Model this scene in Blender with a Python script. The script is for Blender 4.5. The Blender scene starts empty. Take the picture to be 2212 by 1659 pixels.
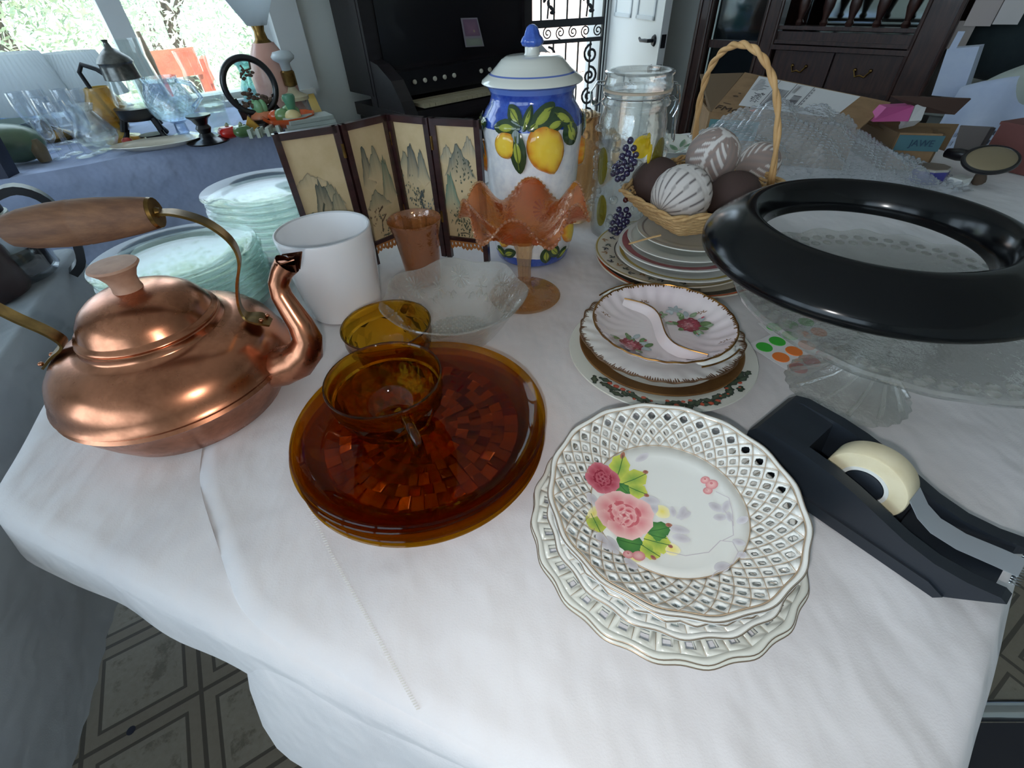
import bpy, bmesh, math, random
from math import sin, cos, pi, radians, sqrt, atan2
from mathutils import Vector, Matrix, noise
random.seed(7)
SC = bpy.context.scene
COL = SC.collection

# ------------------------------------------------------------------ camera
T = 0.74                      # height of the table top
CAMZ = T + 0.34
FPX, PITCH, ROLL = 970.0, radians(41.75), radians(-2.47)
cp, sp = cos(PITCH), sin(PITCH)
RIGHT, FWD, UP = Vector((1, 0, 0)), Vector((0, cp, -sp)), Vector((0, sp, cp))
XC = cos(ROLL) * RIGHT + sin(ROLL) * UP
YC = -sin(ROLL) * RIGHT + cos(ROLL) * UP
CAM = Vector((0, 0, CAMZ))
cd = bpy.data.cameras.new('camera')
cd.sensor_width = 36.0
cd.lens = FPX / 2212 * 36.0
cd.clip_start = 0.02
cam = bpy.data.objects.new('camera', cd)
COL.objects.link(cam)
m = Matrix((XC, YC, -FWD)).transposed().to_4x4()
m.translation = CAM
cam.matrix_world = m
SC.camera = cam

# ------------------------------------------------------------------ light and exposure
SC.view_settings.view_transform = 'Standard'
SC.view_settings.look = 'None'
SC.view_settings.gamma = 1.0
SC.view_settings.exposure = 0.0
SC.view_settings.use_curve_mapping = False
cy = SC.cycles
cy.max_bounces = 18
cy.transparent_max_bounces = 40
cy.transmission_bounces = 14
cy.sample_clamp_indirect = 4.0
wd = bpy.data.worlds.new('sky')
SC.world = wd
wd.use_nodes = True
bg = wd.node_tree.nodes['Background']
bg.inputs[0].default_value = (0.66, 0.84, 1.0, 1)
bg.inputs[1].default_value = 3.9
sd = bpy.data.lights.new('sun', 'SUN')
sd.energy = 10.0
sd.angle = radians(0.6)
sd.color = (1.0, 0.96, 0.88)
so = bpy.data.objects.new('sun', sd)
COL.objects.link(so)
so.rotation_euler = Vector((-0.60, 0.20, -0.85)).to_track_quat('-Z', 'Y').to_euler()
fd = bpy.data.lights.new('camera_flash', 'POINT')
fd.energy = 3.1
fd.shadow_soft_size = 0.006
fd.color = (1.0, 0.98, 0.965)
fo = bpy.data.objects.new('camera_flash', fd)
COL.objects.link(fo)
fo.location = CAM + XC * -0.012 - YC * 0.022 - FWD * 0.005

# ------------------------------------------------------------------ pixel helpers (planning: a ray meets a real plane)
def ray(px, py):
    return FWD + XC * ((px - 1106) / FPX) + YC * ((829.5 - py) / FPX)
def on(px, py, z=0.0):            # point at height z above the table top
    d = ray(px, py)
    return CAM + d * ((T + z - CAMZ) / d.z)
UX, UY = Vector((.755, .656, 0)), Vector((-.656, .755, 0))   # room axes: along the window wall, and towards it
def uv(u, v, z=0.0):
    return UX * u + UY * v + Vector((0, 0, z))
def onv(px, py, v):               # point on the vertical plane parallel to the window wall
    d = ray(px, py)
    return CAM + d * (v / d.dot(UY))
def onu(px, py, u):
    d = ray(px, py)
    return CAM + d * (u / d.dot(UX))
def dep(px, py, y):
    d = ray(px, py)
    return CAM + d * (y / d.y)
AW = atan2(.656, .755)            # heading of the window wall

# ------------------------------------------------------------------ materials
def lin(c):
    return tuple((x / 12.92 if x <= .04045 else ((x + .055) / 1.055) ** 2.4) for x in c[:3]) + (1,)
def S(r, g, b):
    return lin((r / 255, g / 255, b / 255))
def newmat(name):
    mt = bpy.data.materials.new(name)
    mt.use_nodes = True
    nt = mt.node_tree
    return mt, nt, nt.nodes['Principled BSDF']
def L(nt, a, b):
    nt.links.new(a, b)
def coords(nt, scale=1.0, kind='Object'):
    tc = nt.nodes.new('ShaderNodeTexCoord')
    mp = nt.nodes.new('ShaderNodeMapping')
    if isinstance(scale, (int, float)):
        scale = (scale,) * 3
    mp.inputs['Scale'].default_value = scale
    L(nt, tc.outputs[kind], mp.inputs[0])
    return mp.outputs[0]
def noise_fac(nt, scale, detail=4, rough=.6, vec=None, lo=.35, hi=.65):
    n = nt.nodes.new('ShaderNodeTexNoise')
    n.inputs['Scale'].default_value = scale
    n.inputs['Detail'].default_value = detail
    n.inputs['Roughness'].default_value = rough
    L(nt, vec if vec else coords(nt), n.inputs['Vector'])
    r = nt.nodes.new('ShaderNodeMapRange')
    r.inputs[1].default_value = lo
    r.inputs[2].default_value = hi
    L(nt, n.outputs[0], r.inputs[0])
    return r.outputs[0]
def mixcol(nt, fac, a, b):
    x = nt.nodes.new('ShaderNodeMix')
    x.data_type = 'RGBA'
    if fac is not None:
        L(nt, fac, x.inputs[0])
    for i, v in ((6, a), (7, b)):
        if isinstance(v, tuple):
            x.inputs[i].default_value = v
        else:
            L(nt, v, x.inputs[i])
    return x.outputs[2]
def bump(nt, h, strength, dist=.002):
    b = nt.nodes.new('ShaderNodeBump')
    b.inputs['Strength'].default_value = strength
    b.inputs['Distance'].default_value = dist
    L(nt, h, b.inputs['Height'])
    return b.outputs[0]
def mat(name, col, rough=.5, metal=0., coat=0., col2=None, nscale=20, nstretch=1., bstr=0., bscale=None, spec=.5, sheen=0., lo=.35, hi=.65, trans=0., emis=None):
    mt, nt, p = newmat(name)
    p.inputs['Base Color'].default_value = col
    p.inputs['Roughness'].default_value = rough
    p.inputs['Metallic'].default_value = metal
    p.inputs['Coat Weight'].default_value = coat
    p.inputs['Coat Roughness'].default_value = .05
    p.inputs['Specular IOR Level'].default_value = spec
    p.inputs['Sheen Weight'].default_value = sheen
    p.inputs['Transmission Weight'].default_value = trans
    if col2:
        f = noise_fac(nt, nscale, vec=coords(nt, nstretch), lo=lo, hi=hi)
        L(nt, mixcol(nt, f, col, col2), p.inputs['Base Color'])
    if bstr:
        f = noise_fac(nt, bscale or nscale * 4, vec=coords(nt, nstretch), lo=0, hi=1)
        L(nt, bump(nt, f, bstr), p.inputs['Normal'])
    if emis:
        p.inputs['Emission Color'].default_value = col
        p.inputs['Emission Strength'].default_value = emis
    return mt
def thin(name, tint, rough=.02, refl=.05, refr=0., bscale=0, bstr=.3, body=None, bodyfac=0., edge=.75, gcol=(1, 1, 1, 1)):
    """thin glass: tinted see-through mixed with a mirror coat by viewing angle, some refraction, some milky body"""
    mt = bpy.data.materials.new(name)
    mt.use_nodes = True
    nt = mt.node_tree
    nt.nodes.clear()
    out = nt.nodes.new('ShaderNodeOutputMaterial')
    tr = nt.nodes.new('ShaderNodeBsdfTransparent')
    tr.inputs[0].default_value = tint
    gl = nt.nodes.new('ShaderNodeBsdfGlossy')
    gl.inputs['Roughness'].default_value = rough
    nrm = None
    if bscale:
        nrm = bump(nt, noise_fac(nt, bscale, lo=.2, hi=.8), bstr, .003)
        L(nt, nrm, gl.inputs['Normal'])
    base = tr.outputs[0]
    if refr:
        rf = nt.nodes.new('ShaderNodeBsdfRefraction')
        rf.inputs[0].default_value = tint
        rf.inputs['IOR'].default_value = 1.45
        rf.inputs['Roughness'].default_value = .02
        if nrm:
            L(nt, nrm, rf.inputs['Normal'])
        mx = nt.nodes.new('ShaderNodeMixShader')
        mx.inputs[0].default_value = refr
        L(nt, base, mx.inputs[1]); L(nt, rf.outputs[0], mx.inputs[2])
        base = mx.outputs[0]
    if body:
        df = nt.nodes.new('ShaderNodeBsdfDiffuse')
        df.inputs[0].default_value = body
        mx = nt.nodes.new('ShaderNodeMixShader')
        mx.inputs[0].default_value = bodyfac
        L(nt, base, mx.inputs[1]); L(nt, df.outputs[0], mx.inputs[2])
        base = mx.outputs[0]
    lw = nt.nodes.new('ShaderNodeLayerWeight')
    if nrm:
        L(nt, nrm, lw.inputs['Normal'])
    pw = nt.nodes.new('ShaderNodeMath'); pw.operation = 'POWER'; pw.inputs[1].default_value = 3.5
    L(nt, lw.outputs['Facing'], pw.inputs[0])
    ml = nt.nodes.new('ShaderNodeMath'); ml.operation = 'MULTIPLY_ADD'
    ml.inputs[1].default_value = edge; gl.inputs[0].default_value = gcol; ml.inputs[2].default_value = refl
    L(nt, pw.outputs[0], ml.inputs[0])
    mx = nt.nodes.new('ShaderNodeMixShader')
    L(nt, ml.outputs[0], mx.inputs[0]); L(nt, base, mx.inputs[1]); L(nt, gl.outputs[0], mx.inputs[2])
    L(nt, mx.outputs[0], out.inputs[0])
    return mt
def paint(name, rough=.12, coat=.5):
    mt, nt, p = newmat(name)
    a = nt.nodes.new('ShaderNodeAttribute')
    a.attribute_name = 'Col'
    L(nt, a.outputs['Color'], p.inputs['Base Color'])
    p.inputs['Roughness'].default_value = rough
    p.inputs['Coat Weight'].default_value = coat
    return mt

PAINT = paint('painted_glaze')
INK = paint('ink_on_paper', .8, 0)
PRINT = paint('printed_ink', .6, 0)
WHITE_CHINA = mat('white_china', S(236, 238, 234), .12, coat=.6)
GREY_CHINA = mat('grey_white_china', S(222, 224, 216), .15, coat=.5)
GOLD = mat('worn_gold', S(176, 128, 62), .28, metal=.9, col2=S(120, 84, 50), nscale=60)
BRUSHGOLD = mat('bronze_lustre', S(120, 92, 68), .3, metal=.5)
COPPER = None
BRASS = mat('aged_brass', S(150, 118, 66), .32, metal=1, col2=S(92, 70, 40), nscale=30)
OLDWOOD = mat('weathered_wood', S(128, 92, 66), .7, col2=S(98, 68, 50), nscale=25, nstretch=(1, 6, 6), bstr=.15)
DARKWOOD = mat('dark_red_wood', S(58, 30, 32), .28, coat=.4, col2=S(38, 18, 20), nscale=20, nstretch=(1, 1, 6))
CABWOOD = mat('mahogany', S(70, 44, 38), .35, coat=.2, col2=S(46, 28, 26), nscale=12, nstretch=(8, 8, 1))
BLACKWOOD = mat('black_lacquer_wood', S(20, 20, 26), .3, coat=.3)
BLACK_GLASS = mat('black_glass', S(10, 12, 15), .16, spec=.32)
BLACK_PLASTIC = mat('black_plastic', S(34, 40, 48), .38, bstr=.05, bscale=600)
BLACK_IRON = mat('black_iron', S(26, 28, 34), .5, metal=.3)
CHROME = mat('chrome', S(200, 205, 210), .08, metal=1)
CLOTH_W = None
WALLP = mat('wall_paint', S(222, 226, 222), .9, bstr=.05, bscale=80)
TRIMP = mat('white_trim_paint', S(225, 228, 228), .5)
CEILP = mat('ceiling_paint', S(225, 225, 220), .9)
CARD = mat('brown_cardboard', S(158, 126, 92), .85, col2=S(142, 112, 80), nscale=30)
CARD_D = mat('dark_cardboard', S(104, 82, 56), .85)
WICKER = mat('pale_wicker', S(214, 178, 126), .7, col2=S(188, 150, 100), nscale=120, bstr=.3, bscale=400)
CLEAR = thin('clear_glass', (.965, .985, .975, 1), refl=.05, bscale=25, bstr=.15)
CLEARCUT = thin('cut_clear_glass', (.96, .975, .97, 1), refl=.08, refr=.25, bscale=60, bstr=.2)
CLEARP = thin('pressed_clear_glass', (.965, .97, .96, 1), refl=.08, refr=.2, bscale=60, bstr=.4, body=S(226, 228, 224), bodyfac=.12)
BLUECUT = thin('blue_cut_glass', (.78, .88, .99, 1), refl=.10, refr=.4, bscale=70, bstr=.5)
GREENISH = thin('greenish_plate_glass', (.82, .868, .852, 1), refl=.025, rough=.05, body=S(120, 150, 144), bodyfac=.03, edge=.36)
AMBER = thin('amber_glass', (.845, .585, .08, 1), refl=.018, refr=.30, edge=.32)
AMBERC = thin('amber_cup_glass', (.90, .66, .16, 1), refl=.03, refr=.75, edge=.5)
AMBERB = thin('amber_block_glass', (.66, .22, .05, 1), refl=.28, rough=.14, refr=.25, edge=.2, gcol=(1.0, .20, .045, 1))
MARIGOLD = thin('marigold_lustre_glass', (.92, .54, .20, 1), refl=.14, rough=.06, refr=.25, bscale=60, bstr=.6, body=S(196, 98, 40), bodyfac=.17, gcol=(1, .84, .68, 1))
MARIGOLD_T = thin('golden_lustre_glass', (.88, .66, .42, 1), refl=.16, rough=.07, refr=.2, bscale=50, bstr=.3, body=S(176, 116, 70), bodyfac=.30, gcol=(1, .84, .80, 1))
MARIGOLD_PALE = thin('pale_marigold_glass', (.95, .80, .58, 1), refl=.11, rough=.06, refr=.2, bscale=80, bstr=.3, body=S(206, 146, 86), bodyfac=.10)
WHITEPLASTIC = mat('white_plastic', S(228, 230, 226), .4)

# ------------------------------------------------------------------ mesh building
class MB:
    def __init__(s):
        s.v, s.f, s.c = [], [], []
    def add(s, vs, fs, col=None):
        o = len(s.v)
        s.v += [tuple(p) for p in vs]
        s.f += [tuple(i + o for i in f) for f in fs]
        if col is None:
            col = (1, 1, 1, 1)
        s.c += list(col) if isinstance(col, list) else [col] * len(vs)
        return s
    def box(s, c, d, rz=0, M=None, col=None):
        hx, hy, hz = d[0] / 2, d[1] / 2, d[2] / 2
        vs = [Vector((x, y, z)) for x in (-hx, hx) for y in (-hy, hy) for z in (-hz, hz)]
        R = M if M else Matrix.Rotation(rz, 3, 'Z')
        vs = [R @ v + Vector(c) for v in vs]
        return s.add(vs, [(0, 1, 3, 2), (4, 6, 7, 5), (0, 4, 5, 1), (2, 3, 7, 6), (0, 2, 6, 4), (1, 5, 7, 3)], col)
    def hexa(s, p, col=None):      # eight corners: bottom 0-3, top 4-7
        return s.add(p, [(3, 2, 1, 0), (4, 5, 6, 7), (0, 1, 5, 4), (1, 2, 6, 5), (2, 3, 7, 6), (3, 0, 4, 7)], col)
    def slab(s, q, t, col=None):   # a quad with thickness
        q = [Vector(a) for a in q]
        n = (q[1] - q[0]).cross(q[3] - q[0]).normalized() * t
        return s.hexa([a - n for a in q] + q, col)
    def lathe(s, prof, n=48, c=(0, 0, 0), fn=None, M=None, col=None, a0=0., a1=2 * pi):
        full = abs(a1 - a0 - 2 * pi) < 1e-6
        k = n if full else n + 1
        vs, idx = [], []
        for (r, z) in prof:
            if r < 1e-6 and full:
                idx.append([len(vs)] * k)
                vs.append(Vector((0, 0, z)))
            else:
                row = []
                for i in range(k):
                    a = a0 + (a1 - a0) * i / n
                    rr, zz = fn(a, r, z) if fn else (r, z)
                    row.append(len(vs))
                    vs.append(Vector((rr * cos(a), rr * sin(a), zz)))
                idx.append(row)
        fs = []
        for j in range(len(prof) - 1):
            A, B = idx[j], idx[j + 1]
            for i in range(n):
                i2 = (i + 1) % k
                f = []
                for q in (A[i], A[i2], B[i2], B[i]):
                    if q not in f:
                        f.append(q)
                if len(f) > 2:
                    fs.append(tuple(f))
        R = M if M else Matrix.Identity(3)
        return s.add([R @ v + Vector(c) for v in vs], fs, col)
    def tube(s, path, r, n=8, closed=False, cap=True, col=None, flat=None):
        path = [Vector(p) for p in path]
        N = len(path)
        rs = r if isinstance(r, (list, tuple)) else [r] * N
        vs, fs = [], []
        prev = None
        for i, p in enumerate(path):
            a = path[(i - 1) % N] if (closed or i) else p
            b = path[(i + 1) % N] if (closed or i < N - 1) else p
            t = (b - a).normalized()
            if prev is None:
                up = Vector((0, 0, 1)) if abs(t.z) < .9 else Vector((1, 0, 0))
                nx = t.cross(up).normalized()
            else:
                nx = (prev - t * prev.dot(t)).normalized()
            prev = nx
            ny = t.cross(nx)
            for k in range(n):
                an = 2 * pi * k / n
                vs.append(p + (nx * cos(an) + ny * sin(an)) * rs[i])
        M_ = N if closed else N - 1
        for i in range(M_):
            for k in range(n):
                k2 = (k + 1) % n
                j = (i + 1) % N
                fs.append((i * n + k, i * n + k2, j * n + k2, j * n + k))
        if cap and not closed:
            fs.append(tuple(range(n))[::-1])
            fs.append(tuple((N - 1) * n + k for k in range(n)))
        return s.add(vs, fs, col)
    def ribbon(s, path, w, t, side, col=None, smooth=1):
        path = [Vector(p) for p in path]
        side = Vector(side).normalized()
        N = len(path)
        ws = list(w) if isinstance(w, (list, tuple)) else [w] * N
        if smooth > 1:
            P2, W2 = [], []
            for i in range(N - 1):
                a, b, c, d = path[max(i - 1, 0)], path[i], path[i + 1], path[min(i + 2, N - 1)]
                for k in range(smooth):
                    u = k / smooth
                    P2.append(.5 * (2 * b + (c - a) * u + (2 * a - 5 * b + 4 * c - d) * u * u + (3 * b - a - 3 * c + d) * u ** 3))
                    W2.append(ws[i] + (ws[i + 1] - ws[i]) * u)
            path, ws = P2 + [path[-1]], W2 + [ws[-1]]
            N = len(path)
        vs, fs = [], []
        for i, p in enumerate(path):
            tg = (path[min(i + 1, N - 1)] - path[max(i - 1, 0)]).normalized()
            n = tg.cross(side).normalized()
            sd_ = n.cross(tg).normalized() * (ws[i] / 2)
            for a, b in ((-1, -1), (1, -1), (1, 1), (-1, 1)):
                vs.append(p + sd_ * a + n * (b * t / 2))
        for i in range(N - 1):
            for k in range(4):
                k2 = (k + 1) % 4
                fs.append((i * 4 + k, i * 4 + k2, i * 4 + 4 + k2, i * 4 + 4 + k))
        fs += [(3, 2, 1, 0), tuple((N - 1) * 4 + k for k in range(4))]
        return s.add(vs, fs, col)
    def ell(s, c, d, nu=20, nv=12, M=None, fn=None, col=None):
        vs, fs = [], []
        R = M if M else Matrix.Identity(3)
        for j in range(nv + 1):
            ph = pi * j / nv
            for i in range(nu):
                a = 2 * pi * i / nu
                q = Vector((d[0] * sin(ph) * cos(a), d[1] * sin(ph) * sin(a), d[2] * cos(ph)))
                if fn:
                    q = fn(q, a, ph)
                vs.append(R @ q + Vector(c))
        for j in range(nv):
            for i in range(nu):
                i2 = (i + 1) % nu
                if j == 0:
                    fs.append((i, nu + i, nu + i2))
                elif j == nv - 1:
                    fs.append((j * nu + i, (j + 1) * nu + i, j * nu + i2))
                else:
                    fs.append((j * nu + i, (j + 1) * nu + i, (j + 1) * nu + i2, j * nu + i2))
        return s.add(vs, fs, col)
    def prism(s, poly, z0, z1, M=None, c=(0, 0, 0), col=None):
        n = len(poly)
        R = M if M else Matrix.Identity(3)
        vs = [R @ Vector((p[0], p[1], z)) + Vector(c) for z in (z0, z1) for p in poly]
        fs = [tuple(range(n))[::-1], tuple(range(n, 2 * n))]
        fs += [(i, (i + 1) % n, n + (i + 1) % n, n + i) for i in range(n)]
        return s.add(vs, fs, col)
    def grid(s, nu, nv, fn, closed_u=False, col=None, skip=None):
        vs = [fn(i / nu, j / nv) for j in range(nv + 1) for i in range(nu + (0 if closed_u else 1))]
        k = nu if closed_u else nu + 1
        fs = []
        for j in range(nv):
            for i in range(nu):
                if skip and skip(i, j):
                    continue
                i2 = (i + 1) % k
                fs.append((j * k + i, j * k + i2, (j + 1) * k + i2, (j + 1) * k + i))
        if callable(col):
            col = [col(i / nu, j / nv) for j in range(nv + 1) for i in range(k)]
        return s.add(vs, fs, col)
    def build(s, name, mt, parent=None, smooth=True, label=None, kind=None, ang=40, solid=0, clean=False):
        me = bpy.data.meshes.new(name)
        me.from_pydata(s.v, [], s.f)
        me.materials.append(mt)
        at = me.color_attributes.new('Col', 'FLOAT_COLOR', 'POINT')
        flat = []
        for c in s.c:
            flat += c
        at.data.foreach_set('color', flat)
        bm = bmesh.new(); bm.from_mesh(me)
        if clean:
            bmesh.ops.remove_doubles(bm, verts=bm.verts, dist=1e-5)
        if solid:
            bm.normal_update()
            bmesh.ops.reverse_faces(bm, faces=[f for f in bm.faces if f.normal.z < 0])
        else:
            bmesh.ops.recalc_face_normals(bm, faces=bm.faces)
        bm.to_mesh(me); bm.free()
        if smooth:
            me.shade_smooth()
            if ang < 180:
                me.set_sharp_from_angle(angle=radians(ang))
        else:
            me.shade_flat()
        o = bpy.data.objects.new(name, me)
        COL.objects.link(o)
        if parent:
            o.parent = parent
        if solid:
            md = o.modifiers.new('thick', 'SOLIDIFY')
            md.thickness = solid
            md.offset = -1
        if label:
            o['label'] = label
        if kind:
            o['kind'] = kind
        return o

def tag(o, label, cat, group=None):
    o['label'] = label
    o['category'] = cat
    if group:
        o['group'] = group
    return o
def thing(name, label, cat, loc=(0, 0, 0), rz=0, group=None):
    o = bpy.data.objects.new(name, None)
    o.empty_display_size = .02
    COL.objects.link(o)
    o.location = loc
    o.rotation_euler = (0, 0, rz)
    return tag(o, label, cat, group)
def at0(o, loc, rz=0):
    o.location = loc
    o.rotation_euler = (0, 0, rz)
    return o
def kids(o):
    return [c for c in bpy.data.objects if c.parent == o]
def dup(o, loc, rz=0, label=None, parent=None, scale=None):
    c = o.copy()
    COL.objects.link(c)
    if parent:
        c.parent = parent
    else:
        c.location = loc
        c.rotation_euler = (0, 0, rz)
        if scale:
            c.scale = (scale,) * 3 if not isinstance(scale, tuple) else scale
        if label:
            c['label'] = label
    for ch in list(kids(o)):
        dup(ch, None, parent=c)
    return c
def W(x, y, z=0):
    return Vector((x, y, T + z))
def struct(name, mb, mt, smooth=False):
    return mb.build(name, mt, None, smooth, kind='structure')
# painted leaves and petals: polygons given in a flat (a, b) frame, carried onto a surface by fn(a, b, lift)
class Decal:
    def __init__(s, fn):
        s.mb, s.fn, s.k = MB(), fn, 0
    def poly(s, pts, ctr, cc, ce, lift=.0004):
        s.k += 1
        l = lift + s.k * 2e-6
        vs = [s.fn(ctr[0], ctr[1], l)]
        mid = [((ctr[0] + p[0]) / 2, (ctr[1] + p[1]) / 2) for p in pts]
        vs += [s.fn(a, b, l) for a, b in mid] + [s.fn(a, b, l * .6) for a, b in pts]
        n = len(pts)
        cm = tuple(cc[i] * .55 + ce[i] * .45 for i in range(3)) + (1,)
        fs = [(0, 1 + i, 1 + (i + 1) % n) for i in range(n)]
        fs += [(1 + i, 1 + n + i, 1 + n + (i + 1) % n, 1 + (i + 1) % n) for i in range(n)]
        s.mb.add(vs, fs, [cc] + [cm] * n + [ce] * n)
    def leaf(s, a, b, ln, wd, ang, cc, ce, n=14, tip=1.5, lift=.0004, jag=0.):
        pts = []
        for i in range(n):
            t = 2 * pi * i / n
            x = cos(t) * ln / 2
            y = sin(t) * wd / 2 * (abs(sin(t)) ** (tip - 1))
            if jag:
                y *= 1 + jag * (1 if i % 2 else -1)
            pts.append((a + x * cos(ang) - y * sin(ang), b + x * sin(ang) + y * cos(ang)))
        s.poly(pts, (a, b), cc, ce, lift)
    def disc(s, a, b, r, cc, ce, n=14, lift=.0004):
        s.leaf(a, b, 2 * r, 2 * r, 0, cc, ce, n, 1., lift)
    def stroke(s, pts, w, col, lift=.0004):
        s.k += 1
        l = lift + s.k * 2e-6
        N = len(pts)
        vs, fs = [], []
        for i, (a, b) in enumerate(pts):
            p, q = pts[max(i - 1, 0)], pts[min(i + 1, N - 1)]
            dx, dy = q[0] - p[0], q[1] - p[1]
            d = sqrt(dx * dx + dy * dy) or 1
            vs += [s.fn(a - dy / d * w / 2, b + dx / d * w / 2, l), s.fn(a + dy / d * w / 2, b - dx / d * w / 2, l)]
        fs = [(2 * i, 2 * i + 1, 2 * i + 3, 2 * i + 2) for i in range(N - 1)]
        s.mb.add(vs, fs, col)
    def build(s, name, parent, mt=None, label=None):
        return s.mb.build(name, mt or PAINT, parent, True, label, ang=180)

# ------------------------------------------------------------------ the room
def floor_mat():
    mt, nt, p = newmat('sheet_vinyl')
    tc = nt.nodes.new('ShaderNodeTexCoord')
    sx = nt.nodes.new('ShaderNodeSeparateXYZ')
    L(nt, tc.outputs['Object'], sx.inputs[0])
    def M_(op, a, b=None, c=None):
        n = nt.nodes.new('ShaderNodeMath'); n.operation = op
        for i, v in enumerate((a, b, c)):
            if v is None: continue
            if isinstance(v, (int, float)): n.inputs[i].default_value = v
            else: L(nt, v, n.inputs[i])
        return n.outputs[0]
    def axis(ax, ay, o):
        t = M_('ADD', M_('MULTIPLY', sx.outputs[0], ax / .207), M_('MULTIPLY', sx.outputs[1], ay / .207))
        t = M_('FRACT', M_('ADD', t, -o / .207 + 40.))
        return M_('MINIMUM', t, M_('SUBTRACT', 1., t))       # distance to the nearest line, 0..0.5
    a = axis(.866, .5, -.675 * .866 + .291 * .5)
    b = axis(.5, -.866, -.675 * .5 - .291 * .866)
    d = M_('MINIMUM', a, b)
    line = M_('LESS_THAN', d, .02)
    fr = M_('MULTIPLY', M_('LESS_THAN', M_('ABSOLUTE', M_('SUBTRACT', d, .135)), .016), 1.)
    fr = M_('MAXIMUM', fr, line)
    inside = M_('GREATER_THAN', d, .2)
    v = coords(nt)
    blot = M_('MULTIPLY', inside, noise_fac(nt, 22, 5, .7, v, .52, .62))
    grain = noise_fac(nt, 90, 3, .6, v, .2, .8)
    c = mixcol(nt, grain, S(142, 134, 120), S(156, 148, 134))
    c = mixcol(nt, M_('MULTIPLY', blot, .7), c, S(104, 98, 84))
    c = mixcol(nt, M_('MULTIPLY', M_('LESS_THAN', d, .135), .35), c, S(118, 104, 88))
    c = mixcol(nt, M_('MULTIPLY', fr, .85), c, S(76, 70, 62))
    L(nt, c, p.inputs['Base Color'])
    p.inputs['Roughness'].default_value = .45
    return mt
def quad_uv(mb, u0, u1, v0, v1, z0, z1):
    mb.hexa([uv(u0, v0, z0), uv(u1, v0, z0), uv(u1, v1, z0), uv(u0, v1, z0), uv(u0, v0, z1), uv(u1, v0, z1), uv(u1, v1, z1), uv(u0, v1, z1)])
    return mb
VW = 2.41
fl_ = struct('floor', quad_uv(MB(), -2.6, 3.3, -2.6, VW + .12, -.05, 0), floor_mat())
_q = on(283, 1578, -T)
MB().lathe([(0, .0006), (.006, .0006), (.008, .0001)], 14, c=(_q.x, _q.y, 0)).build('dark_mark', mat('floor_mark', S(34, 36, 52), .6), fl_)
struct('ceiling', quad_uv(MB(), -2.6, 3.3, -2.6, VW + .12, 2.45, 2.5), CEILP)
w = MB()
quad_uv(w, -2.6, -.95, VW, VW + .12, 0, 2.45)
quad_uv(w, -.95, .915, VW, VW + .12, 0, .74)
quad_uv(w, -.95, .915, VW, VW + .12, 2.0, 2.45)
quad_uv(w, .915, 2.30, VW, VW + .12, 0, 2.45)
quad_uv(w, 2.30, 3.06, VW, VW + .12, 2.05, 2.45)
quad_uv(w, 3.06, 3.3, VW, VW + .12, 0, 2.45)
struct('wall_left', w, WALLP)
struct('wall_far', quad_uv(MB(), 3.12, 3.3, -2.6, VW, 0, 2.45), WALLP)
struct('wall_right', quad_uv(MB(), -2.6, 3.12, -2.6, -2.5, 0, 2.45), WALLP)
w = MB()
quad_uv(w, -2.72, -2.6, -2.6, -1.7, 0, 2.45)
quad_uv(w, -2.72, -2.6, 1.5, VW + .12, 0, 2.45)
quad_uv(w, -2.72, -2.6, -1.7, 1.5, 0, .75)
quad_uv(w, -2.72, -2.6, -1.7, 1.5, 2.15, 2.45)
struct('wall_back', w, WALLP)
w2 = struct('window_2', quad_uv(quad_uv(MB(), -2.70, -2.62, -1.7, 1.5, .75, .80), -2.70, -2.62, -1.7, 1.5, 2.10, 2.15), TRIMP)
for a_ in (-.68, .42):
    quad_uv(MB(), -2.70, -2.62, a_, a_ + .08, .8, 2.10).build('mullion', TRIMP, w2, False)
# window: jambs, sill, rail and mullion, each pane on its own
wn = struct('window_1', quad_uv(quad_uv(MB(), -.95, .915, VW - .02, VW + .1, .74, .78), -.95, .915, VW, VW + .1, 1.955, 2.0), TRIMP)
def wpart(name, *a):
    return quad_uv(MB(), *a).build(name, TRIMP, wn, False)
wpart('casing', .865, .985, VW - .03, VW + .11, .74, 2.05)
wpart('jamb', .80, .865, VW + .02, VW + .07, .78, 1.955)
wpart('mullion', .315, .385, VW + .02, VW + .08, .78, 1.955)
wpart('mullion', -.30, -.23, VW + .02, VW + .08, .78, 1.955)
wpart('rail', -.95, .865, VW + .01, VW + .08, 1.09, 1.135)
wpart('sill', -.95, .95, VW - .07, VW, .735, .76)
for a, b in ((-.23, .315), (.385, .80), (-.95, -.30)):
    quad_uv(MB(), a, b, VW + .045, VW + .05, .78, 1.09).build('pane', CLEAR, wn, False)
struct('baseboard_left', quad_uv(MB(), .95, 2.28, VW - .015, VW, 0, .1), TRIMP)
struct('trim_1', quad_uv(quad_uv(MB(), 2.27, 2.33, VW - .02, VW + .13, 0, 2.08), 3.03, 3.11, VW - .02, VW + .13, 0, 2.08), TRIMP)

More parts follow.
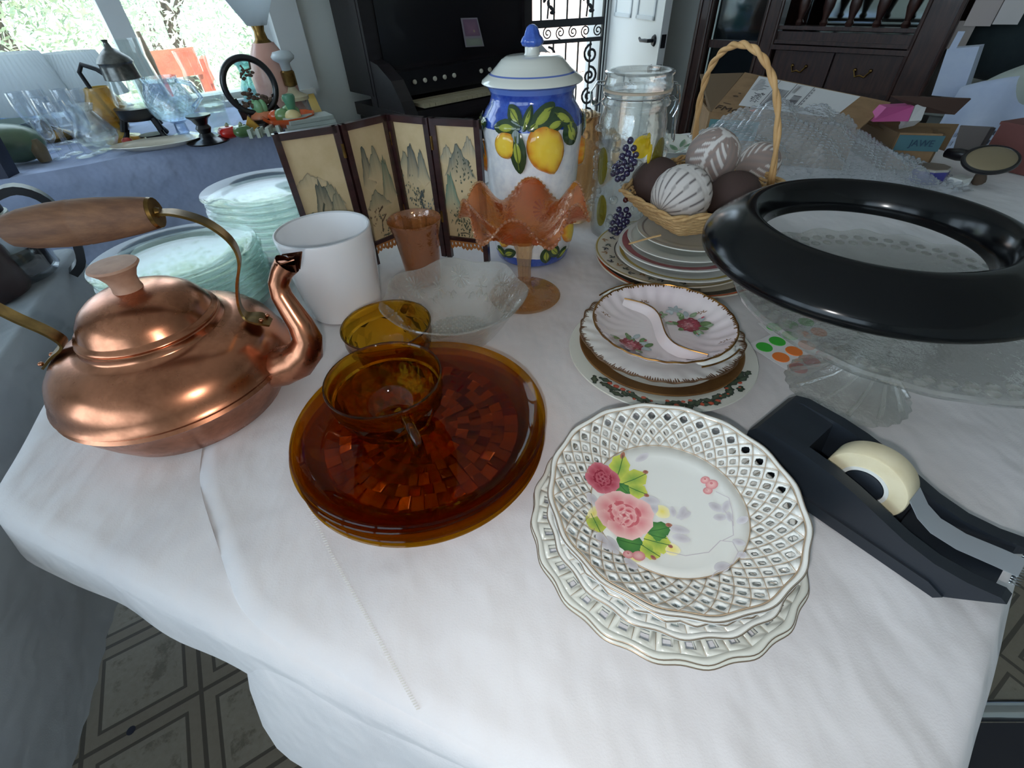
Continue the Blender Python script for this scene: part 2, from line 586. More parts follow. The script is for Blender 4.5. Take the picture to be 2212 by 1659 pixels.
# ------------------------------------------------------------------ outside the window
PAVE = mat('pale_patio', S(214, 206, 196), .9, col2=S(190, 182, 170), nscale=6)
g = quad_uv(MB(), -14, 20, VW + .12, 30, -.06, -.01)
struct('patio_ground', g, PAVE)
def leafmat(name, c1, c2):
    mt, nt, p = newmat(name)
    f = noise_fac(nt, 2.5, 3, .6)
    L(nt, mixcol(nt, f, c1, c2), p.inputs['Base Color'])
    p.inputs['Roughness'].default_value = .5
    return mt
LEAF = [leafmat('olive_leaf', S(150, 172, 142), S(198, 210, 180)), leafmat('green_leaf', S(104, 140, 108), S(158, 184, 144)), leafmat('pale_leaf', S(190, 208, 186), S(222, 230, 214))]
BARK = mat('grey_bark', S(112, 100, 92), .9, col2=S(80, 70, 64), nscale=18, bstr=.3)
rl = random.Random(3)
def tree(label, u, v, ht, rad, n, mt, lean=0):
    base = uv(u, v, 0)
    t = thing('garden_tree', label, 'tree', base, 0, None)
    tr = MB()
    tr.tube([(0, 0, 0), (lean * .4, .03, ht * .3), (lean, 0, ht * .62)], [.09, .07, .045], 10)
    for k in range(5):
        a = k * 1.3
        tr.tube([(lean * .5, 0, ht * (.3 + .05 * k)), (lean + cos(a) * rad * .5, sin(a) * rad * .5, ht * (.5 + .05 * k)), (lean + cos(a) * rad * .8, sin(a) * rad * .8, ht * (.62 + .06 * k))], [.04, .028, .012], 7)
    tr.build('trunk', BARK, t)
    lf = MB()
    cl = [(lean + rl.gauss(0, .45) * rad, rl.gauss(0, .42) * rad, ht * (.10 + .72 * rl.random())) for _ in range(40)]
    for _ in range(n):
        c = rl.choice(cl)
        p = Vector((c[0] + rl.gauss(0, .22) * rad, c[1] + rl.gauss(0, .22) * rad, max(.03, c[2] + rl.gauss(0, .13) * ht * .7)))
        d = Vector((rl.gauss(0, 1), rl.gauss(0, 1), rl.gauss(0, .7) - .4)).normalized()
        s_ = d.cross(Vector((rl.gauss(0, 1), rl.gauss(0, 1), rl.gauss(0, 1)))).normalized()
        q = rl.uniform(.03, .065)
        lf.add([p, p + d * q + s_ * q * .28, p + d * q * 2, p + d * q - s_ * q * .28], [(0, 1, 2, 3)])
    lf.build('foliage', mt, t, False, kind='stuff')
    return t
tree('olive leaved garden tree filling the left window panes', .05, 7.2, 3.0, 1.0, 9000, LEAF[0])
tree('pale leaved garden tree seen through the middle of the window', 1.55, 7.6, 2.8, 1.0, 6000, LEAF[2], .1)
tree('dark green garden tree with a crooked trunk at the right edge of the window', 3.05, 7.0, 2.9, .9, 5000, LEAF[1], -.2)
tree('thin pale tree far beyond the patio, behind the other trees', 2.0, 11.2, 3.6, 1.6, 9000, LEAF[2])
REDW = mat('orange_red_wood', S(206, 108, 84), .5, col2=S(190, 92, 72), nscale=20)
def patio_chair(label, p, rz):
    t = thing('patio_chair', label, 'chair', (p.x, p.y, 0), rz, 'orange chairs on the patio')
    z = p.z
    MB().box((0, 0, z), (.26, .03, .15)).build('backrest', REDW, t, False)
    MB().box((0, .20, .38), (.30, .36, .03)).build('seat', REDW, t, False)
    for x in (-.12, .12):
        MB().box((x, .02, z / 2), (.03, .03, z)).build('leg', REDW, t, False)
        MB().box((x, .36, .19), (.03, .03, .38)).build('leg', REDW, t, False)
patio_chair('orange patio chair with the broad backrest, squarely behind the glass pitcher', onv(383, 136, 4.2), AW + .1)
patio_chair('reddish patio chair turned side on, beside the broad orange one', onv(447, 150, 4.6), AW + 1.25)
# the yard wall beyond the door
struct('garden_wall', quad_uv(MB(), 4.0, 9.5, 5.6, 5.75, 0, 1.9), mat('peach_stucco', S(234, 206, 192), .9, bstr=.2, bscale=60))

# ------------------------------------------------------------------ cloths
def clothmat(name, c, c2, bs=.45):
    mt, nt, p = newmat(name)
    v = coords(nt)
    L(nt, mixcol(nt, noise_fac(nt, 7, 4, .6, v), c, c2), p.inputs['Base Color'])
    p.inputs['Roughness'].default_value = .9
    p.inputs['Sheen Weight'].default_value = .15
    p.inputs['Specular IOR Level'].default_value = .2
    w1 = noise_fac(nt, 13, 3, .5, coords(nt, (1, .6, 1)), 0, 1)
    w2 = noise_fac(nt, 700, 2, .5, v, 0, 1)
    ad = nt.nodes.new('ShaderNodeMath'); ad.operation = 'MULTIPLY_ADD'; ad.inputs[1].default_value = .012
    L(nt, w2, ad.inputs[0]); L(nt, w1, ad.inputs[2])
    L(nt, bump(nt, ad.outputs[0], bs, .03), p.inputs['Normal'])
    return mt
CLOTH_W = clothmat('white_linen', S(226, 224, 226), S(218, 216, 219))
CLOTH_B = clothmat('blue_grey_cloth', S(176, 190, 222), S(164, 178, 212))
CLOTH_G = clothmat('grey_cloth', S(172, 182, 190), S(160, 170, 180))
def ridge(x, y, s):
    a = noise.noise(Vector((x * 5 * s + 3, y * 5 * s, .3)))
    b = noise.noise(Vector((x * 11 * s + y * 4, y * 9 * s - x * 3, 1.7)))
    c = 1 - abs(noise.noise(Vector((x * 7 * s - y * 3, y * 5 * s + x * 2, 4.2))))
    return a * .5 + b * .35 + c * c * .7
def cloth(name, mt, poly, flags, z0, drop, amp, label, hem_wave=.018, flare=.02, step=.012, rings=44, group=None, scale=1., scallop=0., drop_fn=None):
    """poly runs counter-clockwise; flags[i] says whether the edge from point i to i+1 hangs over"""
    pts, fl = [], []
    n = len(poly)
    for i in range(n):
        a, b = Vector(poly[i]), Vector(poly[(i + 1) % n])
        k = max(2, int((b - a).length / step))
        for j in range(k):
            pts.append(a + (b - a) * (j / k)); fl.append(1. if flags[i] else 0.)
    N = len(pts)
    for _ in range(6):       # soften corners
        pts = [(pts[i - 1] + pts[i] * 2 + pts[(i + 1) % N]) / 4 for i in range(N)]
    for _ in range(4):
        fl = [(fl[i - 1] + fl[i] * 2 + fl[(i + 1) % N]) / 4 for i in range(N)]
    nrm = []
    for i in range(N):
        t = (pts[(i + 1) % N] - pts[i - 1]).normalized()
        nrm.append(Vector((t.y, -t.x)))
    ctr = sum(pts, Vector((0, 0))) / N
    vs, fs = [], []
    for j in range(1, rings + 1):
        t = (j / rings) ** .8
        for i in range(N):
            p = ctr + (pts[i] - ctr) * t
            h = -amp + amp * .8 * (ridge(p.x, p.y, scale) - .35)
            h = min(h, 0)
            vs.append((p.x, p.y, T + z0 + h))
    D = 12
    for j in range(1, D + 1):
        t = j / D
        for i in range(N):
            e = fl[i]
            s_ = i * step
            wv = noise.noise(Vector((s_ * 5.5, .5, name.__len__()))) * .6 + noise.noise(Vector((s_ * 13, 2.5, 3))) * .35
            dz = t * (drop_fn(pts[i]) if drop_fn else drop) * e
            out = (.006 * min(1, t * 6) + flare * t + hem_wave * wv * t) * e
            sc = scallop * abs(sin(s_ * pi / .035)) * (1 if j == D else 0) * e
            bl = amp * (1 - min(1, t * 5))
            p = pts[i] + nrm[i] * max(out, 0)
            vs.append((p.x, p.y, T + z0 - bl - dz - sc - .004 * min(1, t * 6)))
    c0 = len(vs)
    vs.append((ctr.x, ctr.y, T + z0 - amp))
    for i in range(N):
        fs.append((c0, i, (i + 1) % N))
    for j in range(rings + D - 1):
        for i in range(N):
            i2 = (i + 1) % N
            fs.append((j * N + i, (j + 1) * N + i, (j + 1) * N + i2, j * N + i2))
    mb = MB(); mb.add(vs, fs)
    o = mb.build(name, mt, None, True, ang=180)
    tag(o, label, 'tablecloth', group)
    return o
def table(name, label, poly, legs):
    c = sum((Vector(p) for p in poly), Vector((0, 0))) / len(poly)
    t = thing(name, label, 'table', (c.x, c.y, 0))
    wd_ = mat(name + '_wood', S(120, 96, 74), .6)
    MB().prism([((p[0] - c.x) * .985, (p[1] - c.y) * .985) for p in poly], T - .035, T - .014).build('table_top', wd_, t, False)
    for x, y in legs:
        MB().tube([(x - c.x, y - c.y, 0), (x - c.x, y - c.y, T - .035)], .018, 10).build('leg', BLACK_IRON, t)
MAINP = [(-.49, .25), (.165, -.028), (1.2, .872), (1.02, 1.5), (.15, 1.42), (-.70, .83)]
table('display_table', 'big display table under the white tablecloths in the foreground', MAINP, [(-.3, .4), (.2, .2), (.9, 1.0), (-.3, .85)])
cloth('white_tablecloth', CLOTH_W, MAINP, [1, 1, 1, 1, 1, 1], 0, .058, .006, 'lower white tablecloth hanging off the left corner of the display table by the kettle', .018, .008)
# the second cloth lies over the right of the first and hangs lower at the near edge
C2 = [(-.205, .136), (.167, -.030), (1.18, .86), (1.0, 1.44), (.2, 1.38), (-.33, .72), (-.36, .42), (-.30, .262)]
c2 = cloth('white_tablecloth', CLOTH_W, C2, [1, 1, 0, 0, 0, 0, 0, 0], .0028, .125, .0055, 'upper white tablecloth with a stitched hem line, under the amber plates', .022, .040, scale=1.2)
hs = MB()
sp_ = [Vector(on(665, 1090)), Vector(on(720, 1205)), Vector(on(780, 1310)), Vector(on(840, 1420)), Vector(on(905, 1535))]
for i in range(4):
    for j in range(22):
        p = sp_[i].lerp(sp_[i + 1], j / 22)
        d = (sp_[i + 1] - sp_[i]).normalized()
        hs.box((p.x, p.y, T + .0028 + min(0, -.0055 + .0055 * .8 * (ridge(p.x, p.y, 1.2) - .35))), (.0026, .0007, .0010), atan2(d.y, d.x) + 1.2)
hs.build('hemstitch', mat('thread', S(214, 212, 208), .8), c2, kind='stuff')
# window table
WT = [tuple(uv(u, v)[:2]) for u, v in ((-1.15, 1.80), (.70, 1.80), (.70, 2.37), (-1.15, 2.37))]
table('window_table', 'long table under the window below the blue grey cloth', WT, [tuple(uv(u, v)[:2]) for u, v in ((-1., 1.9), (.6, 1.9), (.6, 2.3), (-1., 2.3))])
cloth('blue_tablecloth', CLOTH_B, WT, [1, 1, 0, 0], .004, .55, .003, 'blue grey tablecloth hanging down the front of the window table', .02, .015, group=None)
LT = [(-1.75, .42), (-1.35, -.55), (-.43, -.05), (-.80, .82)]
table('side_table', 'table at the left edge carrying the coffee carafes', LT, [(-1.5, .3), (-1.2, -.3), (-.6, 0), (-.85, .6)])
cloth('grey_tablecloth', CLOTH_G, LT, [1, 1, 1, 1], .004, .26, .004, 'grey tablecloth with a scalloped hem hanging at the left, behind the kettle', .018, .012, scallop=.006)

# ================================================================== things on the display table
def glaze_lathe(prof, n=56, **k):
    return MB().lathe(prof, n, **k)
# ---- copper kettle
mt, nt, p = newmat('tarnished_copper')
f = noise_fac(nt, 14, 5, .65, coords(nt), .4, .68)
L(nt, mixcol(nt, f, S(204, 138, 106), S(140, 92, 68)), p.inputs['Base Color'])
p.inputs['Metallic'].default_value = 1
rr = nt.nodes.new('ShaderNodeMapRange'); rr.inputs[3].default_value = .22; rr.inputs[4].default_value = .36
L(nt, f, rr.inputs[0]); L(nt, rr.outputs[0], p.inputs['Roughness'])
L(nt, bump(nt, noise_fac(nt, 40, 2, .5, None, 0, 1), .03), p.inputs['Normal'])
COPPER = mt
KX, KY = -.352, .380
k = thing('copper_kettle', 'tarnished copper kettle with wooden grip and curved spout standing on white cloth', 'kettle', W(KX, KY))
KP = [(0, .002), (.084, .0), (.088, .003), (.097, .018), (.105, .034), (.109, .044), (.1115, .047), (.109, .050), (.1115, .0535), (.1085, .057), (.107, .064), (.102, .075), (.094, .084), (.083, .0905), (.071, .0945), (.064, .0965), (.0625, .0985), (.0625, .104), (.0605, .1055), (.0575, .1055)]
MB().lathe(KP, 72).build('body', COPPER, k, ang=50)
lid = MB().lathe([(.0575, .1035), (.0605, .1045), (.0615, .1065), (.0605, .1085), (.0575, .1095), (.0565, .111), (.054, .118), (.048, .1262), (.040, .1322), (.030, .1368), (.018, .1395), (.0, .1405)], 64).build('lid', COPPER, k, ang=50)
MB().lathe([(.0, .139), (.0125, .139), (.0115, .144), (.0120, .150), (.0155, .157), (.0205, .1625), (.0195, .1645), (.0, .166)], 28).build('knob', mat('pale_wood_knob', S(196, 156, 132), .6, col2=S(170, 130, 108), nscale=40), lid)
def loc(pts, o):
    return [Vector(q) - Vector(o) for q in pts]
KO = (KX, KY, 0)
spout = MB()
path = [(-.262, .372, .043), (-.240, .372, .047), (-.222, .372, .054), (-.209, .373, .066), (-.204, .375, .080), (-.207, .378, .095), (-.213, .382, .110), (-.218, .386, .123), (-.218, .389, .134), (-.211, .391, .145), (-.204, .392, .152)]
rad = [.021, .0205, .019, .0165, .014, .0122, .0108, .0098, .0093, .0098, .0112]
spout.tube(loc(path, KO), rad, 20, cap=False)
sp_o = spout.build('spout', COPPER, k, ang=60)
lip = MB()
e, tg = Vector(path[-1]) - Vector(KO), Vector((.55, .05, .6)).normalized()
for sgn in (-1, 1):
    sd_ = Vector((.1, 1, 0)).normalized() * sgn
    up_ = sd_.cross(tg) * sgn
    lip.add([e + sd_ * .0105 - up_ * .006, e + sd_ * .003 + up_ * .0108, e + sd_ * .008 + tg * .014 + up_ * .004, e + sd_ * .0075 - up_ * .009], [(0, 1, 2), (0, 2, 3)])
lip.build('spout_lip', COPPER, sp_o, solid=.0012)
bz = MB()
side = Vector((-.3, .95, 0))
bz.ribbon(loc([(-.283, .370, .211), (-.268, .374, .209), (-.250, .379, .198), (-.240, .383, .180), (-.243, .387, .160), (-.258, .392, .135), (-.268, .395, .112), (-.268, .395, .097), (-.256, .396, .0915), (-.247, .397, .085)], KO), [.010, .013, .0135, .0135, .012, .011, .0115, .014, .024, .014], .0022, side, smooth=5)
hb = bz.build('handle_strap', BRASS, k, True, ang=50)
bz = MB()
bz.ribbon(loc([(-.383, .350, .209), (-.408, .346, .203), (-.438, .344, .183), (-.446, .344, .160), (-.437, .347, .137), (-.424, .352, .115), (-.421, .354, .100), (-.432, .350, .0925), (-.446, .346, .0815)], KO), [.010, .012, .013, .013, .013, .013, .014, .022, .014], .0022, side, smooth=5)
hb2 = bz.build('handle_strap', BRASS, k, True, ang=50)
for q, h_ in (((-.252, .391, .0925), hb), ((-.251, .403, .0905), hb), ((-.443, .341, .0865), hb2), ((-.440, .353, .0885), hb2)):
    MB().ell(Vector(q) - Vector(KO), (.0025, .0025, .002), 8, 6).build('rivet', COPPER, h_)
A, B = Vector((-.283, .370, .211)) - Vector(KO), Vector((-.386, .349, .209)) - Vector(KO)
g = MB()
ps = [A.lerp(B, t) for t in (0, .03, .15, .35, .48, .50, .52, .65, .85, .97, 1)]
g.tube(ps, [.0118, .0125, .0145, .0165, .0172, .0166, .0172, .0168, .0148, .0118, .009], 22)
g.build('grip', OLDWOOD, k, ang=60)
cp_ = MB()
cp_.tube([A + (A - B).normalized() * .0005, A + (A - B).normalized() * .003], [.0122, .0115], 18)
cp_.tube([A + (A - B).normalized() * .003, A + (A - B).normalized() * .0055], [.0045, .003], 12)
cp_.build('grip_cap', BRASS, k)

# ---- amber plates and cups
def amber_plate():
    mb = MB()
    R = .114
    prof = [(0, .0045), (.030, .0045), (.062, .0042), (.088, .0045), (.0975, .006), (.105, .0105), (.111, .0165), (.1125, .0185), (.1140, .0188), (.1148, .0178), (.1135, .0150), (.108, .0085), (.100, .0030), (.0905, .0012)]
    mb.lathe(prof, 96)
    return mb
def amber_blocks():
    mb = MB()
    # block pattern under the plate: rings of separate sunk wedges
    rings = [(.012, .022, 12), (.022, .033, 20), (.033, .044, 28), (.044, .055, 36), (.055, .066, 40), (.066, .077, 44), (.077, .0895, 48)]
    rb = random.Random(5)
    for (r0, r1, n) in rings:
        for i in range(n):
            a0, a1 = 2 * pi * i / n, 2 * pi * (i + .92) / n
            z = .0022 + .0008 * (i % 2)
            t1 = rb.uniform(-.0022, .0022)
            t2 = rb.uniform(-.0022, .0022)
            q = [(r0 * cos(a0), r0 * sin(a0), z + t1), (r1 * cos(a0), r1 * sin(a0), z + t2), (r1 * cos(a1), r1 * sin(a1), z - t1), (r0 * cos(a1), r0 * sin(a1), z - t2)]
            mb.add(q, [(0, 1, 2, 3)])
    return mb
PC = (-.087, .291)
AMBS = ['bottom amber glass plate of the stack of four, resting on the cloth', 'second amber glass plate from the bottom of the stack of four', 'third amber glass plate from the bottom, directly under the top one', 'topmost amber glass plate with block pattern, carrying one amber cup']
a0 = tag(amber_plate().build('amber_plate', AMBER, None, ang=30), AMBS[0], 'plate', 'stacked amber glass plates')
at0(a0, W(PC[0], PC[1], .0012))
amber_blocks().build('block_pattern', AMBERB, a0, False)
for i in (1, 2, 3):
    dup(a0, W(PC[0] + (.001, -.002, .0015)[i - 1], PC[1] + (-.001, .001, 0)[i - 1], .0012 + .0088 * i), i * .7, AMBS[i])
def amber_cup(label, x, y, z, rz):
    t = thing('amber_cup', label, 'cup', W(x, y, z), rz, 'amber glass cups with honeycomb facets')
    n = 20
    mb = MB()
    rows = [(.0235, .0), (.026, .003), (.033, .010), (.0395, .019), (.0435, .028), (.0455, .036), (.0460, .041)]
    vs, fs = [], []
    for j, (r, z_) in enumerate(rows):
        for i in range(n):
            a = 2 * pi * (i + .5 * (j % 2)) / n
            rr = r + (.0020 if (i % 2) else -.0010) * (1 if 0 < j < 6 else 0)
            vs.append((rr * cos(a), rr * sin(a), z_))
    for j in range(len(rows) - 1):
        for i in range(n):
            i2 = (i + 1) % n
            a_, b_, c_, d_ = j * n + i, j * n + i2, (j + 1) * n + i2, (j + 1) * n + i
            if j % 2 == 0:
                fs += [(a_, b_, d_), (b_, c_, d_)]
            else:
                fs += [(a_, c_, d_), (a_, b_, c_)]
    fs.append(tuple(range(n))[::-1])
    mb.add(vs, fs)
    mb.build('faceted_wall', AMBERC, t, False)
    mb = MB()
    mb.lathe([(.0460, .041), (.0485, .0425), (.0490, .045), (.0482, .050), (.0490, .056), (.0503, .0592), (.0500, .0605), (.0488, .0605), (.0478, .0590), (.0468, .050), (.0466, .044), (.044, .037), (.041, .0275), (.0365, .0185), (.029, .0095), (.022, .005), (0, .0045)], 60)
    mb.build('bowl', AMBERC, t, ang=22)
    h = MB()
    h.tube([(.046, 0, .047), (.058, 0, .0478), (.0665, 0, .044), (.069, 0, .036), (.066, 0, .027), (.057, 0, .020), (.042, 0, .0225)], [.0042, .0042, .0043, .0045, .0045, .0042, .0035], 12)
    h.build('handle', AMBERC, t)
    return t
amber_cup('amber glass cup standing on the cloth behind the amber plates', -.138, .424, .0005, 1.35)
amber_cup('amber glass cup standing on top of the amber plates, handle towards the viewer', -.110, .294, .0325, -1.05)

# ---- white crock
c = thing('white_crock', 'tall plain white glazed crock beside the copper spout', 'crock', W(-.232, .563))
MB().lathe([(0, .001), (.046, .001), (.049, .003), (.0515, .02), (.055, .05), (.0578, .08), (.0592, .105), (.0598, .113), (.0592, .1155), (.0575, .116), (.0560, .1145), (.0555, .105), (.054, .08), (.051, .05), (.047, .015), (.040, .009), (0, .008)], 64).build('body', mat('white_glaze', S(246, 247, 250), .12, coat=.6), c)
MB().lathe([(.0560, .1145), (.0575, .1162), (.0592, .1158), (.0590, .1150), (.0575, .1150), (.0562, .1138)], 64).build('rim', mat('bare_rim', S(206, 208, 212), .4), c)

# ---- marigold tumbler and compote
t = thing('marigold_tumbler', 'flared carnival glass tumbler with peach lustre in front of the folding screen', 'tumbler', W(-.128, .630))
fl8 = lambda a, r, z: (r * (1 + .022 * (abs(cos(4 * a)) - .5) * (1 if z < .07 else 0)), z)
MB().lathe([(0, .003), (.022, .001), (.0245, .003), (.0262, .02), (.0282, .04), (.0302, .058), (.0318, .072), (.0340, .083), (.0366, .0925), (.0380, .096), (.0378, .0975), (.0362, .0955), (.0335, .085), (.0305, .072), (.0285, .055), (.0262, .03), (.024, .010), (0, .008)], 64, fn=fl8).build('cup', MARIGOLD_T, t, ang=30)
t = thing('marigold_compote', 'ruffled orange carnival glass compote on a stem, in front of the lemon jar', 'compote', W(.024, .573))
MB().lathe([(0, .012), (.010, .013), (.016, .0085), (.032, .0062), (.0495, .0038), (.0515, .0022), (.0505, .0006), (.0485, .0), (0, .0008)], 60).build('foot', MARIGOLD_PALE, t, ang=30)
st = Decal(lambda a, b, l: Vector((a, b, .0072 + l - .05 * max(0, sqrt(a * a + b * b) - .02))))
star = MB()
for kk in range(6):
    an = kk * pi / 3 + .3
    for j in range(-3, 4):
        q = Vector((cos(an), sin(an), 0)) * .036
        d = Vector((cos(an + j * .45), sin(an + j * .45), 0))
        star.tube([q + d * .003 + Vector((0, 0, .0058)), q + d * .0115 + Vector((0, 0, .0056 - .0006 * j * j * .3))], .0007, 5)
star.build('pressed_stars', MARIGOLD_PALE, t)
sf = lambda a, r, z: (r * (1 + .07 * cos(8 * a)), z)
MB().lathe([(.015, .009), (.0095, .015), (.0082, .03), (.0088, .05), (.0105, .070), (.0150, .082), (.013, .084), (0, .084)], 64, fn=sf).build('stem', MARIGOLD_PALE, t, ang=30)
def ruff(a, r, z):
    s_ = max(0, (r - .03) / .055)
    w_ = 1 - 2 * abs(sin(3 * (a + 1.75))) ** 2.6
    return r * (1 - .06 * s_ * w_), z + .021 * s_ * s_ * w_ + .004 * s_ * cos(2 * a)
outer = [(.013, .0825), (.022, .085), (.034, .091), (.047, .102), (.058, .113), (.067, .1205), (.0745, .1245), (.0795, .1255)]
inner = [(r - .002, z + .0032) for r, z in outer[::-1]][:-1]
bo = MB().lathe(outer + inner + [(0, .086)], 144, fn=ruff).build('bowl', MARIGOLD, t, ang=60)
bd = MB()
for i in range(110):
    a = 2 * pi * i / 110
    r, z = ruff(a, .0792, .1272)
    bd.ell((r * cos(a), r * sin(a), z), (.0024, .0024, .0022), 7, 5)
bd.build('beaded_rim', MARIGOLD_PALE, bo)
fan = MB()
for kk in range(6):
    a = (2 * pi * kk - .5) / 6
    for j in range(16):
        b = j * pi / 8
        pts = []
        for s_ in (.25, 1.):
            aa = a + cos(b) * .30 * s_
            zr = .053 + sin(b) * .0125 * s_
            jj = 0
            while jj < len(outer) - 2 and outer[jj + 1][0] < zr: jj += 1
            tt = (zr - outer[jj][0]) / (outer[jj + 1][0] - outer[jj][0])
            r, z = ruff(aa, zr, outer[jj][1] + tt * (outer[jj + 1][1] - outer[jj][1]) - .0006)
            pts.append((r * cos(aa), r * sin(aa), z))
        fan.tube(pts, [.0006, .0016], 5)
fan.build('pressed_fans', MARIGOLD, bo)

# ---- pressed clear bowl
t = thing('pressed_glass_bowl', 'clear pressed glass bowl with flower pattern behind the amber cups', 'bowl', W(-.066, .484))
lob = lambda a, r, z: (r * (1 + .030 * max(0, (r - .04) / .05) * cos(7 * a + .4)), z + .0025 * max(0, (r - .05) / .04) * cos(7 * a + .4))
op = [(0, .0015), (.040, .001), (.046, .003), (.054, .012), (.064, .026), (.074, .041), (.083, .054), (.0885, .0605)]
ip = [(.0875, .0622), (.0855, .0605), (.080, .0535), (.071, .041), (.061, .027), (.051, .014), (.044, .0065), (0, .0052)]
wb = MB().lathe(op + ip, 112, fn=lob).build('bowl', CLEARP, t, ang=60)
fl = MB()
def onbowl(a, s_, off=.0008):
    zz = .012 + s_ * .046
    rr = .0495 + s_ * .0345
    r, z = lob(a, rr, zz)
    return Vector(((r - off) * cos(a), (r - off) * sin(a), z + off))
for kk in range(14):
    a = 2 * pi * kk / 14 + .2
    s0 = .68 if kk % 2 else .5
    n = 16 if kk % 2 else 8
    big = .17 if kk % 2 else .12
    for j in range(n):
        b = 2 * pi * j / n
        fl.tube([onbowl(a + cos(b) * big * .25, s0 + sin(b) * .07), onbowl(a + cos(b) * big, s0 + sin(b) * .27)], [.0006, .0011], 5)
    fl.ell(onbowl(a, s0), (.002, .002, .002), 8, 6)
    for j in (-1, 1):
        fl.tube([onbowl(a + .1 * j, .28), onbowl(a + .16 * j, .36), onbowl(a + .22 * j, .30), onbowl(a + .26 * j, .18)], .0007, 5)
fl.build('moulded_flowers', CLEARP, wb)
ds = MB()
for i in range(-6, 7):
    for j in range(-6, 7):
        x, y = i * .0058 + (j % 2) * .0029, j * .005
        if x * x + y * y < .037 ** 2:
            ds.ell((x, y, .0056), (.0025, .0025, .0011), 6, 4)
ds.build('diamond_base', CLEARP, wb, False)

# ---- lemon jar
JP = [(0, .003), (.054, .0), (.0585, .004), (.0612, .014), (.0622, .022), (.0630, .06), (.0645, .095), (.0672, .13), (.0690, .165), (.0703, .190), (.0690, .201), (.0645, .211), (.0585, .219), (.0560, .226), (.0565, .232), (.0592, .2365), (.0600, .2395), (.0580, .241), (.052, .241), (.050, .235), (.052, .20), (.050, .05), (0, .03)]
def jr(z):
    for (r0, z0), (r1, z1) in zip(JP, JP[1:]):
        if z0 <= z <= z1:
            return r0 + (r1 - r0) * (z - z0) / (z1 - z0 + 1e-9)
    return .06
mt, nt, p = newmat('lemon_jar_glaze')
tc = nt.nodes.new('ShaderNodeTexCoord'); sx = nt.nodes.new('ShaderNodeSeparateXYZ')
L(nt, tc.outputs['Object'], sx.inputs[0])
wob = noise_fac(nt, 40, 3, .6, coords(nt), 0, 1)
zz = nt.nodes.new('ShaderNodeMath'); zz.operation = 'MULTIPLY_ADD'; zz.inputs[1].default_value = .006; L(nt, wob, zz.inputs[0]); L(nt, sx.outputs[2], zz.inputs[2])
def step_(v, a):
    n = nt.nodes.new('ShaderNodeMath'); n.operation = 'GREATER_THAN'; n.inputs[1].default_value = a
    L(nt, v, n.inputs[0]); return n.outputs[0]
blue = mixcol(nt, noise_fac(nt, 60, 5, .7, coords(nt), .35, .65), S(30, 62, 160), S(64, 100, 196))
white = mixcol(nt, noise_fac(nt, 90, 4, .6, coords(nt), .4, .7), S(232, 234, 236), S(214, 218, 226))
c_ = mixcol(nt, step_(zz.outputs[0], .020), blue, white)
c_ = mixcol(nt, step_(zz.outputs[0], .198), c_, blue)
c_ = mixcol(nt, step_(sx.outputs[2], .2335), c_, S(96, 128, 206))
L(nt, c_, p.inputs['Base Color'])
p.inputs['Roughness'].default_value = .12; p.inputs['Coat Weight'].default_value = .6
L(nt, bump(nt, noise_fac(nt, 130, 3, .6, coords(nt), 0, 1), .12, .002), p.inputs['Normal'])
j = thing('lemon_jar', 'tall white and blue ceramic lidded jar with relief lemons and green leaves', 'jar', W(.044, .713))
MB().lathe(JP, 96).build('body', mt, j, ang=60)
mt2, nt, p = newmat('jar_lid_glaze')
tc = nt.nodes.new('ShaderNodeTexCoord'); sx = nt.nodes.new('ShaderNodeSeparateXYZ')
L(nt, tc.outputs['Object'], sx.inputs[0])
def band(a, b):
    lo_, hi_ = step_(sx.outputs[2], a), step_(sx.outputs[2], b)
    n = nt.nodes.new('ShaderNodeMath'); n.operation = 'SUBTRACT'; L(nt, lo_, n.inputs[0]); L(nt, hi_, n.inputs[1]); return n.outputs[0]
c_ = mixcol(nt, band(.2515, .2530), S(222, 224, 216), S(92, 116, 190))
c_ = mixcol(nt, band(.200, .2425), c_, S(120, 146, 206))
L(nt, c_, p.inputs['Base Color']); p.inputs['Roughness'].default_value = .15; p.inputs['Coat Weight'].default_value = .5
ld = MB().lathe([(.050, .2405), (.0655, .2408), (.0675, .2425), (.0665, .245), (.060, .2492), (.0525, .2545), (.045, .2615), (.040, .2665), (.034, .2695), (.0105, .2705), (.0092, .2725), (.0092, .279), (0, .279)], 72).build('lid', mt2, j, ang=50)
kn = MB()
kn.lathe([(.0085, .2785), (.0125, .2800), (.0148, .2838), (.0128, .2875), (.0098, .2905), (.0085, .2945), (.0065, .2985), (.003, .3008), (0, .3012)], 36, fn=lambda a, r, z: (r * (1 + .05 * cos(9 * a)), z))
kn.build('knob', mat('blue_glaze', S(40, 78, 176), .15, coat=.6, col2=S(74, 112, 204), nscale=80), ld, ang=60)
def jmap(th0):
    def f(a, z, l):
        r = jr(z) + .0004 + l
        th = th0 + a / .067
        return Vector((r * cos(th), r * sin(th), z))
    return f
YEL, YELE = S(242, 206, 70), S(208, 112, 26)
LFC, LFE = S(160, 170, 62), S(48, 70, 44)
FR = -pi / 2 - .06          # facing the viewer
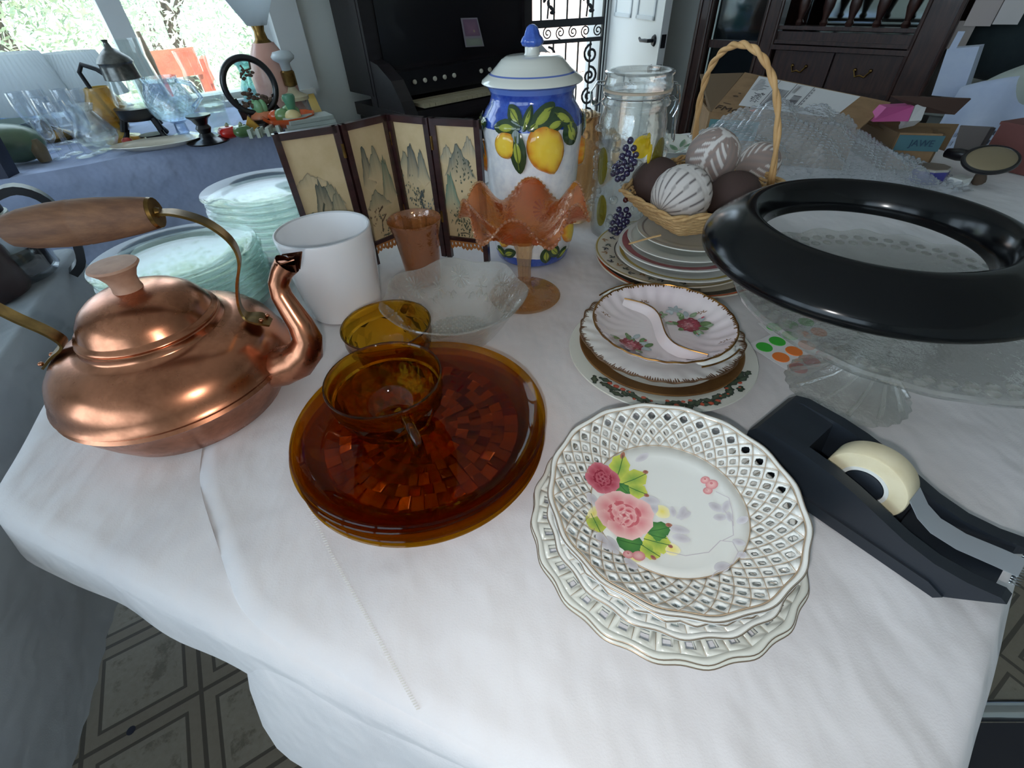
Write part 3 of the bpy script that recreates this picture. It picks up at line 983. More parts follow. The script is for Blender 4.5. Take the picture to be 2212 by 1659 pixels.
def lemon(name, th, a, z, ln, wd, ang):
    mb = MB()
    fm = jmap(th)
    n, rn = 28, 7
    vs, cs, fs = [fm(a, z, .0075)], [S(246, 216, 84)], []
    for q in range(1, rn + 1):
        t = q / rn
        for i in range(n):
            b = 2 * pi * i / n
            nip = 1 + .20 * max(0, cos(b)) ** 14 - .06 * max(0, cos(b + .5)) ** 3
            x, y = cos(b) * ln / 2 * t * nip, sin(b) * wd / 2 * t
            h = .0075 * sqrt(max(0, 1 - t ** 4)) - (.001 if q == rn else 0)
            vs.append(fm(a + x * cos(ang) - y * sin(ang), z + x * sin(ang) + y * cos(ang), h))
            k_ = max(0, (t - .40) / .60) ** 1.6
            k_ = min(1, k_ * (.75 + .6 * ((i * 7) % 3) / 2))
            cs.append(tuple(YEL[w_] * (1 - k_) + YELE[w_] * k_ for w_ in range(3)) + (1,))
    for i in range(n):
        fs.append((0, 1 + i, 1 + (i + 1) % n))
    for q in range(rn - 1):
        for i in range(n):
            i2 = (i + 1) % n
            fs.append((1 + q * n + i, 1 + (q + 1) * n + i, 1 + (q + 1) * n + i2, 1 + q * n + i2))
    mb.add(vs, fs, cs)
    return mb.build('lemon', PAINT, j, ang=180)
def jleaf(th, a, z, ln, wd, ang, lift=.004):
    d = Decal(jmap(th))
    d.leaf(a, z, ln, wd, ang, LFE, LFE, 18, 1.3, lift)
    d.leaf(a, z, ln * .80, wd * .68, ang, S(176, 184, 78), S(140, 154, 56), 18, 1.3, lift + .0006)
    d.stroke([(a - cos(ang) * ln * .38, z - sin(ang) * ln * .38), (a + cos(ang) * ln * .38, z + sin(ang) * ln * .38)], .0012, S(92, 108, 48), lift + .0016)
    d.build('leaf', j)
lemon('lemon', FR, -.034, .180, .034, .036, -.4)
lemon('lemon', FR, .018, .175, .062, .050, -1.2)
for (a, z, ln, wd, ang) in ((-.024, .214, .030, .017, -.75), (-.033, .201, .038, .019, .05), (-.006, .211, .030, .012, 1.2), (.014, .212, .048, .021, .58), (.042, .209, .038, .020, -.5), (.028, .203, .034, .016, .3), (.052, .190, .032, .027, -1.1), (-.0175, .173, .054, .021, -1.48)):
    jleaf(FR, a, z, ln, wd, ang, .0068 if z < .175 else .004)
for th in (FR - 1.55, FR + 1.6):
    lemon('lemon', th, 0, .155, .042, .04, -1.3)
    for (a, z, ln, wd, ang) in ((.012, .175, .044, .016, -1.2), (-.01, .195, .04, .016, .9), (.018, .198, .034, .016, .2)):
        jleaf(th, a, z, ln, wd, ang)
lemon('lemon', FR, .068, .052, .044, .030, -1.25)
lemon('lemon', FR, -.050, .050, .036, .028, -1.7)
for (a, z, ln, wd, ang) in ((.022, .022, .026, .020, -1.5), (.036, .028, .030, .020, -.8), (.054, .020, .026, .014, .5), (-.04, .024, .028, .016, .4), (-.058, .022, .026, .016, -.4)):
    jleaf(FR, a, z, ln, wd, ang)

# ---- folding screen
SPT = [(-.296, .652), (-.219, .690), (-.164, .748), (-.099, .712), (-.027, .684)]
SH = .205
fs_ = thing('folding_screen', 'small four panel folding screen with ink mountain paintings in dark red frames', 'screen', W(-.164, .70))
SO = Vector((-.164, .70, 0))
PAPER = mat('aged_paper', S(206, 184, 146), .85, col2=S(194, 172, 132), nscale=30)
FRET = mat('fretwork_wood', S(176, 116, 62), .5)
def panel(i):
    a, b = Vector((*SPT[i], 0)) - SO, Vector((*SPT[i + 1], 0)) - SO
    d = (b - a).normalized()
    n = Vector((d.y, -d.x, 0))          # faces the viewer
    if n.y > 0: n = -n
    wdt = (b - a).length
    R = Matrix((d, n, Vector((0, 0, 1)))).transposed()
    pn = bpy.data.objects.new('panel', None); COL.objects.link(pn); pn.parent = fs_; pn.empty_display_size = .01
    def P(x, o, z): return a + d * x + n * o + Vector((0, 0, z))
    fw, ft = .0085, .0085
    f = MB()
    for x in (fw / 2 + .001, wdt - fw / 2 - .001):
        f.box(P(x, 0, SH / 2), (fw, ft, SH), M=R)
    f.box(P(wdt / 2, 0, SH - fw / 2), (wdt - fw, ft, fw), M=R)
    f.box(P(wdt / 2, 0, .034), (wdt - fw, ft * .8, .006), M=R)
    f.build('frame', DARKWOOD, pn, False)
    MB().box(P(wdt / 2, -.001, (.034 + SH - fw) / 2), (wdt - 2 * fw + .001, .002, SH - fw - .034), M=R).build('painting', PAPER, pn, False)
    # fretted apron: a strip with scroll holes
    ap = MB()
    x0, x1 = fw, wdt - fw
    m_ = 9
    for q in range(m_):
        u0, u1 = x0 + (x1 - x0) * q / m_, x0 + (x1 - x0) * (q + 1) / m_
        dp = .010 + .005 * abs(cos(pi * (q + .5) / m_ * 2))
        c0 = P((u0 + u1) / 2, 0, .031 - dp / 2)
        for ang in range(8):
            an0, an1 = ang * pi / 4, (ang + 1) * pi / 4
            rx, rz = (u1 - u0) / 2 * 1.05, dp / 2 * 1.05
            ap.slab([c0 + d * cos(an0) * rx * 1.1 + Vector((0, 0, sin(an0) * rz * 1.1)) + n * .001, c0 + d * cos(an1) * rx * 1.1 + Vector((0, 0, sin(an1) * rz * 1.1)) + n * .001, c0 + d * cos(an1) * rx * .45 + Vector((0, 0, sin(an1) * rz * .45)) + n * .001, c0 + d * cos(an0) * rx * .45 + Vector((0, 0, sin(an0) * rz * .45)) + n * .001], .002)
    ap.box(P(wdt / 2, 0, .030), (x1 - x0, .0025, .003), M=R)
    ap.build('fretwork', FRET, pn, False)
    iw, ih, z0 = wdt - 2 * fw, SH - fw - .037, .037
    dec = Decal(lambda s_, t_, l: P(fw + s_ * iw, .0004 + l, z0 + t_ * ih))
    rn = random.Random(11 + i)
    PC_, DK, MD, GR = S(202, 180, 142), S(92, 98, 88), S(140, 138, 116), S(110, 124, 104)
    def mountain(x, y, w_, h_, c1, steep=1.):
        w_ *= 1.3
        top = (x, y + h_)
        k = 18
        prof = []
        for q in range(k + 1):
            t_ = q / k * 2 - 1
            hh = (1 - abs(t_) ** (1.25 * steep)) ** 1.25 * h_ + rn.uniform(-.07, .07) * h_ * 2 * (1 - abs(t_) ** 2)
            prof.append((max(.01, min(.99, x + t_ * w_)), y + max(0, hh)))
        for q in range(k):
            p0, p1 = prof[q], prof[q + 1]
            e = 1 - abs((q + .5) / k * 2 - 1)
            b0, b1 = (p0[0], y - h_ * .25 * e), (p1[0], y - h_ * .25 * e)
            dec.k += 1
            l = .0003 + dec.k * 2e-6
            sh = rn.uniform(.75, 1.1)
            cc = tuple(min(1, c1[w2] * sh) for w2 in range(3)) + (1,)
            dec.mb.add([dec.fn(*b0, l), dec.fn(*b1, l), dec.fn(*p1, l), dec.fn(*p0, l)], [(0, 1, 2, 3)], [PC_, PC_, cc, cc])
        dec.stroke(prof[4:14], .010, tuple(v * .6 for v in c1[:3]) + (1,))
    def bushes(x, y, s_, n_, c1):
        for _ in range(n_):
            dec.leaf(max(.03, min(.97, x + rn.gauss(0, s_))), max(.02, y + rn.gauss(0, s_ * .55)), rn.uniform(.03, .07), rn.uniform(.012, .03), rn.uniform(-.6, .9), c1, tuple(v * 1.5 for v in c1[:3]) + (1,), 7)
    if i == 0:
        mountain(.3, .62, .3, .10, S(186, 170, 138)); mountain(.62, .42, .2, .20, MD); mountain(.45, .30, .20, .34, DK, 1.3); mountain(.72, .3, .14, .26, MD, 1.2)
        dec.stroke([(.2, .3), (.25, .24), (.34, .27), (.38, .40), (.44, .46)], .03, S(70, 72, 58))
        bushes(.22, .1, .12, 34, S(74, 76, 60)); bushes(.5, .28, .16, 26, S(110, 112, 90)); bushes(.6, .05, .18, 20, S(120, 116, 90))
    elif i == 1:
        mountain(.30, .52, .14, .32, DK, 1.4); mountain(.55, .58, .22, .24, MD); mountain(.78, .36, .16, .34, GR, 1.3); mountain(.4, .3, .3, .16, MD)
        dec.stroke([(.35, .06), (.4, .18), (.36, .26), (.5, .3)], .022, S(84, 66, 50)); dec.stroke([(.4, .16), (.55, .22)], .016, S(84, 66, 50))
        bushes(.6, .1, .16, 30, S(86, 88, 74)); bushes(.3, .22, .12, 16, S(120, 100, 80))
    elif i == 2:
        mountain(.2, .6, .2, .16, MD); mountain(.42, .50, .20, .34, S(84, 92, 88), 1.3); mountain(.72, .52, .16, .26, S(110, 118, 110), 1.2)
        dec.stroke([(.55, .05), (.6, .2), (.5, .34), (.62, .4)], .06, S(72, 80, 78)); bushes(.42, .32, .13, 44, S(70, 78, 72)); bushes(.8, .25, .1, 24, S(96, 110, 112)); bushes(.75, .08, .14, 30, S(70, 78, 74)); bushes(.15, .42, .12, 18, S(110, 112, 96))
    else:
        mountain(.22, .70, .2, .14, S(160, 156, 136)); mountain(.8, .76, .2, .16, S(160, 156, 138)); mountain(.5, .58, .32, .28, S(112, 118, 108), 1.1)
        mountain(.22, .26, .2, .34, S(104, 134, 116), 1.2); bushes(.6, .62, .12, 34, S(72, 78, 66)); bushes(.5, .13, .15, 60, S(64, 70, 54)); bushes(.3, .2, .1, 24, S(90, 92, 74)); dec.stroke([(.35, .04), (.5, .05), (.62, .04)], .012, S(90, 84, 66))
    dec.build('ink_painting', pn, INK)
    return pn
for i in range(4):
    panel(i)
for i in (1, 2, 3):
    q = Vector((*SPT[i], 0)) - SO
    for z in (.06, .165):
        MB().tube([q + Vector((0, -.004, z)), q + Vector((0, -.004, z + .018))], .0022, 8).build('hinge', BRASS, fs_)

# ---- clip-top jar
CJ = (.205, .782)
t = thing('clip_top_jar', 'tall clear glass clip top jar with raised coloured grapes beside the basket', 'jar', W(*CJ))
MB().lathe([(0, .002), (.047, .0), (.0515, .004), (.0525, .012), (.0520, .05), (.0515, .10), (.0510, .155), (.0500, .178), (.0465, .190), (.0462, .196), (.0500, .1985), (.0505, .203), (.0475, .206), (.0472, .211), (.0492, .2125), (.0492, .2155), (.045, .2158), (.0445, .20), (.0440, .19), (.0475, .176), (.0490, .15), (.0495, .03), (.047, .010), (0, .008)], 72).build('body', CLEARCUT, t, ang=60)
MB().lathe([(.044, .2155), (.0500, .2158), (.0505, .2185), (.044, .2190)], 48).build('rubber_seal', mat('old_rubber_seal', S(206, 188, 166), .6), t)
MB().lathe([(.0, .2195), (.0490, .2192), (.0500, .222), (.0485, .229), (.0470, .234), (.0495, .2365), (.0500, .239), (.047, .2408), (.042, .2395), (.036, .236), (0, .2355)], 60).build('lid', CLEARCUT, t, ang=60)
wr = MB()
def rot(th, pts): return [Vector((r * cos(th) - s_ * sin(th), r * sin(th) + s_ * cos(th), z)) for (r, s_, z) in pts]
th = -.12
for s_ in (-.012, .012):
    wr.tube(rot(th, [(.0505, s_, .224), (.058, s_, .222), (.0615, s_, .205), (.0600, s_, .192), (.0555, s_, .182)]), .0011, 6)
wr.tube(rot(th, [(.060, -.012, .192), (.0615, -.012, .17), (.0640, -.009, .150), (.0655, 0, .146), (.0640, .009, .150), (.0615, .012, .17), (.060, .012, .192)]), .0013, 6)
wr.tube(rot(th, [(.0505, -.015, .204), (.058, -.013, .205), (.058, .013, .205), (.0505, .015, .204)]), .0011, 6)
th = pi - .25
for s_ in (-.009, .009):
    wr.tube(rot(th, [(.049, s_ * 2, .224), (.060, s_, .225), (.068, s_, .214), (.066, s_, .198), (.058, s_, .196), (.052, s_, .2)]), .0012, 6)
wr.tube(rot(th, [(.062, -.012, .201), (.062, .012, .201)]), .0030, 8)
wr.tube([(.0468 * cos(2 * pi * i / 40), .0468 * sin(2 * pi * i / 40), .2095) for i in range(40)], .0012, 6, closed=True)
wr.build('wire_clip', CHROME, t)
GRAPE = thin('purple_glass_bead', (.22, .17, .42, 1), refl=.12, body=S(52, 44, 96), bodyfac=.55)
RUBY = thin('red_glass_bead', (.4, .05, .06, 1), refl=.1, body=S(96, 20, 26), bodyfac=.6)
OLIVE = thin('olive_glass', (.55, .50, .10, 1), refl=.05, body=S(120, 108, 26), bodyfac=.6)
YELG = thin('yellow_glass', (.95, .80, .10, 1), refl=.06, body=S(226, 190, 30), bodyfac=.65)
def onjar(a, z, off=0.): return Vector(((.0522 + off) * cos(a), (.0522 + off) * sin(a), z))
A0 = -pi / 2 - .25
gb = [(-.02, .160), (-.10, .150), (.08, .150), (-.03, .142), (.15, .141), (-.16, .138), (.05, .134), (-.10, .130), (.14, .130), (-.22, .127), (-.02, .125), (.08, .121), (-.14, .118), (.0, .114), (-.24, .115), (-.09, .107), (-.30, .122), (-.33, .112), (-.2, .105)]
for i, (a, z) in enumerate(gb + [(a + .02, z - .092) for a, z in gb if z < .152 and a > -.25]):
    mb = MB().ell(onjar(A0 + a * 1.25, z), (.0050, .0050, .0050), 12, 8)
    mb.build('grape', GRAPE, t)
for a, z in ((.16, .083), (.05, .074), (.14, .076), (.22, .078)):
    MB().ell(onjar(A0 + a * 1.3, z), (.0046, .0046, .0046), 10, 7).build('red_bead', RUBY, t)
def jarpatch(name, a, z, w_, h_, mt_, off=.0008):
    mb = MB()
    n = 18
    vs = [onjar(a, z, off + .003)] + [onjar(a + cos(2 * pi * i / n) * w_ / .052, z + sin(2 * pi * i / n) * h_, off) for i in range(n)]
    mb.add(vs, [(0, 1 + i, 1 + (i + 1) % n) for i in range(n)])
    mb.build(name, mt_, t, ang=180)
jarpatch('moulded_pear', A0 + 1.0, .128, .017, .032, OLIVE)
jarpatch('moulded_pear', A0 - .85, .118, .012, .028, OLIVE)
jarpatch('moulded_pear', A0 - .70, .050, .011, .026, OLIVE)
jarpatch('yellow_fruit', A0 + .32, .151, .014, .016, YELG)
jarpatch('yellow_leaf', A0 + .60, .140, .004, .014, YELG)
jarpatch('yellow_leaf', A0 + .48, .158, .004, .012, YELG)
rj = random.Random(8)
mp = MB()
for _ in range(60):
    a, z = A0 + rj.uniform(-1.7, 1.7), rj.uniform(.015, .172)
    mp.ell(onjar(a, z), (rj.uniform(.003, .008),) * 2 + (rj.uniform(.003, .008),), 9, 6)
mp.build('moulded_fruit', CLEARCUT, t, kind='stuff')

# ---- amber glass pitcher and the little painted dish behind the jars
t = thing('amber_pitcher', 'smoky amber glass pitcher with loop handle half hidden between lemon jar and clip jar', 'pitcher', W(.128, .862))
SMOKE = thin('smoky_amber_glass', (.93, .80, .62, 1), refl=.09, refr=.2, bscale=40, bstr=.4, body=S(150, 92, 48), bodyfac=.07)
MB().lathe([(0, .003), (.040, .0), (.043, .006), (.042, .02), (.036, .03), (.044, .05), (.050, .08), (.049, .11), (.043, .14), (.038, .16), (.040, .172), (.038, .173), (.035, .16), (.041, .135), (.046, .11), (.047, .08), (.041, .05), (.03, .034), (0, .03)], 48, fn=lambda a, r, z: (r * (1 + .03 * cos(10 * a)), z)).build('body', SMOKE, t, ang=40)
MB().tube([(.040, -.016, .145), (.058, -.024, .150), (.068, -.027, .135), (.067, -.027, .10), (.060, -.024, .075), (.046, -.018, .06)], [.006, .006, .0065, .0065, .006, .005], 12).build('handle', SMOKE, t)
p_ = on(1452, 352, 0)
t = thing('painted_dish', 'shallow dish painted with a red flower behind the clip top jar', 'dish', p_ + Vector((.0, .03, 0)))
MB().lathe([(0, .003), (.03, .001), (.04, .012), (.062, .028), (.085, .036), (.086, .038), (.062, .031), (.038, .015), (0, .006)], 48).build('bowl', GREY_CHINA, t)
d = Decal(lambda a, b, l: Vector((a, b, .0385 + l)) if a * a + b * b > .004 else Vector((a, b, .008 + sqrt(a * a + b * b) * .42 + l)))
for kk in range(6):
    d.leaf(-.04 + .014 * cos(kk), -.03 + .014 * sin(kk), .034, .024, kk, S(170, 40, 52), S(206, 90, 96))
for kk in range(5):
    d.leaf(.03 + .02 * cos(kk * 1.2), .01 + .02 * sin(kk * 1.2), .03, .012, kk, S(70, 110, 80), S(120, 150, 120))
d.build('painted_flower', t)

# ---- stacks of glass plates
def glass_plate(sc=1.):
    return MB().lathe([(r * sc, z) for r, z in [(0, .0035), (.060, .0035), (.068, .0042), (.076, .0072), (.098, .0098), (.1025, .0105), (.1035, .0095), (.1015, .0080), (.0785, .0048), (.070, .0012), (.064, .0), (0, .0008)]], 72)
def plate_stack(x, y, n, pitch, sc, where, group):
    ordn = ['topmost', 'second', 'third', 'fourth', 'fifth', 'sixth', 'seventh', 'eighth', 'ninth', 'tenth']
    first = None
    for i in range(n):
        k_ = n - 1 - i
        lab = ('clear glass plate, topmost of the stack ' if k_ == 0 else 'clear glass plate, %s from the top of the stack ' % ordn[k_]) + where
        q = W(x + .0015 * sin(i * 2.1), y + .0015 * cos(i * 1.7), .0005 + pitch * i)
        if first is None:
            first = tag(glass_plate(sc).build('glass_plate', GREENISH, None, ang=50), lab, 'plate', group)
            at0(first, q)
        else:
            dup(first, q, i * .4, lab)
plate_stack(-.450, .590, 9, .0088, 1.0, 'right behind the copper kettle', 'glass plates stacked behind the kettle')
plate_stack(-.398, .792, 9, .0112, .96, 'beside the folding screen', 'glass plates stacked beside the screen')

# ---- divided rose dish and the plates under it
DX, DY = .176, .420
def rim_stroke(mb, fn, n, r):
    mb.tube([fn(2 * pi * i / n) for i in range(n)], r, 6, closed=True)
    return mb
pl = thing('holly_plate', 'white plate with holly and red berry border, lowest of the stack below the rose dish', 'plate', W(.1755, .4155))
MB().lathe([(0, .004), (.062, .004), (.068, .006), (.080, .0105), (.100, .0145), (.1055, .0155), (.1062, .0145), (.101, .0120), (.080, .0078), (.066, .001), (.060, .0005), (0, .0015)], 80).build('dish', GREY_CHINA, pl, ang=60)
def hol(a, b, l):
    r = sqrt(a * a + b * b)
    z = .0105 + (r - .080) / .020 * .004 if r > .080 else .006 + (r - .068) / .012 * .0045
    return Vector((a, b, z + .0004 + l))
d = Decal(hol)
rh = random.Random(2)
for i in range(34):
    th = radians(-150 + i * 3.6)
    r = .093 + rh.uniform(-.006, .006)
    d.leaf(cos(th) * r, sin(th) * r, rh.uniform(.010, .017), .007, th + pi / 2 + rh.uniform(-.8, .8), S(88, 104, 84), S(44, 58, 54), 12, 1., jag=.3)
for i in range(20):
    th = radians(-142 + i * 5.2)
    r = .093 + rh.uniform(-.007, .005)
    d.disc(cos(th) * r, sin(th) * r, rh.uniform(.0016, .0036), S(214, 110, 80), S(178, 70, 56), 8)
d.build('painted_holly', pl)
pl = thing('gold_banded_plate', 'white plate with a broad dull gold band, between the holly plate and bronze edged dish', 'plate', W(.1765, .4245, .0045))
MB().lathe([(0, .004), (.058, .004), (.064, .0055), (.078, .0095), (.0925, .0135), (.0932, .0125), (.078, .0075), (.060, .0005), (0, .001)], 80).build('dish', WHITE_CHINA, pl, ang=60)
MB().lathe([(.0755, .0093), (.0925, .0140), (.0938, .0134), (.0932, .0122)], 96).build('gold_band', mat('dull_gold_band', S(150, 108, 62), .38, metal=.6, col2=S(126, 88, 50), nscale=40), pl)
pl = thing('bronze_edged_dish', 'white dish with feathered bronze scalloped edge directly under the rose dish', 'dish', W(.1755, .4285, .0135))
sc9 = lambda a, r, z: (r * (1 + .022 * max(0, (r - .07) / .022) * (abs(sin(4.5 * a)) ** .6 * 1.2 - .6 + .3 * sin(27 * a))), z + .0012 * max(0, (r - .07) / .022) * sin(27 * a))
MB().lathe([(0, .003), (.045, .003), (.055, .006), (.072, .013), (.088, .0172), (.0915, .0180), (.0910, .0165), (.072, .0105), (.055, .0035), (.045, 0), (0, .001)], 180, fn=sc9).build('dish', WHITE_CHINA, pl, ang=60)
bz_ = MB()
rim_stroke(bz_, lambda a: (lambda q: Vector((q[0] * cos(a), q[0] * sin(a), q[1])))(sc9(a, .0914, .0180)), 216, .0009)
rb = random.Random(4)
for i in range(216):
    a = 2 * pi * i / 216
    ln = rb.uniform(.002, .0085) * (.5 + .5 * abs(sin(4.5 * a)))
    r0, z0 = sc9(a, .0912, .0183)
    r1 = r0 - ln
    z1 = .0172 + (r1 - .088) / .016 * .0042 + .0008
    bz_.ribbon([Vector((r0 * cos(a), r0 * sin(a), z0 + .0003)), Vector((r1 * cos(a), r1 * sin(a), z1))], [.0024, .0006], .0003, (-sin(a), cos(a), 0))
bz_.build('bronze_edge', BRUSHGOLD, pl)
RD = W(.1745, .4225, .017)
pl = thing('divided_rose_dish', 'pink tinted divided dish with painted roses and bronze rim, topmost of its stack', 'dish', RD)
rib = lambda a, r, z: (r, z + .0012 * max(0, (r - .042) / .036) * cos(26 * a) * (1 if r < .076 else .3))
PINKW = mat('pink_white_glaze', S(232, 222, 222), .12, coat=.6, col2=S(224, 208, 212), nscale=9)
body = MB().lathe([(0, .0185), (.040, .0185), (.052, .0192), (.061, .0222), (.069, .0278), (.0765, .0338), (.0785, .0345), (.0785, .0330), (.070, .0250), (.060, .0172), (.046, .0065), (.038, .0), (0, .001)], 130, fn=rib).build('dish', PINKW, pl, ang=60)
HA = radians(-62)
for s_ in (0, pi):
    hd = MB()
    hd.lathe([(.076, .0335), (.0835, .0335), (.0860, .0325), (.0835, .0315), (.076, .0315)], 30, a0=HA + s_ - .34, a1=HA + s_ + .34, fn=lambda a, r, z, o=HA + s_: (r * (1 - .06 * min(1, abs((a - o) / .34)) ** 3 * (1 if r > .08 else 0)) + .0006 * sin(a * 50), z))
    hd.build('tab_handle', WHITE_CHINA, pl)
br = MB()
rim_stroke(br, lambda a: Vector((.0785 * cos(a), .0785 * sin(a), .0345 + .0004 * cos(26 * a))), 160, .0010)
for s_ in (0, pi):
    br.tube([Vector((.0858 * cos(HA + s_ + t_), .0858 * sin(HA + s_ + t_), .0330)) * 1 for t_ in [(-.32 + .04 * q) for q in range(17)]], .0010, 6)
for i in range(150):
    a = 2 * pi * i / 150
    ln = rb.uniform(.001, .0042)
    br.ribbon([Vector((.0785 * cos(a), .0785 * sin(a), .0350)), Vector(((.0785 - ln) * cos(a), (.0785 - ln) * sin(a), .0350 - ln * .55))], [.0036, .001], .0003, (-sin(a), cos(a), 0))
br.build('bronze_rim', GOLD, pl)
hx = Vector((cos(HA + pi), sin(HA + pi), 0)); hy = Vector((-hx.y, hx.x, 0))
dv = MB()
dp_ = []
for q in range(25):
    s_ = -1 + q / 12
    dp_.append(hx * (-s_ * .066) + hy * (.0145 * sin(pi * s_)))
def dishz(p):
    r = sqrt(p.x * p.x + p.y * p.y)
    P_ = [(0, .0185), (.040, .0185), (.052, .0192), (.061, .0222), (.069, .0278), (.0765, .0338), (.1, .06)]
    for (r0, z0), (r1, z1) in zip(P_, P_[1:]):
        if r <= r1: return z0 + (z1 - z0) * (r - r0) / (r1 - r0)
vs, fs = [], []
for q, p in enumerate(dp_):
    tg = (dp_[min(q + 1, 24)] - dp_[max(q - 1, 0)]).normalized()
    n_ = Vector((-tg.y, tg.x, 0))
    zb = dishz(p)
    zt = max(.0270, zb + .001)
    for o, z in ((-.0085, dishz(p - n_ * .0085) + .0002), (-.0032, zb + (zt - zb) * .6), (-.0008, zt), (.0008, zt), (.0032, zb + (zt - zb) * .6), (.0085, dishz(p + n_ * .0085) + .0002)):
        vs.append(p + n_ * o + Vector((0, 0, z)))
for q in range(24):
    for w_ in range(5):
        fs.append((q * 6 + w_, q * 6 + w_ + 1, q * 6 + w_ + 7, q * 6 + w_ + 6))
dv.add(vs, fs)
dv_o = dv.build('divider', PINKW, pl, ang=180)
MB().tube([p + Vector((0, 0, max(.0270, dishz(p) + .001) + .0004)) for p in dp_], .0008, 6).build('gold_line', GOLD, dv_o)
dm = lambda a, b, l: Vector((a, b, dishz(Vector((a, b, 0))) + (.0007 if a * a + b * b < .0017 else .0021) + l))
def pxl(px, py, z, o):
    q = on(px, py, z) - o
    return q.x, q.y
def rose(d, a, b, s_, c1, c2, c3, n=9):
    for kk in range(n):
        th = 2 * pi * kk / n + .3
        d.leaf(a + cos(th) * s_ * .55, b + sin(th) * s_ * .55, s_ * .95, s_ * .75, th + .5, c1, c2, 10, 1.)
    for kk in range(6):
        th = 2 * pi * kk / 6
        d.leaf(a + cos(th) * s_ * .3, b + sin(th) * s_ * .3, s_ * .62, s_ * .42, th + 1.2, c3, c1, 10, 1.)
    d.disc(a, b, s_ * .2, c2, c3, 8)
rr_ = random.Random(9)
d = Decal(dm)
RC = (S(160, 60, 76), S(128, 40, 58), S(206, 130, 138))
GL = [(S(120, 146, 96), S(84, 112, 70)), (S(166, 184, 150), S(126, 150, 118)), (S(186, 194, 196), S(164, 176, 180))]
for (px, py, sc_) in ((1362, 748, 1.), (1488, 702, 1.)):
    d = Decal(dm)
    a, b = pxl(px, py, .0365, RD)
    for kk in range(16):
        th, rd_ = rr_.uniform(0, 2 * pi), rr_.uniform(.012, .023)
        g_ = GL[rr_.choice((0, 0, 1, 2))]
        d.leaf(a + cos(th) * rd_, b + sin(th) * rd_ * .9, .0120, .0066, th + rr_.uniform(-.5, .5), g_[0], g_[1], 12, 1.4)
    rose(d, a, b, .0138, *RC)
    for kk in range(14):
        th = rr_.uniform(0, 2 * pi); rd_ = rr_.uniform(.001, .012)
        x, y = a + cos(th) * rd_, b + sin(th) * rd_
        d.stroke([(x - .0014, y), (x, y + .0007), (x + .0014, y)], .0004, S(240, 214, 216))
    for kk in range(3):
        th = 2.2 * kk + .5
        d.leaf(a + cos(th) * .021, b + sin(th) * .019, .0055, .003, th, S(176, 60, 80), S(206, 120, 136), 8)
    d.build('painted_rose', pl)
for (px, py) in ((1424, 680), (1455, 672)):
    d = Decal(dm)
    a, b = pxl(px, py, .0365, RD)
    for kk in range(6):
        d.leaf(a + .006 * cos(kk), b + .004 * sin(kk * 1.1), .009, .005, kk * 1.1, *GL[2 if px > 1440 else 1], 12)
    if px < 1440: rose(d, a, b, .0035, *RC)
    d.build('painted_bud', pl)
for (px, py) in ((1392, 650), (1308, 684), (1515, 675), (1562, 745)):
    d = Decal(dm)
    a, b = pxl(px, py, .041, RD)
    for kk in range(6):
        d.leaf(a + (kk - 2.5) * .0016, b + .0015 * sin(kk * 2.3), .0042, .0012, kk * 1.9, S(150, 116, 84), S(134, 100, 70), 7)
    d.build('painted_sprig', pl)

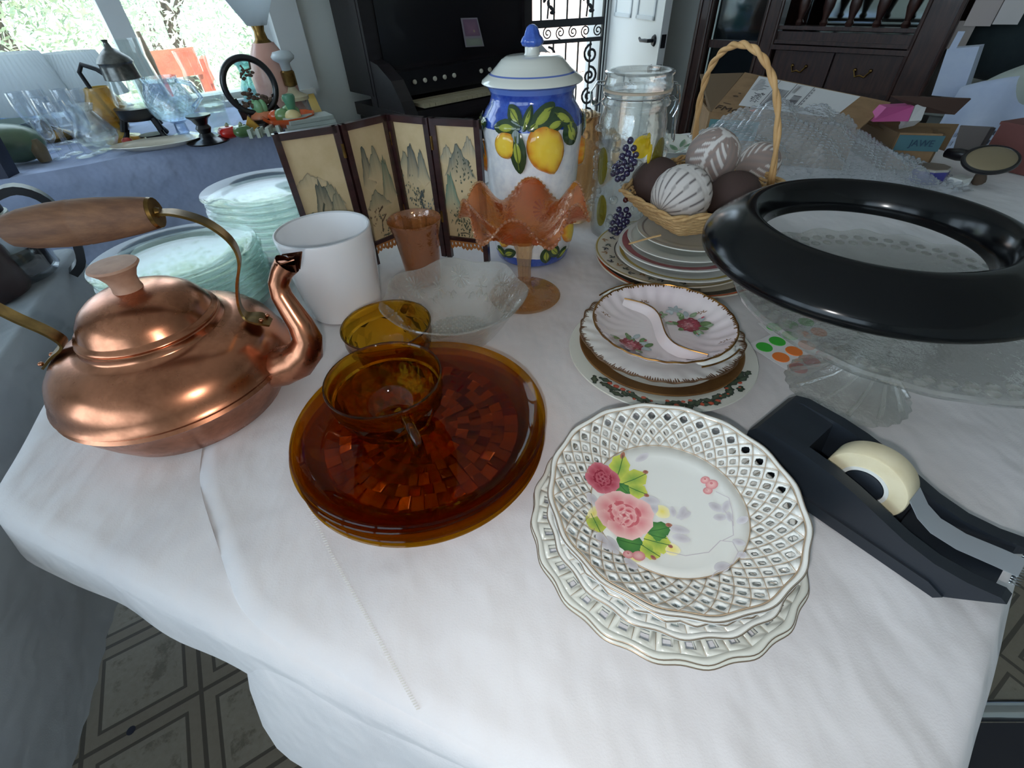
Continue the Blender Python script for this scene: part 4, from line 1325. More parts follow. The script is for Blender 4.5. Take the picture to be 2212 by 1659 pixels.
# ---- pierced plates in the foreground
PX, PY = .117, .195
def pierced(name, label, z, R, R0, z0, z1, rows, cols, kind, hole, scal, amp, mt_, well, goldlines=False, zig=False, cx=PX, cy=PY, slot=None):
    t = thing(name, label, 'plate', W(cx, cy, z), 0, 'pierced porcelain plates')
    Rl = R * .960
    def sc(a, r):
        k_ = max(0, (r - R0) / (R - R0)) ** 2
        w_ = cos(scal * a)
        if zig: w_ = 2 * abs(((scal * a / (2 * pi)) % 1) * 2 - 1) - 1
        return 1 + amp * k_ * w_
    def F(a, s_, l=0):       # s 0 inner edge, 1 outer edge of the pierced band
        r = R0 + (Rl - R0) * s_
        zz = z0 + (z1 - z0) * (s_ ** 1.15)
        r *= sc(a, r)
        return Vector((r * cos(a), r * sin(a), zz + l))
    mb = MB()
    mb.lathe([(r, zz) for r, zz in well] + [(R0, z0)], cols * 4)
    da = 2 * pi / cols
    if kind == 'diamond':
        hh = 1. / rows
        for j in range(0, rows + 1):
            sc_ = j * hh
            for i in range(cols):
                ac = (i + .5 * (j % 2)) * da
                out = [(ac + da / 2, sc_), (ac, sc_ + hh), (ac - da / 2, sc_), (ac, sc_ - hh)]
                if j == 0:
                    mb.add([F(ac + da / 2, 0), F(ac, hh), F(ac - da / 2, 0)], [(0, 1, 2)])
                elif j == rows:
                    mb.add([F(ac - da / 2, 1), F(ac, 1 - hh), F(ac + da / 2, 1)], [(0, 1, 2)])
                else:
                    h_ = hole * (.72 + .28 * j / rows)
                    sq = lambda q: (ac + (q[0] - ac) * h_, sc_ + (q[1] - sc_) * h_)
                    o8, i8 = [], []
                    for q in range(4):
                        p0, p1 = out[q], out[(q + 1) % 4]
                        pm = ((p0[0] + p1[0]) / 2, (p0[1] + p1[1]) / 2)
                        o8 += [p0, pm]
                        mid_in = (ac + (pm[0] - ac) * h_ * 1.12, sc_ + (pm[1] - sc_) * h_ * 1.12)
                        i8 += [(ac + (p0[0] - ac) * h_ * .90, sc_ + (p0[1] - sc_) * h_ * .90), mid_in]
                    vs = [F(*q) for q in o8] + [F(*q) for q in i8]
                    mb.add(vs, [(q, (q + 1) % 8, 8 + (q + 1) % 8, 8 + q) for q in range(8)])
    else:
        for j in range(rows):
            for i in range(cols):
                s0, s1 = j / rows, (j + 1) / rows
                a0_, a1_ = i * da, (i + 1) * da
                hs_, ha_ = (slot or (hole, hole))
                sm, am = (s0 + s1) / 2, (a0_ + a1_) / 2
                o4 = [(a0_, s0), (a1_, s0), (a1_, s1), (a0_, s1)]
                i4 = [(am + (q[0] - am) * ha_, sm + (q[1] - sm) * hs_) for q in o4]
                vs = [F(*q) for q in o4] + [F(*q) for q in i4]
                mb.add(vs, [(q, (q + 1) % 4, 4 + (q + 1) % 4, 4 + q) for q in range(4)])
    dz = (z1 - z0) / (Rl - R0) * (R - Rl) * .8
    n_ = 192
    rows_ = []
    for r, zz in ((Rl, z1), ((Rl + R) / 2, z1 + dz * .55), (R, z1 + dz)):
        rows_.append((r, zz))
    mb.lathe(rows_, n_, fn=lambda a, r, zz: (r * sc(a, r), zz))
    mb.build('plate', mt_, t, True, ang=35, solid=.0022)
    gl = MB()
    rim_stroke(gl, lambda a: Vector((R * sc(a, R) * cos(a), R * sc(a, R) * sin(a), z1 + dz - .0006)), n_ * 2 if zig else n_, .00065)
    gl.build('gilt_edge', mat(name + '_gilt', S(150, 132, 112), .3, metal=.7), t, ang=180)
    if goldlines:
        lines = MB()
        for i in range(cols):
            for sg in (1, -1):
                pth = [F((i + .5) * da + sg * da * .5 * q / 2, min(1, q / 2 / rows), .0006) for q in range(rows * 2 + 1)]
                lines.tube(pth, .00024, 4)
        lines.tube([F(2 * pi * q / 160, 1., .0006) for q in range(160)], .00045, 4, closed=True)
        lines.tube([F(2 * pi * q / 160, 0., .0006) for q in range(160)], .00045, 4, closed=True)
        lines.build('gilt_lattice_lines', mat('pale_gilt', S(196, 172, 144), .4, metal=.3), t, ang=180)
    else:
        lines = MB()
        for i in range(cols):
            lines.tube([F(i * da, q / 3, .0006) for q in range(4)], .00028, 4)
        lines.build('gilt_lines', mat(name + '_line', S(182, 168, 148), .4, metal=.4), t, ang=180)
    return t
WELL = [(0, 0), (.040, 0), (.050, .002)]
pierced('square_pierced_plate', 'lowest pierced porcelain plate, its wide plain rim lying on the cloth', .0012, .1055, .084, .0065, .0095, 1, 40, 'square', .4, 20, .010, GREY_CHINA, [(0, 0), (.056, 0), (.066, .002)], slot=(.45, .42))
pierced('square_pierced_plate', 'second plate from below with square slots in a wavy rim', .0062, .1038, .084, .0068, .0098, 1, 40, 'square', .4, 20, .012, GREY_CHINA, [(0, 0), (.056, 0), (.066, .002)], slot=(.50, .46), cx=PX - .001, cy=PY - .0005)
pierced('dotted_pierced_plate', 'middle plate with small gilt framed holes and wavy edge under the zigzag bowl', .0150, .0925, .064, .004, .0125, 2, 44, 'square', .4, 18, .012, WHITE_CHINA, WELL, slot=(.40, .40), cx=PX, cy=PY - .002)
pierced('zigzag_pierced_bowl', 'pierced bowl with zigzag gilt edge just below the rose painted top bowl', .0218, .0880, .056, .004, .0165, 3, 42, 'diamond', .5, 30, .014, WHITE_CHINA, WELL, zig=True, cx=PX, cy=PY - .002)
RP = W(PX, PY, .0285)
rb_ = pierced('rose_lattice_bowl', 'topmost pierced lattice bowl painted with pink roses and gilt lines', .0285, .0925, .0590, .0052, .0225, 5, 38, 'diamond', .60, 16, .009, WHITE_CHINA, [(0, 0), (.040, .0002), (.050, .0018)], goldlines=True, cx=PX, cy=PY)
def wz(r):
    return 0 if r < .04 else (.0018 * (r - .04) / .01 if r < .05 else .0018 + (r - .05) / .009 * .0034)
dm2 = lambda a, b, l: Vector((a, b, wz(sqrt(a * a + b * b)) + .0006 + l))
d = Decal(dm2)
def pp(px, py): return pxl(px, py, .0285, W(PX, PY, 0))
def pleaf(px, py, qx, qy, wd, c1, c2, jag=0.):
    (a0_, b0_), (a1_, b1_) = pp(px, py), pp(qx, qy)
    d.leaf((a0_ + a1_) / 2, (b0_ + b1_) / 2, sqrt((a1_ - a0_) ** 2 + (b1_ - b0_) ** 2), wd, atan2(b1_ - b0_, a1_ - a0_), c1, c2, 18, 1.3, jag=jag)
LIL, LIL2 = S(196, 190, 198), S(222, 220, 224)
for q in ((1372, 1000, 1400, 985, .006), (1268, 1075, 1290, 1100, .009), (1380, 1080, 1425, 1085, .010), (1390, 1095, 1432, 1105, .009), (1290, 1160, 1310, 1200, .010), (1310, 1165, 1330, 1210, .010), (1440, 1140, 1490, 1150, .007), (1450, 1160, 1492, 1168, .007), (1460, 1120, 1492, 1108, .006), (1470, 1125, 1478, 1095, .006), (1455, 1118, 1450, 1095, .005), (1530, 1088, 1560, 1105, .008), (1540, 1120, 1568, 1118, .006), (1560, 1110, 1572, 1085, .005), (1590, 1135, 1610, 1125, .006), (1575, 1130, 1572, 1108, .005), (1580, 1170, 1605, 1185, .006), (1590, 1200, 1603, 1215, .007), (1540, 1238, 1570, 1225, .008), (1345, 1215, 1375, 1240, .008)):
    pleaf(*q, LIL, LIL2)
d.build('painted_lilac_leaves', rb_)
for ln in ([(1438, 1192), (1480, 1202), (1530, 1195), (1555, 1170), (1580, 1175), (1590, 1200), (1578, 1225)], [(1560, 1100), (1580, 1130), (1582, 1160), (1560, 1170)], [(1545, 1065), (1572, 1080), (1580, 1110), (1582, 1140)], [(1580, 1225), (1540, 1245), (1530, 1258)]):
    d = Decal(dm2)
    d.stroke([pp(*q) for q in ln], .0006, S(206, 200, 206))
    d.build('painted_tendril', rb_)
d = Decal(dm2)
for q in ((1415, 1095, 1445, 1118, .012), (1430, 1185, 1470, 1190, .010), (1290, 1100, 1270, 1140, .008), (1355, 1210, 1385, 1215, .007)):
    pleaf(*q, S(246, 230, 120), S(250, 244, 200))
GRN, GRE, YLE = S(92, 152, 74), S(66, 124, 66), S(214, 220, 96)
for q in ((1330, 1040, 1345, 990, .013, 1), (1340, 1048, 1395, 1025, .014, 1), (1350, 1050, 1398, 1070, .012, 1), (1335, 1045, 1360, 1072, .011, 0), (1275, 1120, 1295, 1160, .013, 1), (1290, 1125, 1308, 1118, .008, 0), (1330, 1170, 1390, 1180, .016, 0), (1390, 1165, 1450, 1180, .014, 1), (1380, 1175, 1425, 1205, .012, 1), (1395, 1150, 1448, 1140, .010, 0), (1400, 1155, 1440, 1165, .012, 0)):
    pleaf(*q[:4], q[4] * 1.3, GRN if not q[5] else S(130, 172, 78), YLE if q[5] else GRE, .10)
    d.stroke([pp(q[0], q[1]), pp((q[0] + q[2]) / 2 + 1, (q[1] + q[3]) / 2 + 1), pp(q[2], q[3])], .0006, S(58, 112, 58))
for q in ((1340, 1000, 1346, 985, .004), (1388, 1022, 1400, 1020, .004), (1390, 1068, 1402, 1075, .004), (1440, 1180, 1456, 1184, .004), (1436, 1136, 1452, 1136, .004), (1402, 1200, 1416, 1212, .004)):
    pleaf(*q, S(150, 74, 80), S(190, 140, 110))
d.build('painted_leaves', rb_)
P1, P2, P3 = S(226, 140, 144), S(200, 88, 100), S(250, 208, 204)
D1, D2, D3 = S(176, 64, 84), S(146, 40, 62), S(214, 124, 138)
def bigrose(cx, cy, s_, A_, B_, C_, n=8):
    d = Decal(lambda a, b, l: dm2(a, b, l + .0003))
    a, b = pp(cx, cy)
    rq = random.Random(int(cx))
    for kk in range(n):
        th = 2 * pi * kk / n + .2
        q = rq.uniform(.85, 1.12)
        x, y = a + cos(th) * s_ * .60 * q, b + sin(th) * s_ * .60 * q
        d.leaf(x, y, s_ * .98, s_ * .74, th + pi / 2 + rq.uniform(-.3, .3), A_, C_, 16, 1., jag=.05)
        d.leaf(x - cos(th) * s_ * .16, y - sin(th) * s_ * .16, s_ * .78, s_ * .36, th + pi / 2, B_, A_, 12, 1.2)
    for kk in range(6):
        th = 2 * pi * kk / 6 + .7
        x, y = a + cos(th) * s_ * .30, b + sin(th) * s_ * .30
        d.leaf(x, y, s_ * .66, s_ * .42, th + pi / 2 + .35, A_, C_, 14, 1.)
        d.leaf(x - cos(th) * s_ * .06, y - sin(th) * s_ * .06, s_ * .44, s_ * .20, th + pi / 2 + .35, B_, A_, 10, 1.2)
    for kk in range(4):
        th = 2 * pi * kk / 4
        d.leaf(a + cos(th) * s_ * .12, b + sin(th) * s_ * .12, s_ * .36, s_ * .16, th + pi / 2 + .5, C_, B_, 10, 1.2)
    d.disc(a, b, s_ * .07, B_, B_, 8)
    d.build('painted_rose', rb_)
bigrose(1301, 1041, .0145, D1, D2, D3)
bigrose(1348, 1115, .0225, P1, P2, P3)
for (px, py, s_) in ((1355, 1205, .0042), (1378, 1206, .0052), (1522, 1040, .004), (1536, 1050, .0052), (1528, 1062, .004)):
    d = Decal(lambda a, b, l: dm2(a, b, l + .0003))
    a, b = pp(px, py)
    d.leaf(a, b, s_ * 2, s_ * 1.6, .4, P3, P1, 12, 1.)
    d.leaf(a, b + s_ * .2, s_ * .9, s_ * .8, .4, P1, P2, 10, 1.)
    d.build('painted_bud', rb_)

# ---- cake stand and the black glass ring on it
CX, CY = .362, .352
t = thing('glass_cake_stand', 'clear pressed glass cake stand with scalloped foot under the black ring', 'cake stand', W(CX, CY))
scl = lambda a, r, z: (r * (1 + (.018 * cos(26 * a) if r > .05 else 0)), z)
MB().lathe([(0, .010), (.03, .007), (.048, .004), (.0575, .002), (.0595, .0008), (.0590, .0), (.056, .004), (.045, .014), (.033, .026), (.022, .042), (.0155, .062), (.0165, .080), (.025, .093), (.040, .102), (.040, .106), (0, .106)], 104, fn=scl).build('foot', CLEARP, t, ang=50)
sw = MB()
for kk in range(12):
    a = 2 * pi * kk / 12
    sw.tube([Vector((r * cos(a + tw), r * sin(a + tw), z)) for r, z, tw in ((.054, .006, 0), (.044, .0165, .12), (.032, .0285, .3), (.022, .0435, .55))], [.0028, .0024, .0016, .0008], 6)
sw.build('pressed_swirls', CLEARP, t)
wavy = lambda a, r, z: (r * (1 + (.010 * cos(20 * a) if r > .12 else 0)), z + (.0015 * cos(20 * a) if r > .12 else 0))
MB().lathe([(r_, z_ + .008) for r_, z_ in [(0, .0985), (.05, .0985), (.115, .1005), (.134, .1045), (.1425, .1085), (.1455, .1070), (.1440, .1030), (.137, .0985), (.118, .0945), (.04, .0925), (0, .0925)]], 140, fn=wavy).build('plate', CLEARP, t, ang=50)
lt = MB()
for j in range(2):
    for i in range(56):
        a = 2 * pi * (i + .5 * (j % 2)) / 56
        r = .1215 + j * .0095
        z = .1092 + max(0, (r - .115) / .019) * .004
        lt.ell((r * cos(a), r * sin(a), z), (.0050, .0050, .0016), 8, 5)
lt.build('pressed_cells', CLEARP, t)
t = tag(MB().lathe([(.0990, .1390), (.103, .1460), (.1080, .1475), (.118, .1405), (.132, .130), (.1405, .1235), (.1455, .1205), (.1490, .1235), (.1495, .1285), (.1465, .1345), (.138, .1425), (.126, .1515), (.116, .1575), (.1095, .1595), (.1045, .1580), (.0990, .1510), (.0950, .1400), (.0930, .1310), (.0940, .1295), (.0960, .1310), (.0990, .1390)], 120).build('black_glass_ring', BLACK_GLASS, None, ang=180), 'large glossy black ring with rolled rim, lying on the glass cake stand', 'ring')
at0(t, W(.349, .405, .0075))

# ---- sticker sheets
GRS, ORS, RDS = mat('green_sticker', S(62, 190, 60), .45), mat('orange_sticker', S(252, 136, 58), .45), mat('coral_sticker', S(236, 70, 84), .45)
SHEET = mat('glossy_label_sheet', S(238, 238, 240), .3)
def stickers(label, o, rz, z, cols, rows, skip=()):
    t = thing('sticker_sheet', label, 'stickers', Vector((o.x, o.y, T + z)), rz, 'round price sticker sheets')
    MB().box(((cols - 1) * .0115, -(rows - 1) * .0115, 0), (cols * .023 + .004, rows * .023 + .004, .0006)).build('sheet', SHEET, t, False)
    for j in range(rows):
        for i in range(cols):
            if (i, j) in skip: continue
            MB().lathe([(0, .0009), (.0092, .0009), (.0095, .0003)], 20, c=(i * .023, -j * .023, 0)).build('sticker', (GRS, ORS, RDS)[j % 3], t)
p0, p1 = on(1650, 752), on(1688, 735)
stickers('white sheet of green, orange and coral round stickers beside the rose dish', p0, atan2(p1.y - p0.y, p1.x - p0.x), .0012, 3, 3, )
stickers('second sticker sheet half covered, its orange dots showing behind the first sheet', on(1672, 708), atan2(p1.y - p0.y, p1.x - p0.x) - .28, .0004, 3, 2)

# ---- tape dispenser
TO = (.2065, .2605)
TA = atan2(-.816, .578)
t = thing('tape_dispenser', 'black desk tape dispenser with a roll of clear tape in the right foreground', 'tape dispenser', W(*TO), TA)
prof = [(0, 0), (-.001, .040), (.004, .047), (.014, .0505), (.045, .0500), (.065, .0475), (.085, .0430), (.105, .0365), (.125, .0300), (.145, .0270), (.163, .0290), (.178, .0340), (.182, .0320), (.168, .013), (.158, 0)]
Rx = Matrix(((1, 0, 0), (0, 0, 1), (0, 1, 0)))      # prism height becomes the width
TW = .066
b_ = MB()
b_.prism(prof, 0, .011, M=Rx)
b_.prism(prof, TW - .011, TW, M=Rx)
b_.prism([(0, 0), (-.001, .040), (.004, .047), (.014, .0496), (.042, .0470), (.046, .010), (.158, .004), (.158, 0)], .011, TW - .011, M=Rx)
b_.prism([(.118, .004), (.118, .0175), (.142, .0180), (.160, .0230), (.174, .0300), (.168, .013), (.158, .004)], .011, TW - .011, M=Rx)
b_.build('body', BLACK_PLASTIC, t, True, ang=30)
b_ = MB()
b_.prism([(-.003, 0), (-.003, .011), (.150, .011), (.161, .006), (.158, 0)], -.0022, 0, M=Rx)
b_.build('base_trim', BLACK_PLASTIC, t, False)
My = Matrix(((1, 0, 0), (0, 0, 1), (0, -1, 0)))
RCc = (.085, TW / 2 + .001, .0335)
TAPEM = mat('cream_tape', S(232, 222, 190), .4, col2=S(224, 212, 176), nscale=50)
MB().lathe([(.0170, -.0105), (.0285, -.0105), (.0292, -.0095), (.0292, .0095), (.0285, .0105), (.0170, .0105), (.0170, -.0105)], 64, c=RCc, M=My).build('tape_roll', TAPEM, t, ang=50)
MB().lathe([(.0142, -.0112), (.0170, -.0112), (.0170, .0112), (.0142, .0112), (.0142, -.0112)], 48, c=RCc, M=My).build('tape_core', WHITEPLASTIC, t, ang=50)
MB().lathe([(0, -.0125), (.0100, -.0125), (.0135, -.0115), (.0142, -.009), (.0142, .0125), (0, .0125)], 32, c=RCc, M=My).build('hub', BLACK_PLASTIC, t, ang=50)
TAPES = mat('matte_clear_tape', S(176, 184, 192), .35, trans=.3)
MB().ribbon([(RCc[0] + .0275, RCc[1], .0435), (RCc[0] + .038, RCc[1], .0330), (.134, RCc[1], .0275), (.150, RCc[1], .0272), (.168, RCc[1], .0322), (.180, RCc[1], .0350)], .0195, .0004, (0, 1, 0)).build('tape_strip', TAPES, t)
ct = MB()
for i in range(12):
    y = .018 + i * .0027
    ct.add([(.178, y, .0322), (.178, y + .0027, .0322), (.1835, y + .00135, .0335)], [(0, 1, 2)])
ct.build('cutter', CHROME, t, solid=.0006)

# ---- the plates under the basket
def dinner(name, label, x, y, z, R, depth, mt_, bands, cat='plate'):
    t = thing(name, label, cat, W(x, y, z))
    MB().lathe([(0, .0035), (R * .60, .0035), (R * .68, .0055), (R * .80, depth * .75), (R * .97, depth), (R, depth + .0005), (R * 1.004, depth - .001), (R * .82, depth * .5), (R * .66, .0008), (R * .6, 0), (0, .001)], 80).build('dish', mt_, t, ang=60)
    for nm, r0, r1, bm_ in bands:
        zf = lambda r: (depth * .75 + (r / R - .80) / .17 * depth * .25) if r > R * .8 else .0055 + (r / R - .68) / .12 * (depth * .75 - .0055)
        MB().lathe([(r0, zf(r0) + .0004), ((r0 + r1) / 2, zf((r0 + r1) / 2) + .0005), (r1, zf(r1) + .0004)], 96).build(nm, bm_, t, ang=180)
    return t, R, depth
ORB, BLB = mat('orange_band', S(206, 92, 52), .2, coat=.4), mat('dark_band', S(70, 66, 60), .2, coat=.4)
MAR, OCH = mat('maroon_band', S(150, 70, 78), .2, coat=.4, col2=S(170, 96, 100), nscale=30), mat('ochre_band', S(176, 150, 70), .2, coat=.4)
CREAM = mat('cream_china', S(222, 214, 196), .15, coat=.5)
dinner('orange_rimmed_plate', 'cream plate with dark and orange rim bands, lowest of the stack below the basket', .275, .661, .001, .131, .009, CREAM, [('dark_band', .115, .1255, BLB), ('orange_line', .1262, .1300, ORB)])
t, R, dpt = dinner('flower_border_plate', 'cream plate with a border of small dark flowers, second lowest below the basket', .262, .664, .0065, .1200, .0120, CREAM, [('ochre_line', .1165, .1185, OCH), ('inner_line', .088, .0895, BLB)])
d = Decal(lambda a, b, l: Vector((a, b, .0120 * (.75 + (sqrt(a * a + b * b) / R - .8) / .17 * .25) + .0005 + l)))
for i in range(44):
    th = 2 * pi * i / 44
    r = .103 + .005 * sin(i * 2.4)
    cc = [(S(60, 66, 84), S(44, 50, 66)), (S(150, 100, 60), S(176, 130, 70)), (S(70, 80, 66), S(56, 64, 56))][i % 3]
    for q in range(3):
        d.leaf(cos(th) * r + .003 * cos(q * 2.1 + i), sin(th) * r + .003 * sin(q * 2.1 + i), .0075, .0032, th + q * 1.1, cc[0], cc[1], 8)
d.build('painted_border', t)
dinner('ochre_banded_plate', 'white plate with an ochre band, middle of the stack below the basket', .268, .640, .0165, .0985, .0110, WHITE_CHINA, [('ochre_band', .0875, .0935, OCH)])
dinner('maroon_banded_plate', 'white plate with a maroon band, third from the top below the basket', .269, .650, .0250, .0945, .0110, WHITE_CHINA, [('maroon_band', .078, .0895, MAR)])
dinner('plain_grey_plate', 'plain greyish plate with white edge, second from the top below the basket', .274, .655, .0335, .0860, .0095, GREY_CHINA, [('white_line', .080, .0845, WHITE_CHINA)])
dinner('plain_grey_plate', 'small plain plate lying directly beneath the basket', .285, .668, .0405, .0800, .0090, GREY_CHINA, [('grey_line', .070, .073, mat('grey_band', S(160, 156, 154), .3))])

# ---- basket of carved balls
BO = Vector((.305, .715, 0))
BZ0, BZ1 = .0465, .098
RIMP = [(.178, .700), (.222, .582), (.350, .602), (.425, .695), (.405, .810), (.335, .862), (.250, .800)]
def rimloop(s_, z, n=112, w_=0., ph=0):
    pts = []
    N = len(RIMP)
    ct_ = Vector((.300, .705))
    for i in range(n):
        f = i / n * N
        k0 = int(f); f -= k0
        a, b = Vector(RIMP[k0 % N]), Vector(RIMP[(k0 + 1) % N])
        pts.append(a.lerp(b, f))
    for _ in range(3):
        pts = [(pts[i - 1] + 2 * pts[i] + pts[(i + 1) % n]) / 4 for i in range(n)]
    out = []
    for i, p in enumerate(pts):
        v = (p - ct_)
        q = ct_ + v * s_ + v.normalized() * w_ * (1 if (i // 2 + ph) % 2 else -1)
        out.append(Vector((q.x - BO.x, q.y - BO.y, z)))
    return out
t = thing('wicker_basket', 'pale wicker basket with tall twisted handle holding carved balls', 'basket', W(BO.x, BO.y))
wv = MB()
NR = 13
for k_ in range(NR):
    f = k_ / (NR - 1)
    wv.tube(rimloop(.50 + .50 * f ** .8, BZ0 + .004 + (BZ1 - BZ0 - .004) * f, 112, .0011, k_ % 2), .0023, 6, closed=True)
for q in range(8):
    f = q / 8
    wv.tube(rimloop(max(.03, .5 * f), BZ0 + .003, 56, .0008, q % 2), .0034, 5, closed=True)
wv.build('woven_body', WICKER, t, ang=180)
sk = MB()
l0, l1, l2 = rimloop(.50, BZ0 + .003), rimloop(.78, BZ0 + .03), rimloop(1., BZ1)
for i in range(0, 112, 4):
    sk.tube([l0[i], l1[i], l2[i]], .0016, 5)
sk.build('stakes', WICKER, t, ang=180)
rm = MB()
base = rimloop(1.01, BZ1 + .002, 224)
for ph in (0, pi):
    pts = []
    for i, p in enumerate(base):
        an = i * .42 + ph
        rd_ = Vector((p.x, p.y, 0)).normalized()
        pts.append(p + rd_ * .0023 * cos(an) + Vector((0, 0, .0023 * sin(an))))
    rm.tube(pts, .0025, 6, closed=True)
rm.build('braided_rim', WICKER, t, ang=180)
hd = MB()
E1, E2, TP = Vector((.342, .862, .095)) - BO, Vector((.412, .704, .090)) - BO, Vector((.333, .760, .278)) - BO
ctl = []
for q in range(61):
    s_ = q / 60
    an = pi * s_
    h_ = sin(an) ** .62
    base_ = E1.lerp(E2, (1 - cos(an)) / 2 * .94 + .03 + .03 * (s_ - .5))
    p = base_ + Vector((0, 0, .172 * h_))
    p.x += -.030 * h_
    ctl.append(p)
for ph in (0, pi):
    pts = []
    for q, p in enumerate(ctl):
        tg = (ctl[min(q + 1, 60)] - ctl[max(q - 1, 0)]).normalized()
        n1 = tg.cross(Vector((.9, .4, .1))).normalized()
        n2 = tg.cross(n1)
        an = q * .62 + ph
        pts.append(p + (n1 * cos(an) + n2 * sin(an)) * .0021)
    hd.tube(pts, .0033, 8)
hd.build('twisted_handle', mat('peeled_withy', S(222, 178, 122), .6, col2=S(198, 152, 98), nscale=30, nstretch=(1, 1, .3)), t, ang=180)
ls = MB().tube([Vector(on(1428, 508, .075)) - W(BO.x, BO.y), Vector(on(1400, 515, .07)) - W(BO.x, BO.y), Vector(on(1358, 527, .062)) - W(BO.x, BO.y)], .0013, 5)
ls.build('loose_strand', WICKER, t)
CARVED = paint('chalky_carving', .8, 0)
def ball(name, label, x, y, z, r, colf, relief, axis=(0, 0, 1)):
    R = Vector(axis).to_track_quat('Z', 'X').to_matrix()
    mb = MB()
    nu, nv = 96, 56
    mb.ell((0, 0, 0), (r, r, r), nu, nv, M=R, fn=lambda q, a, ph: q * (1 + relief(a, ph)))
    mb.c = [colf(2 * pi * i / nu, pi * j_ / nv) for j_ in range(nv + 1) for i in range(nu)]
    return tag(at0(mb.build(name, CARVED, None, ang=180), W(x, y, z)), label, 'ball', 'carved decorative balls in the basket')
WH, GRB, DKB, BRN = S(222, 216, 212), S(150, 136, 132), S(92, 82, 84), S(164, 142, 134)
def mixc(a, b, f): return tuple(a[i] * (1 - f) + b[i] * f for i in range(3)) + (1,)
def c1f(a, ph):
    if abs(ph - 1.75) < .13: return WH
    k_ = abs(sin(9 * a + .25 * sin(3 * ph)))
    if ph > 1.75: return mixc(WH, DKB if k_ < .16 else GRB, 1 if k_ < .3 else .12)
    return mixc(WH, DKB, 1 if k_ < .2 else (.5 if k_ < .35 else .08))
r1f = lambda a, ph: .03 * abs(sin(9 * a + .25 * sin(3 * ph))) ** .5 * (sin(ph) ** .5) - (.02 if abs(ph - 1.75) < .13 else 0)
ball('carved_ball', 'large chalk white carved ball with converging grooves, at the front of the basket', .258, .664, .100, .0415, c1f, r1f, (-.75, -.45, -.28))
def c2f(a, ph):
    for (a0_, w_, p0, p1) in ((0, .10, 0, 2.6), (2.1, .10, 0, 2.6), (4.2, .10, 0, 2.6)):
        if abs(((a - a0_ + .25 * sin(ph * 2) + pi) % (2 * pi)) - pi) * sin(ph) < .075 and ph < 2.9: return WH
    if ph < .22: return WH
    st = abs(((a * 3 / (2 * pi)) % 1) - .5) * 2
    q = abs(sin(ph * 9 + 8 * st))
    if .35 < st < .9 and q > .80 and .5 < ph < 2.4: return WH
    return mixc(BRN, GRB, .5 + .5 * sin(a * 17 + ph * 9))
r2f = lambda a, ph: .02 if c2f(a, ph) == WH else 0
ball('carved_ball', 'brown ball with carved white ribs and star, at the back of the basket', .327, .748, .128, .0395, c2f, r2f, (.15, -.35, .8))
ball('carved_ball', 'small striped brown and white ball beside the right end of the handle', .418, .775, .105, .033, c2f, r2f, (.8, -.3, .4))
brn = lambda a, ph: S(72, 54, 50)
ball('brown_ball', 'plain dark brown ball on the left, behind the white carved one', .2425, .739, .0935, .0395, brn, lambda a, ph: .004 * sin(a * 23) * sin(ph * 19))
ball('brown_ball', 'plain dark brown ball at the right, next to the black ring', .346, .682, .0865, .0385, brn, lambda a, ph: .004 * sin(a * 23) * sin(ph * 19))

# ================================================================== boxes and bubble wrap at the back of the display table
def lerp4(q, s_, t_):         # q = TL, TR, BR, BL ; s along the top, t downwards
    a = q[0].lerp(q[1], s_)
    b = q[3].lerp(q[2], s_)
    return a.lerp(b, t_)
LBL = mat('white_label_paper', S(222, 222, 224), .6)
t = thing('cardboard_box', 'open brown cardboard box with a large white shipping label on its flap', 'box', W(.72, 1.28))
bo_ = W(.72, 1.28)
FQ = [on(1609, 156, .150), on(1925, 221, .112), on(1857, 277, .062), on(1537, 241, .100)]
fn_ = (FQ[1] - FQ[0]).cross(FQ[3] - FQ[0]).normalized()
_d = ray(1857, 277)
FQ[2] = CAM + _d * ((FQ[0] - CAM).dot(fn_) / _d.dot(fn_))
if fn_.z < 0: fn_ = -fn_
MB().slab([q - bo_ for q in (FQ[0], FQ[3], FQ[2], FQ[1])], .004).build('flap', CARD, t, False)
LQ = [on(1512, 160, .135), on(1607, 157, .149), on(1537, 241, .099), on(1530, 238, .097)]
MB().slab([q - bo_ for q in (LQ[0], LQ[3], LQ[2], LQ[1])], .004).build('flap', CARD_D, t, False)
bd = MB()
g0, g1 = FQ[3] - bo_, FQ[2] - bo_
bk = Vector((.03, .17, 0))
zt = .055
def zs(p, z): return Vector((p.x, p.y, z))
bd.slab([zs(g0, 0), zs(g1, 0), zs(g1, g1.z - .002), zs(g0, g0.z - .002)], .004)
bd.slab([zs(g0 + bk, 0), zs(g1 + bk, 0), zs(g1 + bk, .07), zs(g0 + bk, .10)], .004)
bd.slab([zs(g0, 0), zs(g0 + bk, 0), zs(g0 + bk, .10), zs(g0, g0.z - .002)], .004)
bd.slab([zs(g1, 0), zs(g1 + bk, 0), zs(g1 + bk, .07), zs(g1, g1.z - .002)], .004)
bd.slab([zs(g0, .002), zs(g1, .002), zs(g1 + bk, .002), zs(g0 + bk, .002)], .003)
bd.build('body', CARD, t, False)
MB().slab([zs(g0, .045) + Vector((0, -.003, 0)), zs(g0.lerp(g1, .35), .045) + Vector((0, -.003, 0)), zs(g0.lerp(g1, .35), .085) + Vector((0, -.003, 0)), zs(g0, .085) + Vector((0, -.003, 0))], .002).build('teal_print', mat('teal_print', S(96, 140, 144), .8), t, False)
fm = lambda a, b, l: lerp4(FQ, a, b) - bo_ + fn_ * (.0006 + l)
d = Decal(fm)
LB = [(.115, .03), (.815, .03), (.79, .80), (.145, .80)]
INKC = S(96, 92, 100)
d.poly(LB, (.46, .4), S(226, 226, 228), S(226, 226, 228))
d.build('shipping_label', t, PRINT)
